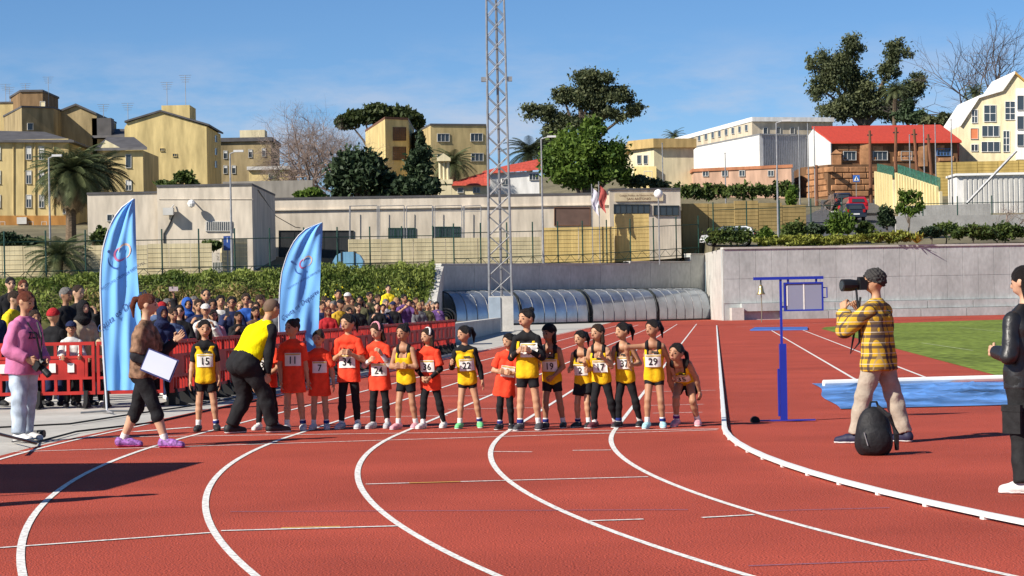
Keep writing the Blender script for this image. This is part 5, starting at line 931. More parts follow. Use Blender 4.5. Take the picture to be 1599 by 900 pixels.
        if lift < .02: V, Q = isosurf([p[:3] + (p[3] + .004, p[4] + .004, p[5]) for p in pr[:3]], h * .85, .012, [lambda X, Y, Z: np.maximum(.0015 - Z, Z - .013 * H)]); parts.append(('sole', V, Q, ('sole', i)))
        if socks: V, Q = isosurf([C_(an + (l[1] - an) * .02, an + (l[1] - an) * socks, lr[3] + .006, lr[3] + .008, True)], h * .85, .01); parts.append(('sock', V, Q, ('sock', i)))
        if band == i: V, Q = isosurf([C_(an + (l[1] - an) * .10, an + (l[1] - an) * .24, lr[3] + .013, lr[3] + .013, True)], h * .8, .01, [lambda X, Y, Z, z0=an[2] + .03 * H: z0 - .012 * H - Z]); parts.append(('ankle_band', V, Q, 'band'))
    def trace(x, z):                         # first hit on the outer garment, coming from the front in the torso frame
        P = np.array([T @ np.array((x, -.3 * H, z)) + P0], np.float32); d = (T @ np.array((0, 1, 0))).astype(np.float32)
        start = P[0].copy()
        for _ in range(30): P[0] += d * max(0, float(feval(surf, P, .02)[0])) * .9
        if np.linalg.norm(P[0] - start) > .29 * H: P[0] = start + d * .235 * H
        return P[0] - d * .006
    M4 = Matrix.Translation(Vector(hc.tolist())) @ Matrix([list(map(float, r)) for r in Hm]).to_4x4() @ Matrix.Scale(hs, 4)
    return parts, M4, trace, dict(arm=arm, legp=legp, tf=tf, T=T, hc=hc, Hm=Hm, hs=hs)
m_eye, m_mouth, m_black = mat('dark eye', (.02, .013, .01), .3, 0), mat('lip', (.36, .13, .11), .5, 0), mat('black plastic', (.012, .012, .013), .4, 0)
def headparts(o, M4, hstyle, hm, face=True, brow=None, glasses=None, hat=None, hatm=None, band=None):
    def add(nm, me, m):
        q = share(nm, me, m, o, (0, 0, 0)); q.matrix_local = M4; return q
    if hstyle: add('headscarf' if hstyle == 'hijab' else 'hood' if hstyle == 'hood' else 'hair', hair(hstyle), hm)
    if hat: add('cap' if hat == 'cap' else 'beanie', hair(hat), hatm)
    if face:
        for s in (-1, 1):
            if not glasses: add('eye', FACE['eye%d' % s], m_eye)
            add('eyebrow', FACE['brow%d' % s], brow or hm)
        add('mouth', FACE['mouth'], m_mouth)
    if glasses: add('sunglasses', FACE['glasses'], glasses)
    if band:
        V, Q = isosurf([E_((0, .12, .2), (.87, .98, .98))], .05, .05, [lambda X, Y, Z: np.abs(Y * .85 - Z * .35 + .28) - .1, lambda X, Y, Z: .15 - Z]); me = npmesh('hairband', V, Q, smooth=True); add('hairband', me, band)
def person(label, loc, rz, H, mats, hairs, bib=None, group=None, cat='person', name='person', chest=None, logo=None, **k):
    parts, M4, trace, info = figure(H, **k); o = thing(name, label, cat, loc, rz, group)
    for nm, V, Q, key in parts:
        me = npmesh(nm, V, Q, smooth=True); m = mats.get(key) or (mats.get(key[0]) if isinstance(key, tuple) else None) or key
        if isinstance(m, tuple): m = m_white
        me.materials.append(m if not isinstance(m, str) else SKIN['b']); link(nm, me, o)
    headparts(o, M4, **hairs)
    def onshirt(V): 
        dv = (info['T'] @ np.array((0, -1, 0))); return [tuple(trace(v[0], v[1]) + dv * (v[2] if len(v) > 2 else 0)) for v in V]
    if bib:
        num, zc, xc = bib; W, Hh = .18 * (H / 1.25), .145 * (H / 1.25); nx, ny = 8, 6; G = [(xc + W * (i / (nx - 1) - .5), zc + Hh * (j / (ny - 1) - .5), .004) for j in range(ny) for i in range(nx)]
        me = npmesh('bib', onshirt(G), [(j * nx + i, j * nx + i + 1, (j + 1) * nx + i + 1, (j + 1) * nx + i) for j in range(ny - 1) for i in range(nx - 1)]); me.materials.append(m_bib); bo = link('bib', me, o)
        V, Fc = textmesh(num, .115 * (H / 1.25), wt=.0015); b = MB(); b.add(onshirt([(xc + v[0] * .92, zc - .012 + v[1], .0085) for v in V]), Fc); me = b.mesh('number', fix=False); me.materials.append(m_black); link('number', me, bo)
        V = [(xc + u * W * .46, zc + Hh * .4 + w_ * .008, .007) for w_ in (-1, 1) for u in np.linspace(-1, 1, 6)]; me = npmesh('bib_stripe', onshirt(V), [(i, i + 1, i + 7, i + 6) for i in range(5)]); me.materials.append(m_gold); link('bib_stripe', me, bo)
    if logo:
        x0_, z0_ = logo; V = [(x0_ + u * .032 * H, z0_ + w_ * .008 * H, .005) for w_ in (-1, 1) for u in np.linspace(-1, 1, 5)]; me = npmesh('club_emblem', onshirt(V), [(i, i + 1, i + 6, i + 5) for i in range(4)]); me.materials.append(m_emb); link('club_emblem', me, o)
    if chest:
        tx, sz, x, z, m = chest; V, Fc = textmesh(tx, sz * H / 1.25, wt=.001); b = MB(); b.add(onshirt([(x + v[0], z + v[1], .005) for v in V]), Fc); me = b.mesh('chest_lettering', fix=False); me.materials.append(m); link('chest_lettering', me, o)
    return o, info
m_emb = mat('emblem print', (.03, .025, .02), .8, .6, 300); m_bib = mat('bib paper', (.74, .72, .68), .7, .04, 20); m_gold = mat('bib stripe', (.55, .4, .12), .7, 0)
# ================================================================ the runners on the line
c_or, c_ye, c_bk, c_gy = cloth('orange jersey', (.80, .065, .028)), cloth('yellow jersey', (.70, .43, .012)), cloth('black jersey', (.014, .014, .016)), cloth('grey shorts', (.18, .18, .2))
c_wh, c_vy = cloth('white cotton', (.66, .63, .62)), cloth('vivid yellow top', (.80, .68, .0))
h_bk, h_br, h_rd, h_gr, h_bl = [mat('hair ' + n, c, .5, .4, 9, .7, spec=.22, stretch=(6, 6, 1)) for n, c in (('black', (.012, .009, .008)), ('brown', (.035, .02, .012)), ('red', (.12, .03, .014)), ('grey', (.16, .15, .14)), ('blond', (.33, .21, .09)))]
def shoe_m(n, c): return mat('shoe ' + n, c, .6, .1, 25)
s_w, s_b, s_g, s_p, s_t = shoe_m('white', (.62, .60, .58)), shoe_m('black', (.02, .02, .022)), shoe_m('green', (.16, .55, .22)), shoe_m('pink', (.62, .30, .34)), shoe_m('turquoise', (.35, .62, .66))
so_w, so_b = mat('sole white', (.68, .67, .65), .7, .05), mat('sole dark', (.03, .03, .03), .8, .05); sk_w, sk_b, sk_p = cloth('white sock', (.7, .68, .66)), cloth('blue ankle band', (.02, .03, .16)), cloth('purple ankle band', (.10, .02, .16))
def place(px, yf, yt): p = gd(px, yf); return p, (yf - yt) * p.y / F * 1.01
def kid(label, px, yf, yt, outfit, num=None, bz=.165, bx=0, rz=0, skin='b', hr='pony', hc=None, shoe=s_w, sole=so_w, bottom='shorts', band=None, bandm=sk_b, sock=.3, sockm=sk_w, hb=None, hat=None, hatm=None, H=None, dy=0, **k):
    p, h_ = place(px, yf, yt); H = H or h_; p = p + Vector((0, dy, 0)); tops = {'orange': [dict(m=c_or, sleeve=.72, loose=.014, hem=.065, g=.013, tunic=.016)], 'orange_long': [dict(m=c_or, sleeve=.78, loose=.014, hem=.13, g=.014, tunic=.026)],
        'orange_black': [dict(m=c_bk, name='undershirt', sleeve=1.95, g=.005, surf=False), dict(m=c_or, sleeve=.8, loose=.014, hem=.085, g=.014, tunic=.018)], 'orange_white': [dict(m=c_wh, name='undershirt', sleeve=1.95, g=.006, surf=False), dict(m=c_or, sleeve=.62, loose=.012, hem=.11, g=.014, tunic=.022)],
        'singlet': [dict(m=c_ye, name='singlet', singlet='vest', sleeve=0, hem=.045, g=.013), dict(m=c_bk, name='strap', singlet='strap', sleeve=0, g=.0105, surf=False)],
        'yb_short': [dict(m=c_bk, sleeve=.8, loose=.008, g=.008, hem=.02), dict(m=c_ye, name='front_panel', sleeve=0, front=.2, g=.013, hem=.05, scoop=.10)], 'yb_long': [dict(m=c_bk, sleeve=1.95, g=.008, hem=.02), dict(m=c_ye, name='front_panel', sleeve=0, front=.2, g=.013, hem=.05, scoop=.05)],
        'vest_over_black': [dict(m=c_bk, sleeve=1.97, g=.007, hem=.02), dict(m=c_ye, name='singlet', singlet='vest', sleeve=0, hem=.045, g=.016)]}[outfit]
    bt = {'shorts': dict(m=c_bk, to=.52, g=.008, flare=.004, waist=.0, name='shorts'), 'short': dict(m=c_bk, to=.34, g=.006, waist=.0, name='shorts'), 'loose': dict(m=c_bk, to=.62, g=.012, flare=.018, waist=.0, name='shorts'), 'leggings': dict(m=c_bk, to=1.93, g=.005, name='leggings'), 'grey': dict(m=c_gy, to=.4, g=.006, waist=.0, name='shorts')}[bottom]
    return person(label, p, rz, H, {'skin': SKIN[skin], 'shoe': shoe, 'sole': sole, 'sock': sockm, 'band': bandm}, dict(hstyle=hr, hm=hc or h_bk, band=hb, hat=hat, hatm=hatm), bib=(num, bz * H, bx * H) if num else None, logo=(.02 * H, bz * H + .082 * (H / 1.25) + .012 * H) if num and (outfit == 'singlet' or outfit[:2] == 'yb') else None, group='children lined up at the start', tops=tops, bottom=bt, socks=sock, band=band, **k)
kid('girl wearing bib 15, black and yellow shirt and black shorts', 325, 673, 503, 'yb_short', '15', rz=R_(5), skin='a', hr='loose', shoe=s_b, sole=so_b, arms=(((.2, .02, -1), (.12, -.22, -1)), ((.14, .05, -1), (.1, -.1, -1))), legs=((4, 5, 5), (0, 8, 5)), head=(10, 4, 0), band=1)
kid('girl in orange wearing bib 38, mostly hidden behind the bending coach', 419, 671, 512, 'orange', '38', rz=R_(-10), skin='b', bottom='leggings', legs=((8, 5, 2), (-4, 5, 10)), arms=('down', 'clasp'))
kid('girl wearing bib 11 in a long orange shirt with bare legs', 462, 673, 502, 'orange_long', '11', bx=.012, bz=.17, rz=R_(-5), skin='a', hr='bun', hc=h_br, arms=(((.18, -.1, -1), (-.1, -.3, -1)), ((.16, .1, -1), (.1, .1, -1))), head=(-40, -3, 0), legs=((4, 3, 3), (-3, 6, 5)), band=1, bottom='grey')
kid('small girl wearing bib 7 in an orange shirt, hair tied in a bun', 501, 671, 519, 'orange_long', '7', bx=.012, lean=4, rz=R_(0), skin='a', hr='bun', hc=h_br, arms=(((.3, -.05, -1), (-.2, -.55, -.7)), ((.28, .1, -1), (.12, -.35, -1))), head=(-14, 6, 3), band=1, bottom='grey')
kid('girl wearing bib 34 in orange with black leggings, hands at her chest', 547, 670, 494, 'orange', '34', bz=.12, rz=R_(-8), skin='a', hr='pony', arms=('chest', 'chest'), hands=('fist', 'fist'), head=(-30, 6, 0), bottom='leggings', shoe=shoe_m('pale blue', (.42, .46, .5)), chest=('Unity', .07, 0, .30, c_bk), legs=((2, 5, 3), (2, 5, 3)))
kid('girl wearing bib 24 in orange over white sleeves with a pink hairband', 595, 669, 506, 'orange_white', '24', bz=.09, bx=.02, rz=R_(-15), skin='d', hr='loose', hc=h_br, hb=cloth('pink band', (.75, .32, .38)), arms=('chest', 'chin'), hands=('curl', 'curl'), head=(-25, 18, 0), bottom='leggings', lean=6, legs=((10, 3, 10), (4, 5, 10)), shoe=shoe_m('grey', (.4, .4, .42)))
kid('girl in yellow singlet with arms crossed over her chest, pink shoes', 637, 670, 508, 'singlet', None, rz=R_(-22), skin='b', hr='bun', arms=('fold', 'fold'), hands=('curl', 'curl'), head=(-12, 4, 0), shoe=s_p, lean=7, legs=((16, 3, 14), (0, 5, 14)))
kid('girl wearing bib 36 in orange over black sleeves with a white hairband', 678, 669, 513, 'orange_black', '36', bz=.165, rz=R_(-18), skin='a', hr='loose', hc=h_br, hb=sk_w, arms=('clasp', 'clasp'), hands=('curl', 'curl'), head=(-30, 2, 0), bottom='leggings', shoe=s_w, lean=8, legs=((20, 2, 16), (-2, 12, 12)))
kid('girl wearing bib 22 in yellow with long black sleeves and green shoes', 735, 669, 511, 'yb_long', '22', bz=.155, bx=.012, rz=R_(-5), skin='a', hr='pony', arms=(((.4, .15, -1), (-.1, -.9, .35)), ((.25, .08, -1), (.15, -.1, -1))), hands=('fist', 'open'), head=(-48, 4, 0), bottom='short', shoe=s_g, lean=5, side=-3, legs=((10, 6, 10), (0, 12, 10)), band=1)
kid('girl wearing bib 9 in orange leaning sideways with folded arms', 791, 671, 522, 'orange_long', '9', bz=.15, bx=.03, rz=R_(-12), skin='a', hr='pony', arms=('fold', 'fold'), hands=('curl', 'curl'), head=(-35, 6, -8), side=9, lean=9, bottom='leggings', shoe=s_b, sole=so_w, legs=((12, 2, 16), (6, 3, 14)), band=0)
kid('tallest girl wearing bib 6, yellow vest over black sleeves, fists raised', 828, 672, 486, 'vest_over_black', '6', bz=.19, bx=.03, rz=R_(-12), skin='a', hr='bun', arms=('chest', 'chest'), hands=('fist', 'fist'), head=(-38, 2, 0), bottom='shorts', shoe=shoe_m('black grey', (.06, .06, .065)), legs=((4, 4, 3), (-2, 7, 4)), band=0)
kid('girl wearing bib 19 and a black beanie, yellow singlet', 867, 669, 507, 'singlet', '19', bz=.15, rz=R_(-14), skin='c', hr='loose', hat='beanie', hatm=cloth('black beanie', (.012, .012, .013)), arms=('ready', 'clasp'), hands=('fist', 'fist'), head=(-35, 6, 0), bottom='shorts', shoe=s_b, sole=so_w, lean=12, legs=((16, 3, 20), (4, 9, 18)), band=0)
kid('small girl wearing bib 2 in yellow singlet and loose black shorts', 912, 668, 517, 'singlet', '2', bz=.14, rz=R_(-22), skin='a', hr='pony', arms=('ready', 'ready'), hands=('fist', 'fist'), head=(-22, 4, 0), bottom='loose', shoe=s_b, sole=so_w, lean=10, legs=((4, 7, 18), (20, 5, 22)), band=0)
kid('girl wearing bib 17 in yellow singlet and leggings, fists at her chin', 946, 668, 505, 'singlet', '17', bz=.14, bx=.02, rz=R_(-20), skin='a', hr='loose', hc=h_br, arms=(((.35, -.05, -1), (-.2, -.85, .55)), 'chin'), hands=('fist', 'fist'), head=(-25, 2, 0), lean=14, bottom='leggings', shoe=shoe_m('red black', (.12, .03, .04)), sole=so_w, legs=((24, 2, 28), (0, 12, 16)))
kid('girl wearing bib 37 in yellow singlet and leggings, one fist raised', 984, 667, 504, 'singlet', '37', bz=.16, bx=.02, rz=R_(-20), skin='a', hr='pony', arms=(((.3, -.2, -1), (-.1, -.7, .85)), 'ready'), hands=('fist', 'fist'), head=(-38, 4, 0), bottom='leggings', shoe=s_b, sole=so_w, lean=10, legs=((20, 2, 22), (-2, 13, 12)), band=0)
kid('tall girl wearing bib 29 in yellow singlet, one elbow lifted, turquoise-white shoes', 1024, 669, 500, 'singlet', '29', bz=.165, rz=R_(-8), skin='b', hr='pony', hc=h_bk, arms=(((.75, -.3, .05), (-.1, .2, -1)), ((.35, .3, -1), (.3, .1, -1))), hands=('open', 'fist'), head=(-40, 4, -4), bottom='short', shoe=s_t, sole=so_w, lean=12, legs=((18, 4, 20), (8, 5, 18)), band=1)
kid('girl wearing bib 35 crouching forward with a hand on her knee', 1074, 666, 528, 'singlet', '35', bz=.14, rz=R_(-12), skin='b', hr='braid', H=1.34, lean=60, side=-3, arms=(((.1, -.55, -1), (-.1, -.35, -1)), ((.25, -.35, -1), (.1, -.5, -.8))), hands=('curl', 'curl'), head=(-25, 0, 6), bottom='loose', shoe=s_p, legs=((50, 4, 68), (36, 11, 68)), band=0, bandm=sk_p)
# ================================================================ adults on the track
def cont(info, s): return info['arm'][0 if s < 0 else 1]
p = gd(394, 677); o, i_ = person('coach bending over to the children in a yellow top and black trousers', p, R_(128), 1.74, {'skin': SKIN['a'], 'shoe': s_b, 'sole': so_w}, dict(hstyle='bald', hm=mat('hair stubble', (.13, .085, .06), .9)), kind='a', h=.0135, lean=36, arms=(((.12, -.45, -1), (-.05, -.6, -1)), ((.16, -.25, -1), (-.05, -.4, -1))), hands=('curl', 'curl'), head=(8, 16, 0), fat=1.22, sw=.112,
    tops=[dict(m=c_bk, name='sleeves', only_sleeves=True, sleeve=1.95, g=.014, surf=False), dict(m=c_vy, name='top', sleeve=0.0, g=.02, hem=.04)], bottom=dict(m=cloth('black tracksuit', (.016, .016, .018)), to=1.95, g=.02, flare=.012, name='trousers'), legs=((30, 5, 18), (14, 6, 42)))
p = gd(226, 699); o, W_ = person('woman official walking with a clipboard in a brown and black jacket', p, R_(82), 1.66, {'skin': SKIN['d'], 'shoe': mat('shoe purple pattern', (.24, .10, .32), .6, .55, 40), 'sole': mat('magenta sole', (.4, .03, .15), .6), 'sock': sk_w}, dict(hstyle='pony', hm=h_rd), kind='a', h=.0128, lean=5, arms=(((.2, .1, -1), (-.1, -.75, -.35)), ((.2, -.5, -1), (-.2, -.75, .75))), hands=('curl', 'open'), head=(12, 2, 0), fat=1.1,
    tops=[dict(m=cloth('brown camouflage jacket', (.19, .11, .07), .5, 14), name='jacket', sleeve=.9, loose=.012, g=.022, hem=.045), dict(m=cloth('black sleeve', (.02, .02, .024)), name='sleeves', only_sleeves=True, sleeve=1.97, g=.016, surf=False)], bottom=dict(m=c_bk, to=1.38, g=.008, name='leggings'), legs=((22, 2, 4), (-16, 2, 10)), socks=.22)
MB().tube([(0, 0, 0), (0, 0, .001)], .001)
def board(o, c, rot, size, m, name, d=.006):
    b = MB(); b.box(-size[0] / 2, size[0] / 2, -d, d, -size[1] / 2, size[1] / 2); me = b.mesh(name); me.materials.append(m); q = link(name, me, o); q.location = c; q.rotation_euler = rot; return q
wr = Vector(W_['arm'][0][2].tolist()); M_ = Matrix.Rotation(R_(82), 4, 'Z'); hp = p + M_ @ wr
cb = thing('clipboard', 'white papers on a blue clipboard in the official woman hand', 'clipboard', hp + Vector((.06, -.09, .02)), R_(-12)); board(cb, (0, 0, 0), (R_(-8), R_(22), 0), (.36, .25), mat('navy folder', (.02, .025, .12), .5, 0), 'folder', .006); board(cb, (0, -.012, .004), (R_(-8), R_(22), 0), (.33, .22), mat('paper', (.5, .54, .68), .7, .03), 'paper', .003)
p = gd(36, 689); o, K_ = person('woman photographer in a pink sweatshirt and pale ripped jeans', p, R_(62), 1.68, {'skin': SKIN['a'], 'shoe': s_w, 'sole': so_w}, dict(hstyle='bun', hm=h_rd, glasses=None), kind='a', h=.0128, lean=4, arms=(((.25, .1, -1), (-.35, -.8, -.35)), ((.25, -.1, -1), (-.4, -.7, -.45))), hands=('curl', 'curl'), head=(5, 14, 0), fat=1.14, chest=('zon', .13, .02, .36, mat('navy print', (.02, .02, .05), .7, 0)),
    tops=[dict(m=cloth('pink sweatshirt', (.55, .17, .32), .12, 6), name='sweatshirt', sleeve=1.95, loose=.012, g=.026, hem=.06, tunic=.03)], bottom=dict(m=mat('pale denim', (.36, .42, .50), .85, .35, 5, .4), to=1.93, g=.022, flare=.02, name='jeans'), legs=((4, 4, 4), (-6, 5, 4)))
def camera(label, loc, rz, lens=.16, r=.045, tilt=0, strap=None):
    o = thing('camera', label, 'camera', loc, rz); o.rotation_euler = (tilt, 0, rz)
    def lk(n, b, m=m_black): me = b.mesh(n); me.materials.append(m); return link(n, me, o)
    b = MB(); b.box(-.07, .07, -.03, .04, -.05, .05); b.prism([(-.035, -.02, .05), (.035, -.02, .05), (.022, -.02, .08), (-.022, -.02, .08)], (0, 0, 0), (0, .05, 0)); b.box(-.075, -.045, -.045, .03, -.05, .04); lk('camera_body', b)
    b = MB(); b.tube([(0, -.03, 0), (0, -.03 - lens * .5, 0), (0, -.03 - lens, 0)], [r * .8, r, r], 14); lk('lens', b); b = MB(); b.tube([(0, -.032 - lens * .97, 0), (0, -.036 - lens, 0)], [r * .75, r * .7], 14); lk('glass', b, m_glass); return o
Mr = Matrix.Rotation(R_(62), 4, 'Z'); cp = p + Mr @ Vector(((K_['arm'][0][2] + K_['arm'][1][2]) / 2).tolist()); camera('black camera hanging at the pink sweatshirt', cp + Vector((.05, -.06, -.06)), R_(62), .14, .04, R_(40))
st = MB(); nk = p + Mr @ Vector(K_['tf'](0, -.03, .3).tolist())
for s in (-1, 1): n_ = p + Mr @ Vector((K_['tf'](s * .05, -.045, .29)).tolist()); st.tube([n_ + Vector((.03, -.03, 0)), (n_ + cp) / 2 + Vector((.09, -.12, .05)), cp + Vector((.08, -.1, 0))], .012, 4)
tag(st.build('camera_strap', m_black, org=nk), 'black neck strap across the pink sweatshirt', 'strap')
# photographer on the infield side
pc = []
def plaid(name):
    m = bpy.data.materials.new(name); m.use_nodes = True; t = m.node_tree; b = t.nodes['Principled BSDF']; tc = t.nodes.new('ShaderNodeTexCoord'); sp = t.nodes.new('ShaderNodeSeparateXYZ'); t.links.new(tc.outputs['Object'], sp.inputs[0]); prev = None
    cx = t.nodes.new('ShaderNodeMath'); cx.operation = 'ADD'; t.links.new(sp.outputs[0], cx.inputs[0]); t.links.new(sp.outputs[1], cx.inputs[1])
    for src, ph, wd, col in ((cx.outputs[0], 0, .27, (.035, .03, .05)), (sp.outputs[2], 0, .27, (.035, .03, .05)), (cx.outputs[0], .5, .07, (.35, .25, .12)), (sp.outputs[2], .5, .07, (.55, .5, .4))):
        mm = t.nodes.new('ShaderNodeMath'); mm.operation = 'MULTIPLY_ADD'; mm.inputs[1].default_value = 1 / .105; mm.inputs[2].default_value = ph + 50; t.links.new(src, mm.inputs[0]); fr = t.nodes.new('ShaderNodeMath'); fr.operation = 'FRACT'; t.links.new(mm.outputs[0], fr.inputs[0]); lt = t.nodes.new('ShaderNodeMath'); lt.operation = 'LESS_THAN'; lt.inputs[1].default_value = wd; t.links.new(fr.outputs[0], lt.inputs[0])
        sc = t.nodes.new('ShaderNodeMath'); sc.operation = 'MULTIPLY'; sc.inputs[1].default_value = .8; t.links.new(lt.outputs[0], sc.inputs[0]); mx = t.nodes.new('ShaderNodeMixRGB'); t.links.new(sc.outputs[0], mx.inputs[0]); mx.inputs[2].default_value = col + (1,)
        if prev: t.links.new(prev, mx.inputs[1])
        else: mx.inputs[1].default_value = (.56, .34, .03, 1)
        prev = mx.outputs[0]
    t.links.new(prev, b.inputs['Base Color']); b.inputs['Roughness'].default_value = .9; b.inputs['Specular IOR Level'].default_value = .1
    n = t.nodes.new('ShaderNodeTexNoise'); n.inputs['Scale'].default_value = 9; t.links.new(tc.outputs['Object'], n.inputs[0]); bp = t.nodes.new('ShaderNodeBump'); bp.inputs['Strength'].default_value = .5; bp.inputs['Distance'].default_value = .02; t.links.new(n.outputs[0], bp.inputs['Height']); t.links.new(bp.outputs[0], b.inputs['Normal']); return m
p = gd(1376, 692); o, F_ = person('photographer in a yellow plaid shirt and beige trousers aiming a long lens', p, R_(-128), 1.73, {'skin': SKIN['a'], 'shoe': shoe_m('navy', (.02, .02, .05)), 'sole': so_w}, dict(hstyle='bushy', hm=mat('hair salt and pepper', (.03, .028, .027), .75, .7, 40), glasses=m_black), kind='a', h=.0128, lean=2, arms=(((.34, -.75, -.6), (-.5, -.3, .85)), ((.34, -.75, -.6), (-.5, -.3, .85))), hands=('fist', 'curl'), head=(42, 6, 0), fat=1.0, sw=.097,
    tops=[dict(m=plaid('yellow plaid flannel'), name='shirt', sleeve=1.85, loose=.018, g=.028, hem=.085, tunic=.03)], bottom=dict(m=cloth('beige chinos', (.37, .315, .25), .12), to=1.95, g=.022, flare=.014, name='trousers'), legs=((-12, 9, 3), (14, 9, 3)))
Mr = Matrix.Rotation(R_(-128), 4, 'Z'); fw = Matrix.Rotation(R_(-84), 4, 'Z') @ Vector((0, -1, 0)); hd = p + Mr @ Vector(F_['hc'].tolist()); camera('black camera with a long lens held at the eye of the plaid-shirted photographer', hd + fw * .14 + Vector((0, 0, -.03)), R_(-72), .17, .062)
b = MB(); a = hd + fw * .14 + Vector((-.05, -.05, -.05)); b.tube([a, a + Vector((.02, -.03, -.3)), a + Vector((.02, -.03, -.55)), a + Vector((-.07, -.03, -.66)), a + Vector((-.04, -.03, -.5)), a + Vector((.04, -.02, -.1))], .012, 5); tag(b.build('camera_strap', m_black, org=a), 'loose black strap dangling below the long-lens camera', 'strap')
m_lea = mat('black leather', (.014, .014, .015), .42, .15, 12, .5, spec=.5)
p = gd(1611, 770); o, J_ = person('woman in a black leather jacket and black cargo trousers with white trainers', p, R_(-140), 1.64, {'skin': SKIN['d'], 'shoe': s_w, 'sole': so_w}, dict(hstyle='long', hm=h_bk), kind='a', h=.0128, arms=(((.3, .1, -1), (-.35, -.85, .1)), ((.3, .1, -1), (-.4, -.85, .1))), hands=('curl', 'curl'), head=(12, 8, 0), fat=1.06,
    tops=[dict(m=m_lea, name='jacket', sleeve=1.95, loose=.004, g=.017, hem=.05, tunic=.012)], bottom=dict(m=mat('black denim', (.012, .012, .013), .8, .2, 20, .4), to=1.97, g=.02, flare=.03, name='cargo_trousers'), legs=((4, 4, 4), (-4, 5, 3)))
Mj = Matrix.Rotation(R_(-140), 4, 'Z')
for s in (-1, 1):
    l = J_['legp'][0 if s < 0 else 1]; c = l[0] + (l[1] - l[0]) * .75 + np.array((s * .1, 0, 0)); b = MB(); b.box(-.012, .012, -.08, .08, -.1, .1); b.box(-.016, .016, -.085, .085, .06, .11); me = b.mesh('cargo_pocket'); me.materials.append(MC['black denim']); q = link('cargo_pocket', me, o); q.location = c.tolist()
# ================================================================ barriers, banners, equipment
m_red = mat('red barrier plastic', (.42, .026, .02), .5, .22, 3); m_rub = mat('black rubber', (.015, .015, .016), .8, .1)
def barrier_meshes():
    f = MB(); L, z0, z1, d = 1.0, .2, 1.0, .028
    for a, b in ((z0, z0 + .05), (z1 - .05, z1), (.43, .47), (.75, .79)): f.box(-L / 2, L / 2, -d, d, a, b)
    for i in range(6): x = -L / 2 + .0225 + (L - .045) * i / 5; f.box(x - .022, x + .022, -d * .98, d * .98, z0 + .05, .43); f.box(x - .022, x + .022, -d * .98, d * .98, .79, z1 - .05)
    for x in (-L / 2 + .0225, L / 2 - .0225, -L / 2 + .13, L / 2 - .13): f.box(x - .022, x + .022, -d * .97, d * .97, .47, .75)
    p = MB(); p.box(-L / 2 + .16, L / 2 - .16, -d * .6, d * .6, .465, .755); q = MB(); q.prism([(0, -.28, 0), (0, .28, 0), (0, .1, .07), (0, .05, .26), (0, -.05, .26), (0, -.1, .07)], (-.03, 0, 0), (.03, 0, 0)); r = MB(); r.box(-.05, .05, -d - .012, -d, .54, .68)
    return f.mesh('frame'), p.mesh('panel'), q.mesh('foot'), r.mesh('reflector')
BM = barrier_meshes()
def barrier(loc, rz, label, group):
    o = thing('crowd_barrier', label, 'barrier', loc, rz, group); share('frame', BM[0], m_red, o, (0, 0, 0)); share('panel', BM[1], m_red, o, (0, 0, 0)); share('foot', BM[2], m_rub, o, (-.36, 0, 0)); share('foot', BM[2], m_rub, o, (.36, 0, 0)); share('reflector', BM[3], m_bib, o, (-.14, 0, 0)); share('reflector', BM[3], m_bib, o, (.14, 0, 0)); return o
BL = -8.3
p0 = tw(BL, 8.3); y0 = p0.y
for i in range(5): barrier((p0.x - .6 - 1.03 * i, y0, 0), 0, 'red plastic crowd barrier in the short row behind the woman in the pink sweatshirt', 'barriers across the paving')
for i in range(37): barrier(tw(BL, 8.9 + 1.03 * i), math.pi / 2 - TH + math.pi, 'red plastic crowd barrier in the long row beside the outer lane', 'barriers along the track')
m_flag = mat('blue flag fabric', (.16, .40, .76), .6, .06, 2, spec=.2)
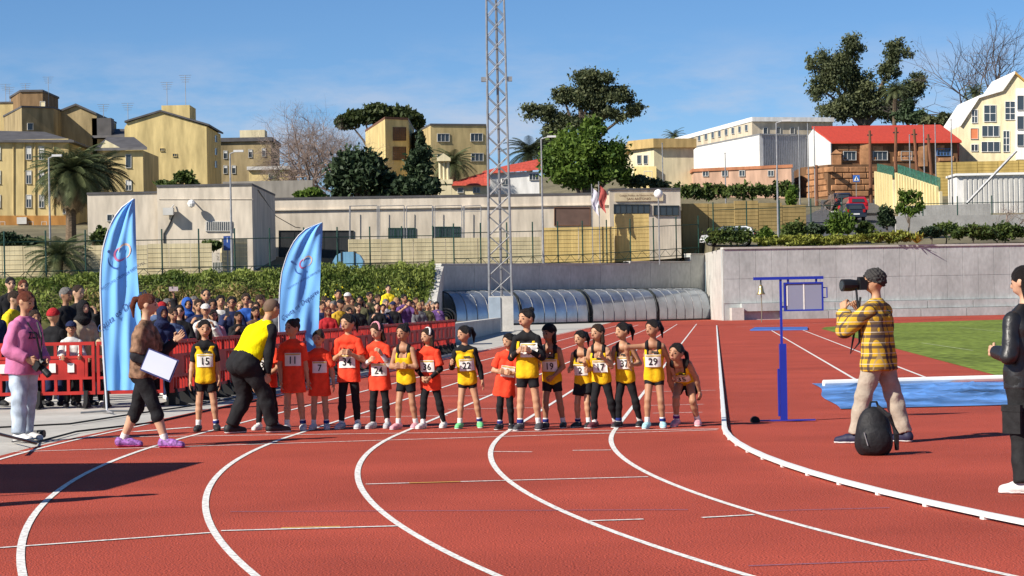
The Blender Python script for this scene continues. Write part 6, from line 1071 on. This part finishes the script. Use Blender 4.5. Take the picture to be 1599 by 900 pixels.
def feather(label, base, H, prof, rz=0, lean=0):
    """prof: (height fraction, left x, right x) in metres"""
    o = thing('feather_flag', label, 'flag', base, rz); hs_ = [p[0] * H for p in prof]; XL = lambda z: float(np.interp(z, hs_, [p[1] for p in prof])); XR = lambda z: float(np.interp(z, hs_, [p[2] for p in prof]))
    def sf(u, z, d=0): x = XL(z) + (XR(z) - XL(z)) * u; return (x, -.045 * math.sin(u * 9 + z * 2.6) * u - .035 * math.sin(u * 17 - z * 3.1) * (u * (1 - u) * 3) - d, z)
    nu, nz = 22, 60; V = [sf(i / nu, hs_[0] + (hs_[-1] - hs_[0]) * j / nz) for j in range(nz + 1) for i in range(nu + 1)]; Q = [(j * (nu + 1) + i, j * (nu + 1) + i + 1, (j + 1) * (nu + 1) + i + 1, (j + 1) * (nu + 1) + i) for j in range(nz) for i in range(nu)]
    me = npmesh('sail', V, Q, smooth=True); me.materials.append(m_flag); sl_ = link('sail', me, o)
    pl = [(XL(hs_[0]) + .0, 0, .02)] + [(XL(z) - .012, 0, z) for z in np.linspace(hs_[0], hs_[-1], 24)]; b = MB(); b.tube(pl, [.014] * 8 + [.012] * 8 + [.009] * (len(pl) - 16), 6); me = b.mesh('pole'); me.materials.append(mat('white flag pole', (.6, .62, .66), .4, 0)); link('pole', me, o)
    b = MB()
    for a in (0, 1.57, 3.14, 4.71): b.tube([(pl[0][0], 0, .03), (pl[0][0] + .38 * math.cos(a + .4), .38 * math.sin(a + .4), .015)], .015, 5)
    me = b.mesh('cross_base'); me.materials.append(m_galv); link('cross_base', me, o)
    def ink(nm, V, Fc, ang, cu, cz, m): 
        c, s = math.cos(ang), math.sin(ang); W = []
        for v in V: x, z = v[0] * c - v[1] * s, v[0] * s + v[1] * c; zz = cz + z; w_ = XR(zz) - XL(zz); W.append(sf(cu + x / w_, zz, .012))
        me = MB().add(W, Fc).mesh(nm, fix=False); me.materials.append(m); link(nm, me, sl_)
    inkm = mat('navy flag ink', (.03, .07, .22), .7, 0)
    V, Fc = textmesh('Ceuta es Deporte', .125, .35); ink('lettering', V, Fc, R_(38), .5, H * .475, inkm); V, Fc = textmesh('INSTITUTO CEUTI DE DEPORTES', .05); ink('small_lettering', V, Fc, R_(30), .58, H * .64, inkm)
    for nm, r, a0, a1, dx, dz, wd, col in (('orange_swirl', .085, -60, 200, .03, .06, .028, (.50, .36, .28)), ('red_swirl', .08, 110, 340, -.02, 0, .03, (.36, .09, .2)), ('blue_swirl', .13, 190, 300, -.04, -.06, .022, (.03, .10, .32))):
        V = []; n = 14
        for i in range(n + 1): a = R_(a0 + (a1 - a0) * i / n); k = wd * math.sin(math.pi * (.1 + .8 * i / n)) / 2; V += [(dx + (r - k) * math.cos(a), dz + (r - k) * math.sin(a) * 1.15), (dx + (r + k) * math.cos(a), dz + (r + k) * math.sin(a) * 1.15)]
        ink(nm, V, [(2 * i, 2 * i + 2, 2 * i + 3, 2 * i + 1) for i in range(n)], R_(-15), .55, H * .74, mat('flag ' + nm, col, .7, 0))
    ink('blue_dot', [(.022 * math.cos(i), .022 * math.sin(i)) for i in np.linspace(0, 6.28, 10, endpoint=False)], [tuple(range(10))], 0, .18, H * .755, inkm); return o
b1 = gd(168, 645); k = b1.y / F
def fprof(pts, xb, yb, k): return [((yb - y) * k, (xl - xb) * k, (xr - xb) * k) for y, xl, xr in pts]
def feat(label, xb, yb, pts):
    b = gd(xb, yb); k = b.y / F; pr = fprof(pts, xb, yb, k); Hh = pr[-1][0]; return feather(label, b, Hh, [(p[0] / Hh, p[1], p[2]) for p in pr])
feat('tall blue feather flag with dark script beside the walking official woman', 168, 645, [(610, 168, 229), (560, 165.5, 227), (500, 163.5, 224), (450, 162.5, 221.5), (420, 163.5, 220), (390, 167, 219), (365, 174, 218.5), (345, 183, 218), (330, 193, 217.5), (320, 203, 217.3), (314, 211, 217.2), (311.5, 216.8, 217.2)])
feat('blue feather flag with dark script behind the girls in orange', 439, 594, [(570, 440, 497), (530, 439, 499), (490, 439, 501), (450, 441.5, 503.5), (425, 445, 505), (400, 453, 506.5), (380, 463, 507.7), (365, 475, 508.5), (356, 487, 509), (351, 499, 509.3), (349, 508.8, 509.3)])
# lap counter with bell
bp = gd(1225, 659); k = bp.y / F; o = thing('lap_counter_stand', 'blue metal lap counter stand with two grey display boards', 'stand', bp); m_bl = mat('royal blue paint', (.015, .03, .30), .35, .05)
def BX(x, y): return Vector((bp.x + (x - 1225) * k, bp.y, (659 - y) * k))
def bar(x0, x1, y0, y1, d, nm, m, dy=0): a, b = BX(x0, y1), BX(x1, y0); MB().box(a.x, b.x, bp.y - d + dy, bp.y + d + dy, max(a.z, .012), b.z).build(nm, m, o)
bar(1187, 1274, 655.5, 660, .04, 'base_bar', m_bl); bar(1220, 1230.5, 537, 656, .038, 'lower_post', m_bl); bar(1216.5, 1219.5, 576, 650, .02, 'side_post', m_bl); bar(1222, 1225.5, 437, 537, .018, 'upper_post', m_bl); bar(1181.5, 1290.5, 432.5, 437, .03, 'top_beam', m_bl)
for a in ((1228.5, 1290, 441.5, 444), (1228.5, 1290, 484, 486.5), (1228.5, 1231, 444, 484), (1287.5, 1290, 444, 484)): bar(*a, .024, 'board_frame', m_bl)
for x0, x1 in ((1231.2, 1258), (1261, 1287.3)): bar(x0, x1, 444, 484, .012, 'display_board', mat('lilac grey board', (.22, .23, .31), .5, .03))
bar(1232.5, 1234.5, 447, 478, .016, 'slot', m_bib); bar(1258.6, 1260.6, 444, 484, .016, 'slot', m_bib)
for a in ((1234, 1237, 437, 441.5), (1278, 1281, 437, 441.5), (1225.5, 1228.5, 478, 481)): bar(*a, .012, 'hanger', m_bl)
MB().tube([BX(1290, 450.5), BX(1296, 450.5), BX(1296, 466), BX(1290, 466)], .008, 5).build('handle', m_bl, o); MB().tube([BX(1180, 656.5) + Vector((0, -.05, 0)), BX(1180, 656.5) + Vector((0, .05, 0))], .055, 14).build('wheel', m_rub, o)
o = thing('bell', 'brass bell with a long cord hanging from the lap counter beam', 'bell', BX(1193, 437)); c = BX(1193, 459.5); MB().lathe(c, [(.052, 0), (.048, .012), (.036, .03), (.03, .07), (.026, .095), (.01, .115)], 16).build('bell_body', mat('brass', (.55, .42, .18), .35, .1, metal=.8), o, smooth=True); MB().tube([c + Vector((0, 0, .1)), BX(1193, 436.5)], .008, 5).build('hook', m_dark, o); MB().tube([c + Vector((0, 0, .02)), BX(1194, 480), BX(1193, 503)], .006, 5).build('cord', mat('cord', (.2, .17, .12), .9), o)
# long-jump pit cover
cs = [gd(1308, 640), gd(1640, 632), gd(1600, 597), gd(1271, 600)]; V = []; nx, ny = 90, 50; g_ = np.random.default_rng(3); ph = g_.uniform(0, 6, 8)
for j in range(ny + 1):
    for i in range(nx + 1):
        u, v = i / nx, j / ny; q = cs[0].lerp(cs[1], u).lerp(cs[3].lerp(cs[2], u), v); e = min(1, 6 * min(u, 1 - u, v, 1 - v)); V.append((q.x + .05 * math.sin(v * 9 + 1), q.y, .012 + e * (.012 + sum(.02 * (1 - abs(math.sin(u * fa + v * fb + c_ + .8 * math.sin(v * 5 + c_)))) ** 4 for fa, fb, c_ in ((9, 5, 0), (-7, 9, 1), (17, -6, 2), (4, 14, 3), (23, 11, 4))))))
o = thing('pit_cover', 'crumpled blue tarpaulin spread over the long-jump pit', 'tarpaulin', cs[0]); me = npmesh('sheet', np.array(V) - np.array(cs[0]), [(j * (nx + 1) + i, j * (nx + 1) + i + 1, (j + 1) * (nx + 1) + i + 1, (j + 1) * (nx + 1) + i) for j in range(ny) for i in range(nx)], smooth=True); me.materials.append(mat('blue tarpaulin', (.09, .22, .62), .38, .6, .9, .25, spec=.5)); link('sheet', me, o)  # pale patches mixed into the blue imitate reflected light
tag(MB().tube([gd(1287, 599, .05), gd(1455, 594, .05), gd(1640, 589, .05)], .06, 10).build('rolled_sheet', m_white, org=gd(1287, 599)), 'long white roll lying along the far edge of the blue tarpaulin', 'roll')
q = [gd(1172, 517), gd(1262, 516), gd(1262, 512.5), gd(1180, 513)]; tag(MB().prism(q, (0, 0, .01), (0, 0, .06)).build('landing_mat', mat('blue mat', (.05, .12, .38), .6), org=q[0]), 'flat blue mat at the far end of the jump runway', 'mat')
# backpack
bp2 = gd(1366, 711); o = thing('backpack', 'black backpack standing on the track beside the plaid-shirted photographer', 'backpack', bp2); V, Q = isosurf([E_((0, 0, .2), (.165, .11, .225)), E_((0, .02, .1), (.17, .12, .14)), E_((.0, -.1, .14), (.14, .065, .13)), E_((0, .03, .32), (.11, .085, .12))], .012, .06, [lambda X, Y, Z: .004 - Z]); m_bp = mat('black nylon', (.012, .012, .014), .65, .2, 18, .5)
for nm, me in (('bag', npmesh('bag', V, Q, smooth=True)), ('handle', MB().tube([(-.04, 0, .44), (-.02, 0, .49), (.03, 0, .49), (.05, 0, .43)], .012, 6).mesh('handle')), ('strap', MB().tube([(.03, -.06, .45), (.13, -.11, .36), (.19, -.1, .2), (.2, -.06, .05)], [.02, .026, .026, .02], 6).mesh('strap')), ('zip', MB().tube([(-.11, -.15, .22), (-.08, -.165, .1)], .006, 4).mesh('zip'))): me.materials.append(m_bp if nm != 'zip' else m_galv); link(nm, me, o)
# cables and kit on the paving
for i, (pts, lab) in enumerate((([(60, 690), (120, 674), (240, 660), (330, 640), (420, 622)], 'thin black cable trailing along the edge of the paving'), ([(-10, 668), (110, 662), (200, 648), (300, 634), (420, 612)], 'black cable lying across the pale paving by the barriers'))): tag(MB().tube([gd(*c, .014) for c in pts], .012, 5).build('cable', m_rub, org=gd(*pts[0])), lab, 'cable')
a, b = gd(-8, 676, .25), gd(57, 692, .03); o = thing('tripod', 'black tripod pole tilted over beside the white trainers', 'tripod', b); MB().tube([a, a.lerp(b, .5), b], [.018, .016, .022], 7).build('pole', m_black, o); MB().tube([a.lerp(b, .7), gd(20, 690, .01)], .01, 5).build('leg', m_black, o); MB().tube([a.lerp(b, .7), gd(62, 684, .01)], .01, 5).build('leg', m_black, o)
c = gd(52, 686); o = thing('camera_case', 'small grey camera kit lying on the paving', 'camera', c); MB().box(c.x - .1, c.x + .06, c.y - .05, c.y + .07, .003, .1).build('case', mat('grey kit', (.2, .19, .17), .6, .1), o); MB().tube([(c.x + .06, c.y, .06), (c.x + .14, c.y - .02, .06)], .045, 12).build('lens', m_black, o)
# gazebo standing just left of the view; its shade falls on the outer lanes
def lift(x, y, z): g = gd(x, y); return g - TRAVEL * (z / math.sin(EL))
Zc = 2.5; cn = [lift(320, 722, Zc), lift(166, 766, Zc), lift(-330, 776, Zc), lift(-330, 728, Zc)]; ce = sum(cn, Vector()) / 4; o = thing('gazebo', 'event gazebo with a pale canopy standing beside the outer lane', 'gazebo', (ce.x, ce.y, 0)); cv = MB(); cv.prism(cn, (0, 0, -.12), (0, 0, 0)); tp_ = ce + Vector((0, 0, .35))
for i in range(4): cv.add([cn[i], cn[(i + 1) % 4], tp_], [(0, 1, 2)])
cv.build('canopy', mat('white canopy', (.6, .6, .6), .8, .03), o)
for i in (0, 1, 2, 3): p = cn[i].lerp(ce, .06); MB().tube([(p.x, p.y, 0), (p.x, p.y, Zc - .1)], .025, 6).build('leg', m_galv, o)
# ================================================================ the crowd behind the barriers
CT = {}
def ctempl(key, H=1.7, **k):
    d = dict(kind='a', h=.02, fat=1.12, tops=[dict(m='top', g=.022, sleeve=1.95, loose=.008, hem=.06, name='jacket')], bottom=dict(m='bottom', to=1.93, g=.018, name='trousers'), toes=(8, 8)); d.update(k); parts, M4, tr, info = figure(H, **d); CT[key] = ([(n, npmesh(n, V, Q, smooth=True), kk) for n, V, Q, kk in parts if n != 'sole'], M4, info, H)
HANDS.update({k: handmesh(c, .011) for k, c in (('open', .35), ('curl', 1.0), ('fist', 1.75))})
ctempl('phone', arms=('phone', 'phone'), hands=('curl', 'curl'), head=(0, 4, 0)); ctempl('one', arms=('phone', 'rest'), hands=('curl', 'curl'), head=(-8, 0, 0)); ctempl('rest', arms=('rest', 'rest'), hands=('curl', 'curl'), lean=8, head=(6, 4, 0)); ctempl('down', arms=('down', 'down'), head=(0, 0, 0)); ctempl('fold', arms=('fold', 'fold'), hands=('curl', 'curl'), head=(-10, 2, 0)); ctempl('camera', arms=('camera', 'camera'), hands=('fist', 'fist')); ctempl('up', arms=('down', 'up'), hands=('curl', 'curl'))
ctempl('tee', arms=('camera', 'camera'), hands=('fist', 'fist'), tops=[dict(m='top', g=.02, sleeve=.8, loose=.02, hem=.05, name='shirt')]); ctempl('child', 1.25, kind='c', fat=1.05, arms=('rest', 'rest'), hands=('curl', 'curl')); ctempl('chat', arms=('clasp', 'phone'), hands=('curl', 'curl'), head=(20, 12, 0), fat=1.2)
KC = dict(black=(.014, .014, .016), navy=(.018, .025, .07), grey=(.13, .13, .14), red=(.35, .02, .025), blue=(.03, .10, .38), white=(.6, .58, .55), beige=(.42, .33, .22), pink=(.5, .24, .28), yellow=(.68, .5, .02), olive=(.09, .085, .045), purple=(.10, .05, .16), brown=(.12, .07, .045), denim=(.08, .12, .22), mustard=(.5, .3, .03))
KM = {k: cloth('crowd ' + k, c, .2, 7) for k, c in KC.items()}; HM = dict(k=h_bk, b=h_br, r=h_rd, g=h_gr, y=h_bl)
m_ph = mat('phone back', (.05, .05, .06), .3, 0); m_php = mat('pale phone', (.5, .42, .42), .4, 0)
def spect(x, yt, row, pose, hr, hcol, top, label, hat=None, hatc='black', gl=False, rz=12, skin=None, extra=0, phone=False, Y=None, face=True, hmax=1.92):
    """row: metres behind the barrier; None when a depth Y is given"""
    u, v = ray(x, yt)
    if Y is None: l = BL - row; q = T0 + TR * l; s = (u * q.y - q.x) / (TD.x - u * TD.y); p = q + TD * s; Y = p.y
    p = Vector((u * Y, Y, 0)); l_ = (p - T0).dot(TR); s_ = (p - T0).dot(TD); gz = .4 if l_ < -11.25 and 12 < s_ < 58 else 0; parts, M4, info, H0 = CT[pose]; H = (HC + v * Y - gz); gz2 = gz
    tag_ = 'spectators behind the barriers'; sc = H / H0
    if H > hmax: sc = hmax / H0; gz2 = gz
    o = thing('person', label, 'person', (p.x, p.y, gz2), R_(rz), tag_); o.scale = (sc, sc, sc); sk = skin or random.choice('abcd')
    mm = dict(skin=SKIN[sk], top=KM[top], bottom=KM[random.choice(('black', 'black', 'denim', 'navy', 'grey'))])
    for n, me, kk in parts: share(n, me, mm.get(kk) or random.choice((s_b, s_b, s_w)), o, (0, 0, 0))
    headparts(o, M4, hr, KM[hcol] if hcol in KM else HM[hcol], face=face, brow=h_bk, glasses=m_black if gl else None, hat=hat, hatm=KM[hatc] if hat else None)
    if phone:
        a = info['arm']; c = (a[0][2] + a[1][2]) / 2 if phone == 2 else a[1][2] + a[1][3] * .1 if phone == 3 else a[0][2] + a[0][3] * .1; c = c + np.array((0, -.05, .06)); ph_ = thing('phone', 'phone held up by the ' + label, 'phone', Vector(p) + Vector((0, 0, gz2)) + (Matrix.Rotation(R_(rz), 3, 'Z') @ Vector(c.tolist())) * sc, R_(rz)); b = MB(); b.box(-.075, .075, -.005, .005, -.037, .037) if phone != 1 else b.box(-.037, .037, -.005, .005, -.075, .075); me = b.mesh('phone_body'); me.materials.append(m_php if phone == 3 else m_ph); link('phone_body', me, ph_); b = MB(); b.box(-.03, -.01, -.009, -.005, .01, .03); me = b.mesh('phone_lens'); me.materials.append(m_glass); link('phone_lens', me, ph_)
    return o
SP = [  # x, top row, metres behind barrier (or depth), pose, hair, hair colour, top, label, options
 (17, 435, dict(Y=41), 'down', 'short', 'k', 'black', 'spectator in black with sunglasses standing behind the yellow-shouldered man', dict(gl=True, rz=30)), (37, 439, dict(Y=40), 'down', 'long', 'r', 'black', 'red-haired woman spectator in sunglasses against the bank', dict(gl=True, rz=25)), (15, 456, dict(Y=37.2), 'rest', 'short', 'b', 'yellow', 'short-haired man in sunglasses and a black and yellow jacket', dict(gl=True, rz=70)), (-12, 470, dict(Y=36), 'down', 'short', 'k', 'navy', 'spectator in navy beside the black and yellow jacket', {}),
 (84, 484, dict(Y=35.4), 'child', None, 'k', 'black', 'child in a red knitted hat and black jacket seen from behind', dict(hat='beanie', hatc='red', rz=165)), (112, 504, dict(Y=35), 'child', 'short', 'k', 'white', 'small child in dark cap and white and navy top', dict(hat='cap', hatc='navy', rz=10)), (126, 471, dict(Y=35.5), 'rest', 'hijab', 'black', 'beige', 'woman in black headscarf and beige jacket leaning on the barrier', dict(rz=40)), (103, 423, dict(Y=38.5), 'down', 'short', 'g', 'black', 'grey-haired man in black sweater turned towards a phone user', dict(rz=60, hmax=1.85)), (122, 414, dict(Y=39.4), 'chat', 'bald', 'b', 'black', 'balding man in black looking down at his phone', dict(rz=35, phone=1, hmax=1.9)), (55, 486, dict(Y=35.8), 'child', 'loose', 'b', 'grey', 'child with long brown hair beside the pink sweatshirt', dict(rz=30)), (148, 512, dict(Y=35.6), 'child', 'short', 'k', 'beige', 'small child in beige pressed against the barrier by the flag', dict(rz=15)),
 (254, 474, 1.0, 'up', None, 'k', 'black', 'spectator in a red cap raising a phone high', dict(hat='cap', hatc='red', phone=3)), (252, 480, .5, 'rest', 'hijab', 'navy', 'navy', 'woman in navy headscarf and navy coat at the barrier', dict(rz=25)), (268, 482, .55, 'rest', 'long', 'b', 'denim', 'long-haired girl in glasses and denim blue top', dict(gl=True)), (281, 478, .6, 'one', 'long', 'k', 'black', 'dark-haired woman in glasses filming in a black jacket', dict(gl=True, phone=1)), (293, 467, 1.1, 'phone', 'hijab', 'blue', 'navy', 'woman in bright blue headscarf and sunglasses', dict(gl=True)), (311, 469, .7, 'phone', 'short', 'b', 'navy', 'man in glasses and navy filming with a phone', dict(gl=True, phone=2)), (322, 477, .5, 'phone', None, 'k', 'white', 'spectator in a white cap holding both hands up', dict(hat='cap', hatc='white')), (322, 453, 1.9, 'down', 'bald', 'k', 'black', 'tall shaven-headed man in sunglasses above the others', dict(gl=True)), (333, 468, 1.2, 'rest', 'short', 'k', 'grey', 'man in sunglasses and grey beside the shaven-headed man', dict(gl=True)), (333, 485, .45, 'rest', 'loose', 'k', 'pink', 'woman in pink sweater and sunglasses at the barrier', dict(gl=True)),
 (345, 463, 1.3, 'down', 'short', 'k', 'white', 'smiling child lifted up in a white padded vest', {}), (363, 465, .8, 'one', 'short', 'k', 'navy', 'bearded man in sunglasses filming beside the white vest', dict(gl=True, phone=1)), (385, 460, 1.0, 'fold', 'short', 'b', 'blue', 'man in sunglasses and bright blue jacket', dict(gl=True)), (407, 462, 1.4, 'down', 'short', 'b', 'mustard', 'man in mustard jacket turned sideways', dict(rz=75)), (373, 488, .5, 'phone', 'long', 'k', 'black', 'dark-haired spectator filming over the barrier in black', dict(phone=2)), (426, 470, .8, 'down', None, 'k', 'grey', 'woman in a black cap beside the blue flag', dict(hat='cap', hatc='black')), (432, 468, 1.8, 'down', 'short', 'g', 'white', 'grey-haired spectator in white half behind the blue flag', {}),
 (504, 472, .8, 'down', 'short', 'b', 'navy', 'spectator in navy half hidden by the blue flag', {}), (514, 467, 1.4, 'down', 'long', 'k', 'black', 'long-haired spectator in black right of the blue flag', {}), (513, 480, .5, 'rest', 'long', 'r', 'red', 'woman in red jacket and sunglasses at the barrier', dict(gl=True)), (530, 469, .7, 'rest', None, 'k', 'mustard', 'person in black cap and mustard jacket', dict(hat='cap', hatc='black')), (529, 454, 2.0, 'down', 'short', 'k', 'black', 'tall dark-haired person in black behind the mustard jacket', {}), (544, 459, 1.2, 'down', None, 'k', 'brown', 'man in a pale grey cap and brown top', dict(hat='cap', hatc='white', rz=-15)), (544, 481, .45, 'rest', 'loose', 'k', 'purple', 'small woman in sunglasses and purple below the grey cap', dict(gl=True)), (558, 474, .7, 'rest', 'long', 'k', 'black', 'woman in glasses and black leaning forward', dict(gl=True)), (567, 471, 1.1, 'down', 'loose', 'b', 'navy', 'brown-haired woman in navy next to the glasses wearer', {}), (578, 457, 1.7, 'down', 'short', 'k', 'olive', 'tall man in sunglasses and olive jacket', dict(gl=True)), (590, 474, .6, 'one', 'long', 'k', 'black', 'woman in black holding up a pale phone', dict(phone=3)), (591, 461, 1.6, 'down', 'short', 'b', 'denim', 'short-haired man in denim behind the pale phone', {}),
 (599, 476, .5, 'phone', 'short', 'k', 'navy', 'dark-haired youth in navy gripping the barrier', {}), (607, 446, 3.0, 'fold', 'short', 'k', 'yellow', 'man in a yellow and black tracksuit standing higher on the step', dict(rz=20)), (614, 472, .7, 'rest', None, 'k', 'black', 'person in dark cap and sunglasses beside a small child', dict(hat='cap', hatc='navy', gl=True)), (606, 489, .4, 'child', 'loose', 'b', 'pink', 'small child in pink peering over the barrier', {}), (622, 466, 1.5, 'down', 'short', 'k', 'blue', 'spectator in bright blue facing away', dict(rz=150)), (632, 461, .7, 'tee', 'short', 'k', 'purple', 'person in purple T-shirt shooting with raised arms', dict(gl=True)), (645, 472, 1.0, 'down', 'loose', 'b', 'white', 'woman in white between the purple shirt and the blonde', {}), (654, 473, .5, 'rest', 'loose', 'y', 'grey', 'blonde woman in grey at the barrier', {}), (667, 473, .55, 'rest', 'bald', 'g', 'olive', 'grey-haired man in sunglasses and olive coat', dict(gl=True)), (683, 472, .6, 'chat', 'long', 'k', 'purple', 'dark-haired woman in purple at the end of the barriers', dict(rz=-10)), (540, 470, 2.2, 'down', 'short', 'b', 'navy', 'brown-haired man in navy at the back of the crowd', {}), (300, 480, 1.6, 'down', 'short', 'k', 'grey', 'dark-haired man in grey deep in the crowd', {}), (398, 480, .5, 'rest', 'loose', 'k', 'brown', 'woman in brown behind the bending coach', {}), (241, 486, 1.3, 'down', 'short', 'b', 'navy', 'brown-haired spectator in navy behind the navy headscarf', {}), (660, 470, 1.6, 'down', 'short', 'k', 'yellow', 'person in yellow behind the blonde woman', {})]
for x, yt, row, pose, hr, hcol, top, lab, kw in SP:
    kw = dict(kw); rz = kw.pop('rz', random.uniform(2, 32))
    if isinstance(row, dict): kw.update(row); row = None
    spect(x, yt, row, pose, hr, hcol, top, lab, rz=rz, **kw)

used_l = set()
fill = [(246, 470), (262, 466), (287, 470), (304, 464), (316, 466), (340, 474), (356, 473), (377, 470), (393, 470), (401, 474), (418, 475), (508, 462), (521, 472), (537, 474), (551, 466), (563, 464), (573, 474), (584, 468), (603, 470), (617, 464), (627, 474), (639, 468), (650, 466), (672, 468), (677, 474), (660, 479)]
for i, (x, y) in enumerate(fill):
    for _ in range(20):
        ps, hr_, hc_, tp_, gl_ = random.choice(('down', 'fold', 'phone', 'one', 'rest', 'camera')), random.choice(('short', 'short', 'long', 'loose', 'bald', 'bun')), random.choice('kkbbrgy'), random.choice(('black', 'black', 'navy', 'grey', 'brown', 'olive', 'denim', 'purple', 'red', 'white')), random.random() < .4
        lab = '%s-haired spectator%s in %s in the back rows, %s' % (dict(short='short', long='long', loose='shoulder', bald='close-cropped', bun='tied')[hr_].replace('shoulder', 'loose') + ' ' + dict(k='black', b='brown', r='red', g='grey', y='blond')[hc_], ' wearing sunglasses' if gl_ else '', tp_, dict(down='arms down', fold='arms folded', phone='both hands raised', one='one hand raised', rest='leaning forward', camera='hands at the face')[ps])
        if lab not in used_l: used_l.add(lab); break
    spect(x, y + random.uniform(-2, 3), 1.1 + .45 * (i % 3), ps, hr_, hc_, tp_, lab, gl=gl_, rz=random.uniform(-15, 45))
for i, (a, b) in enumerate((((1440, 536), (1520, 548)), ((1500, 512), (1570, 519)))): strip([gd(*a), gd(*b)], .06, .0105 + .0002 * i, 'pitch_line', mat('faded pitch line', (.32, .36, .2), .9, .3, 8))
q = Lp[0]; MB().tube([onface(QW[1], QW[1] + Vector((0, 10, 0)), 403, 297, .05), at(432, 338, 174), at(462, 355, 174), at(470, 356, 175)], .03, 4).build('loose_cable', m_dark, BW)
for x0, x1 in ((548, 590), (594, 632), (636, 676), (680, 722), (726, 752)):
    b_ = MB()
    for xx in (x0, x1): a, b = at(xx, 322, 172.5), at(xx, 376, 172.5); b_.tube([a, b], .03, 4)
    b_.tube([at(x0, 322, 172.5), at(x1, 321, 172.5)], .03, 4); b_.tube([at(x0, 331, 172.5), at(x1, 330, 172.5)], .02, 4); b_.build('pipe_frame', m_galv, BW)

bp_ = lift(225, 773, 1.66); parts, M4, info, H0 = CT['down']; o = thing('person', 'bystander in dark clothes standing by the gazebo leg', 'person', (bp_.x, bp_.y, 0), R_(60))
for n, me, kk in parts: share(n, me, dict(skin=SKIN['b'], top=KM['navy'], bottom=KM['black']).get(kk) or s_b, o, (0, 0, 0))
headparts(o, M4, 'short', h_bk)
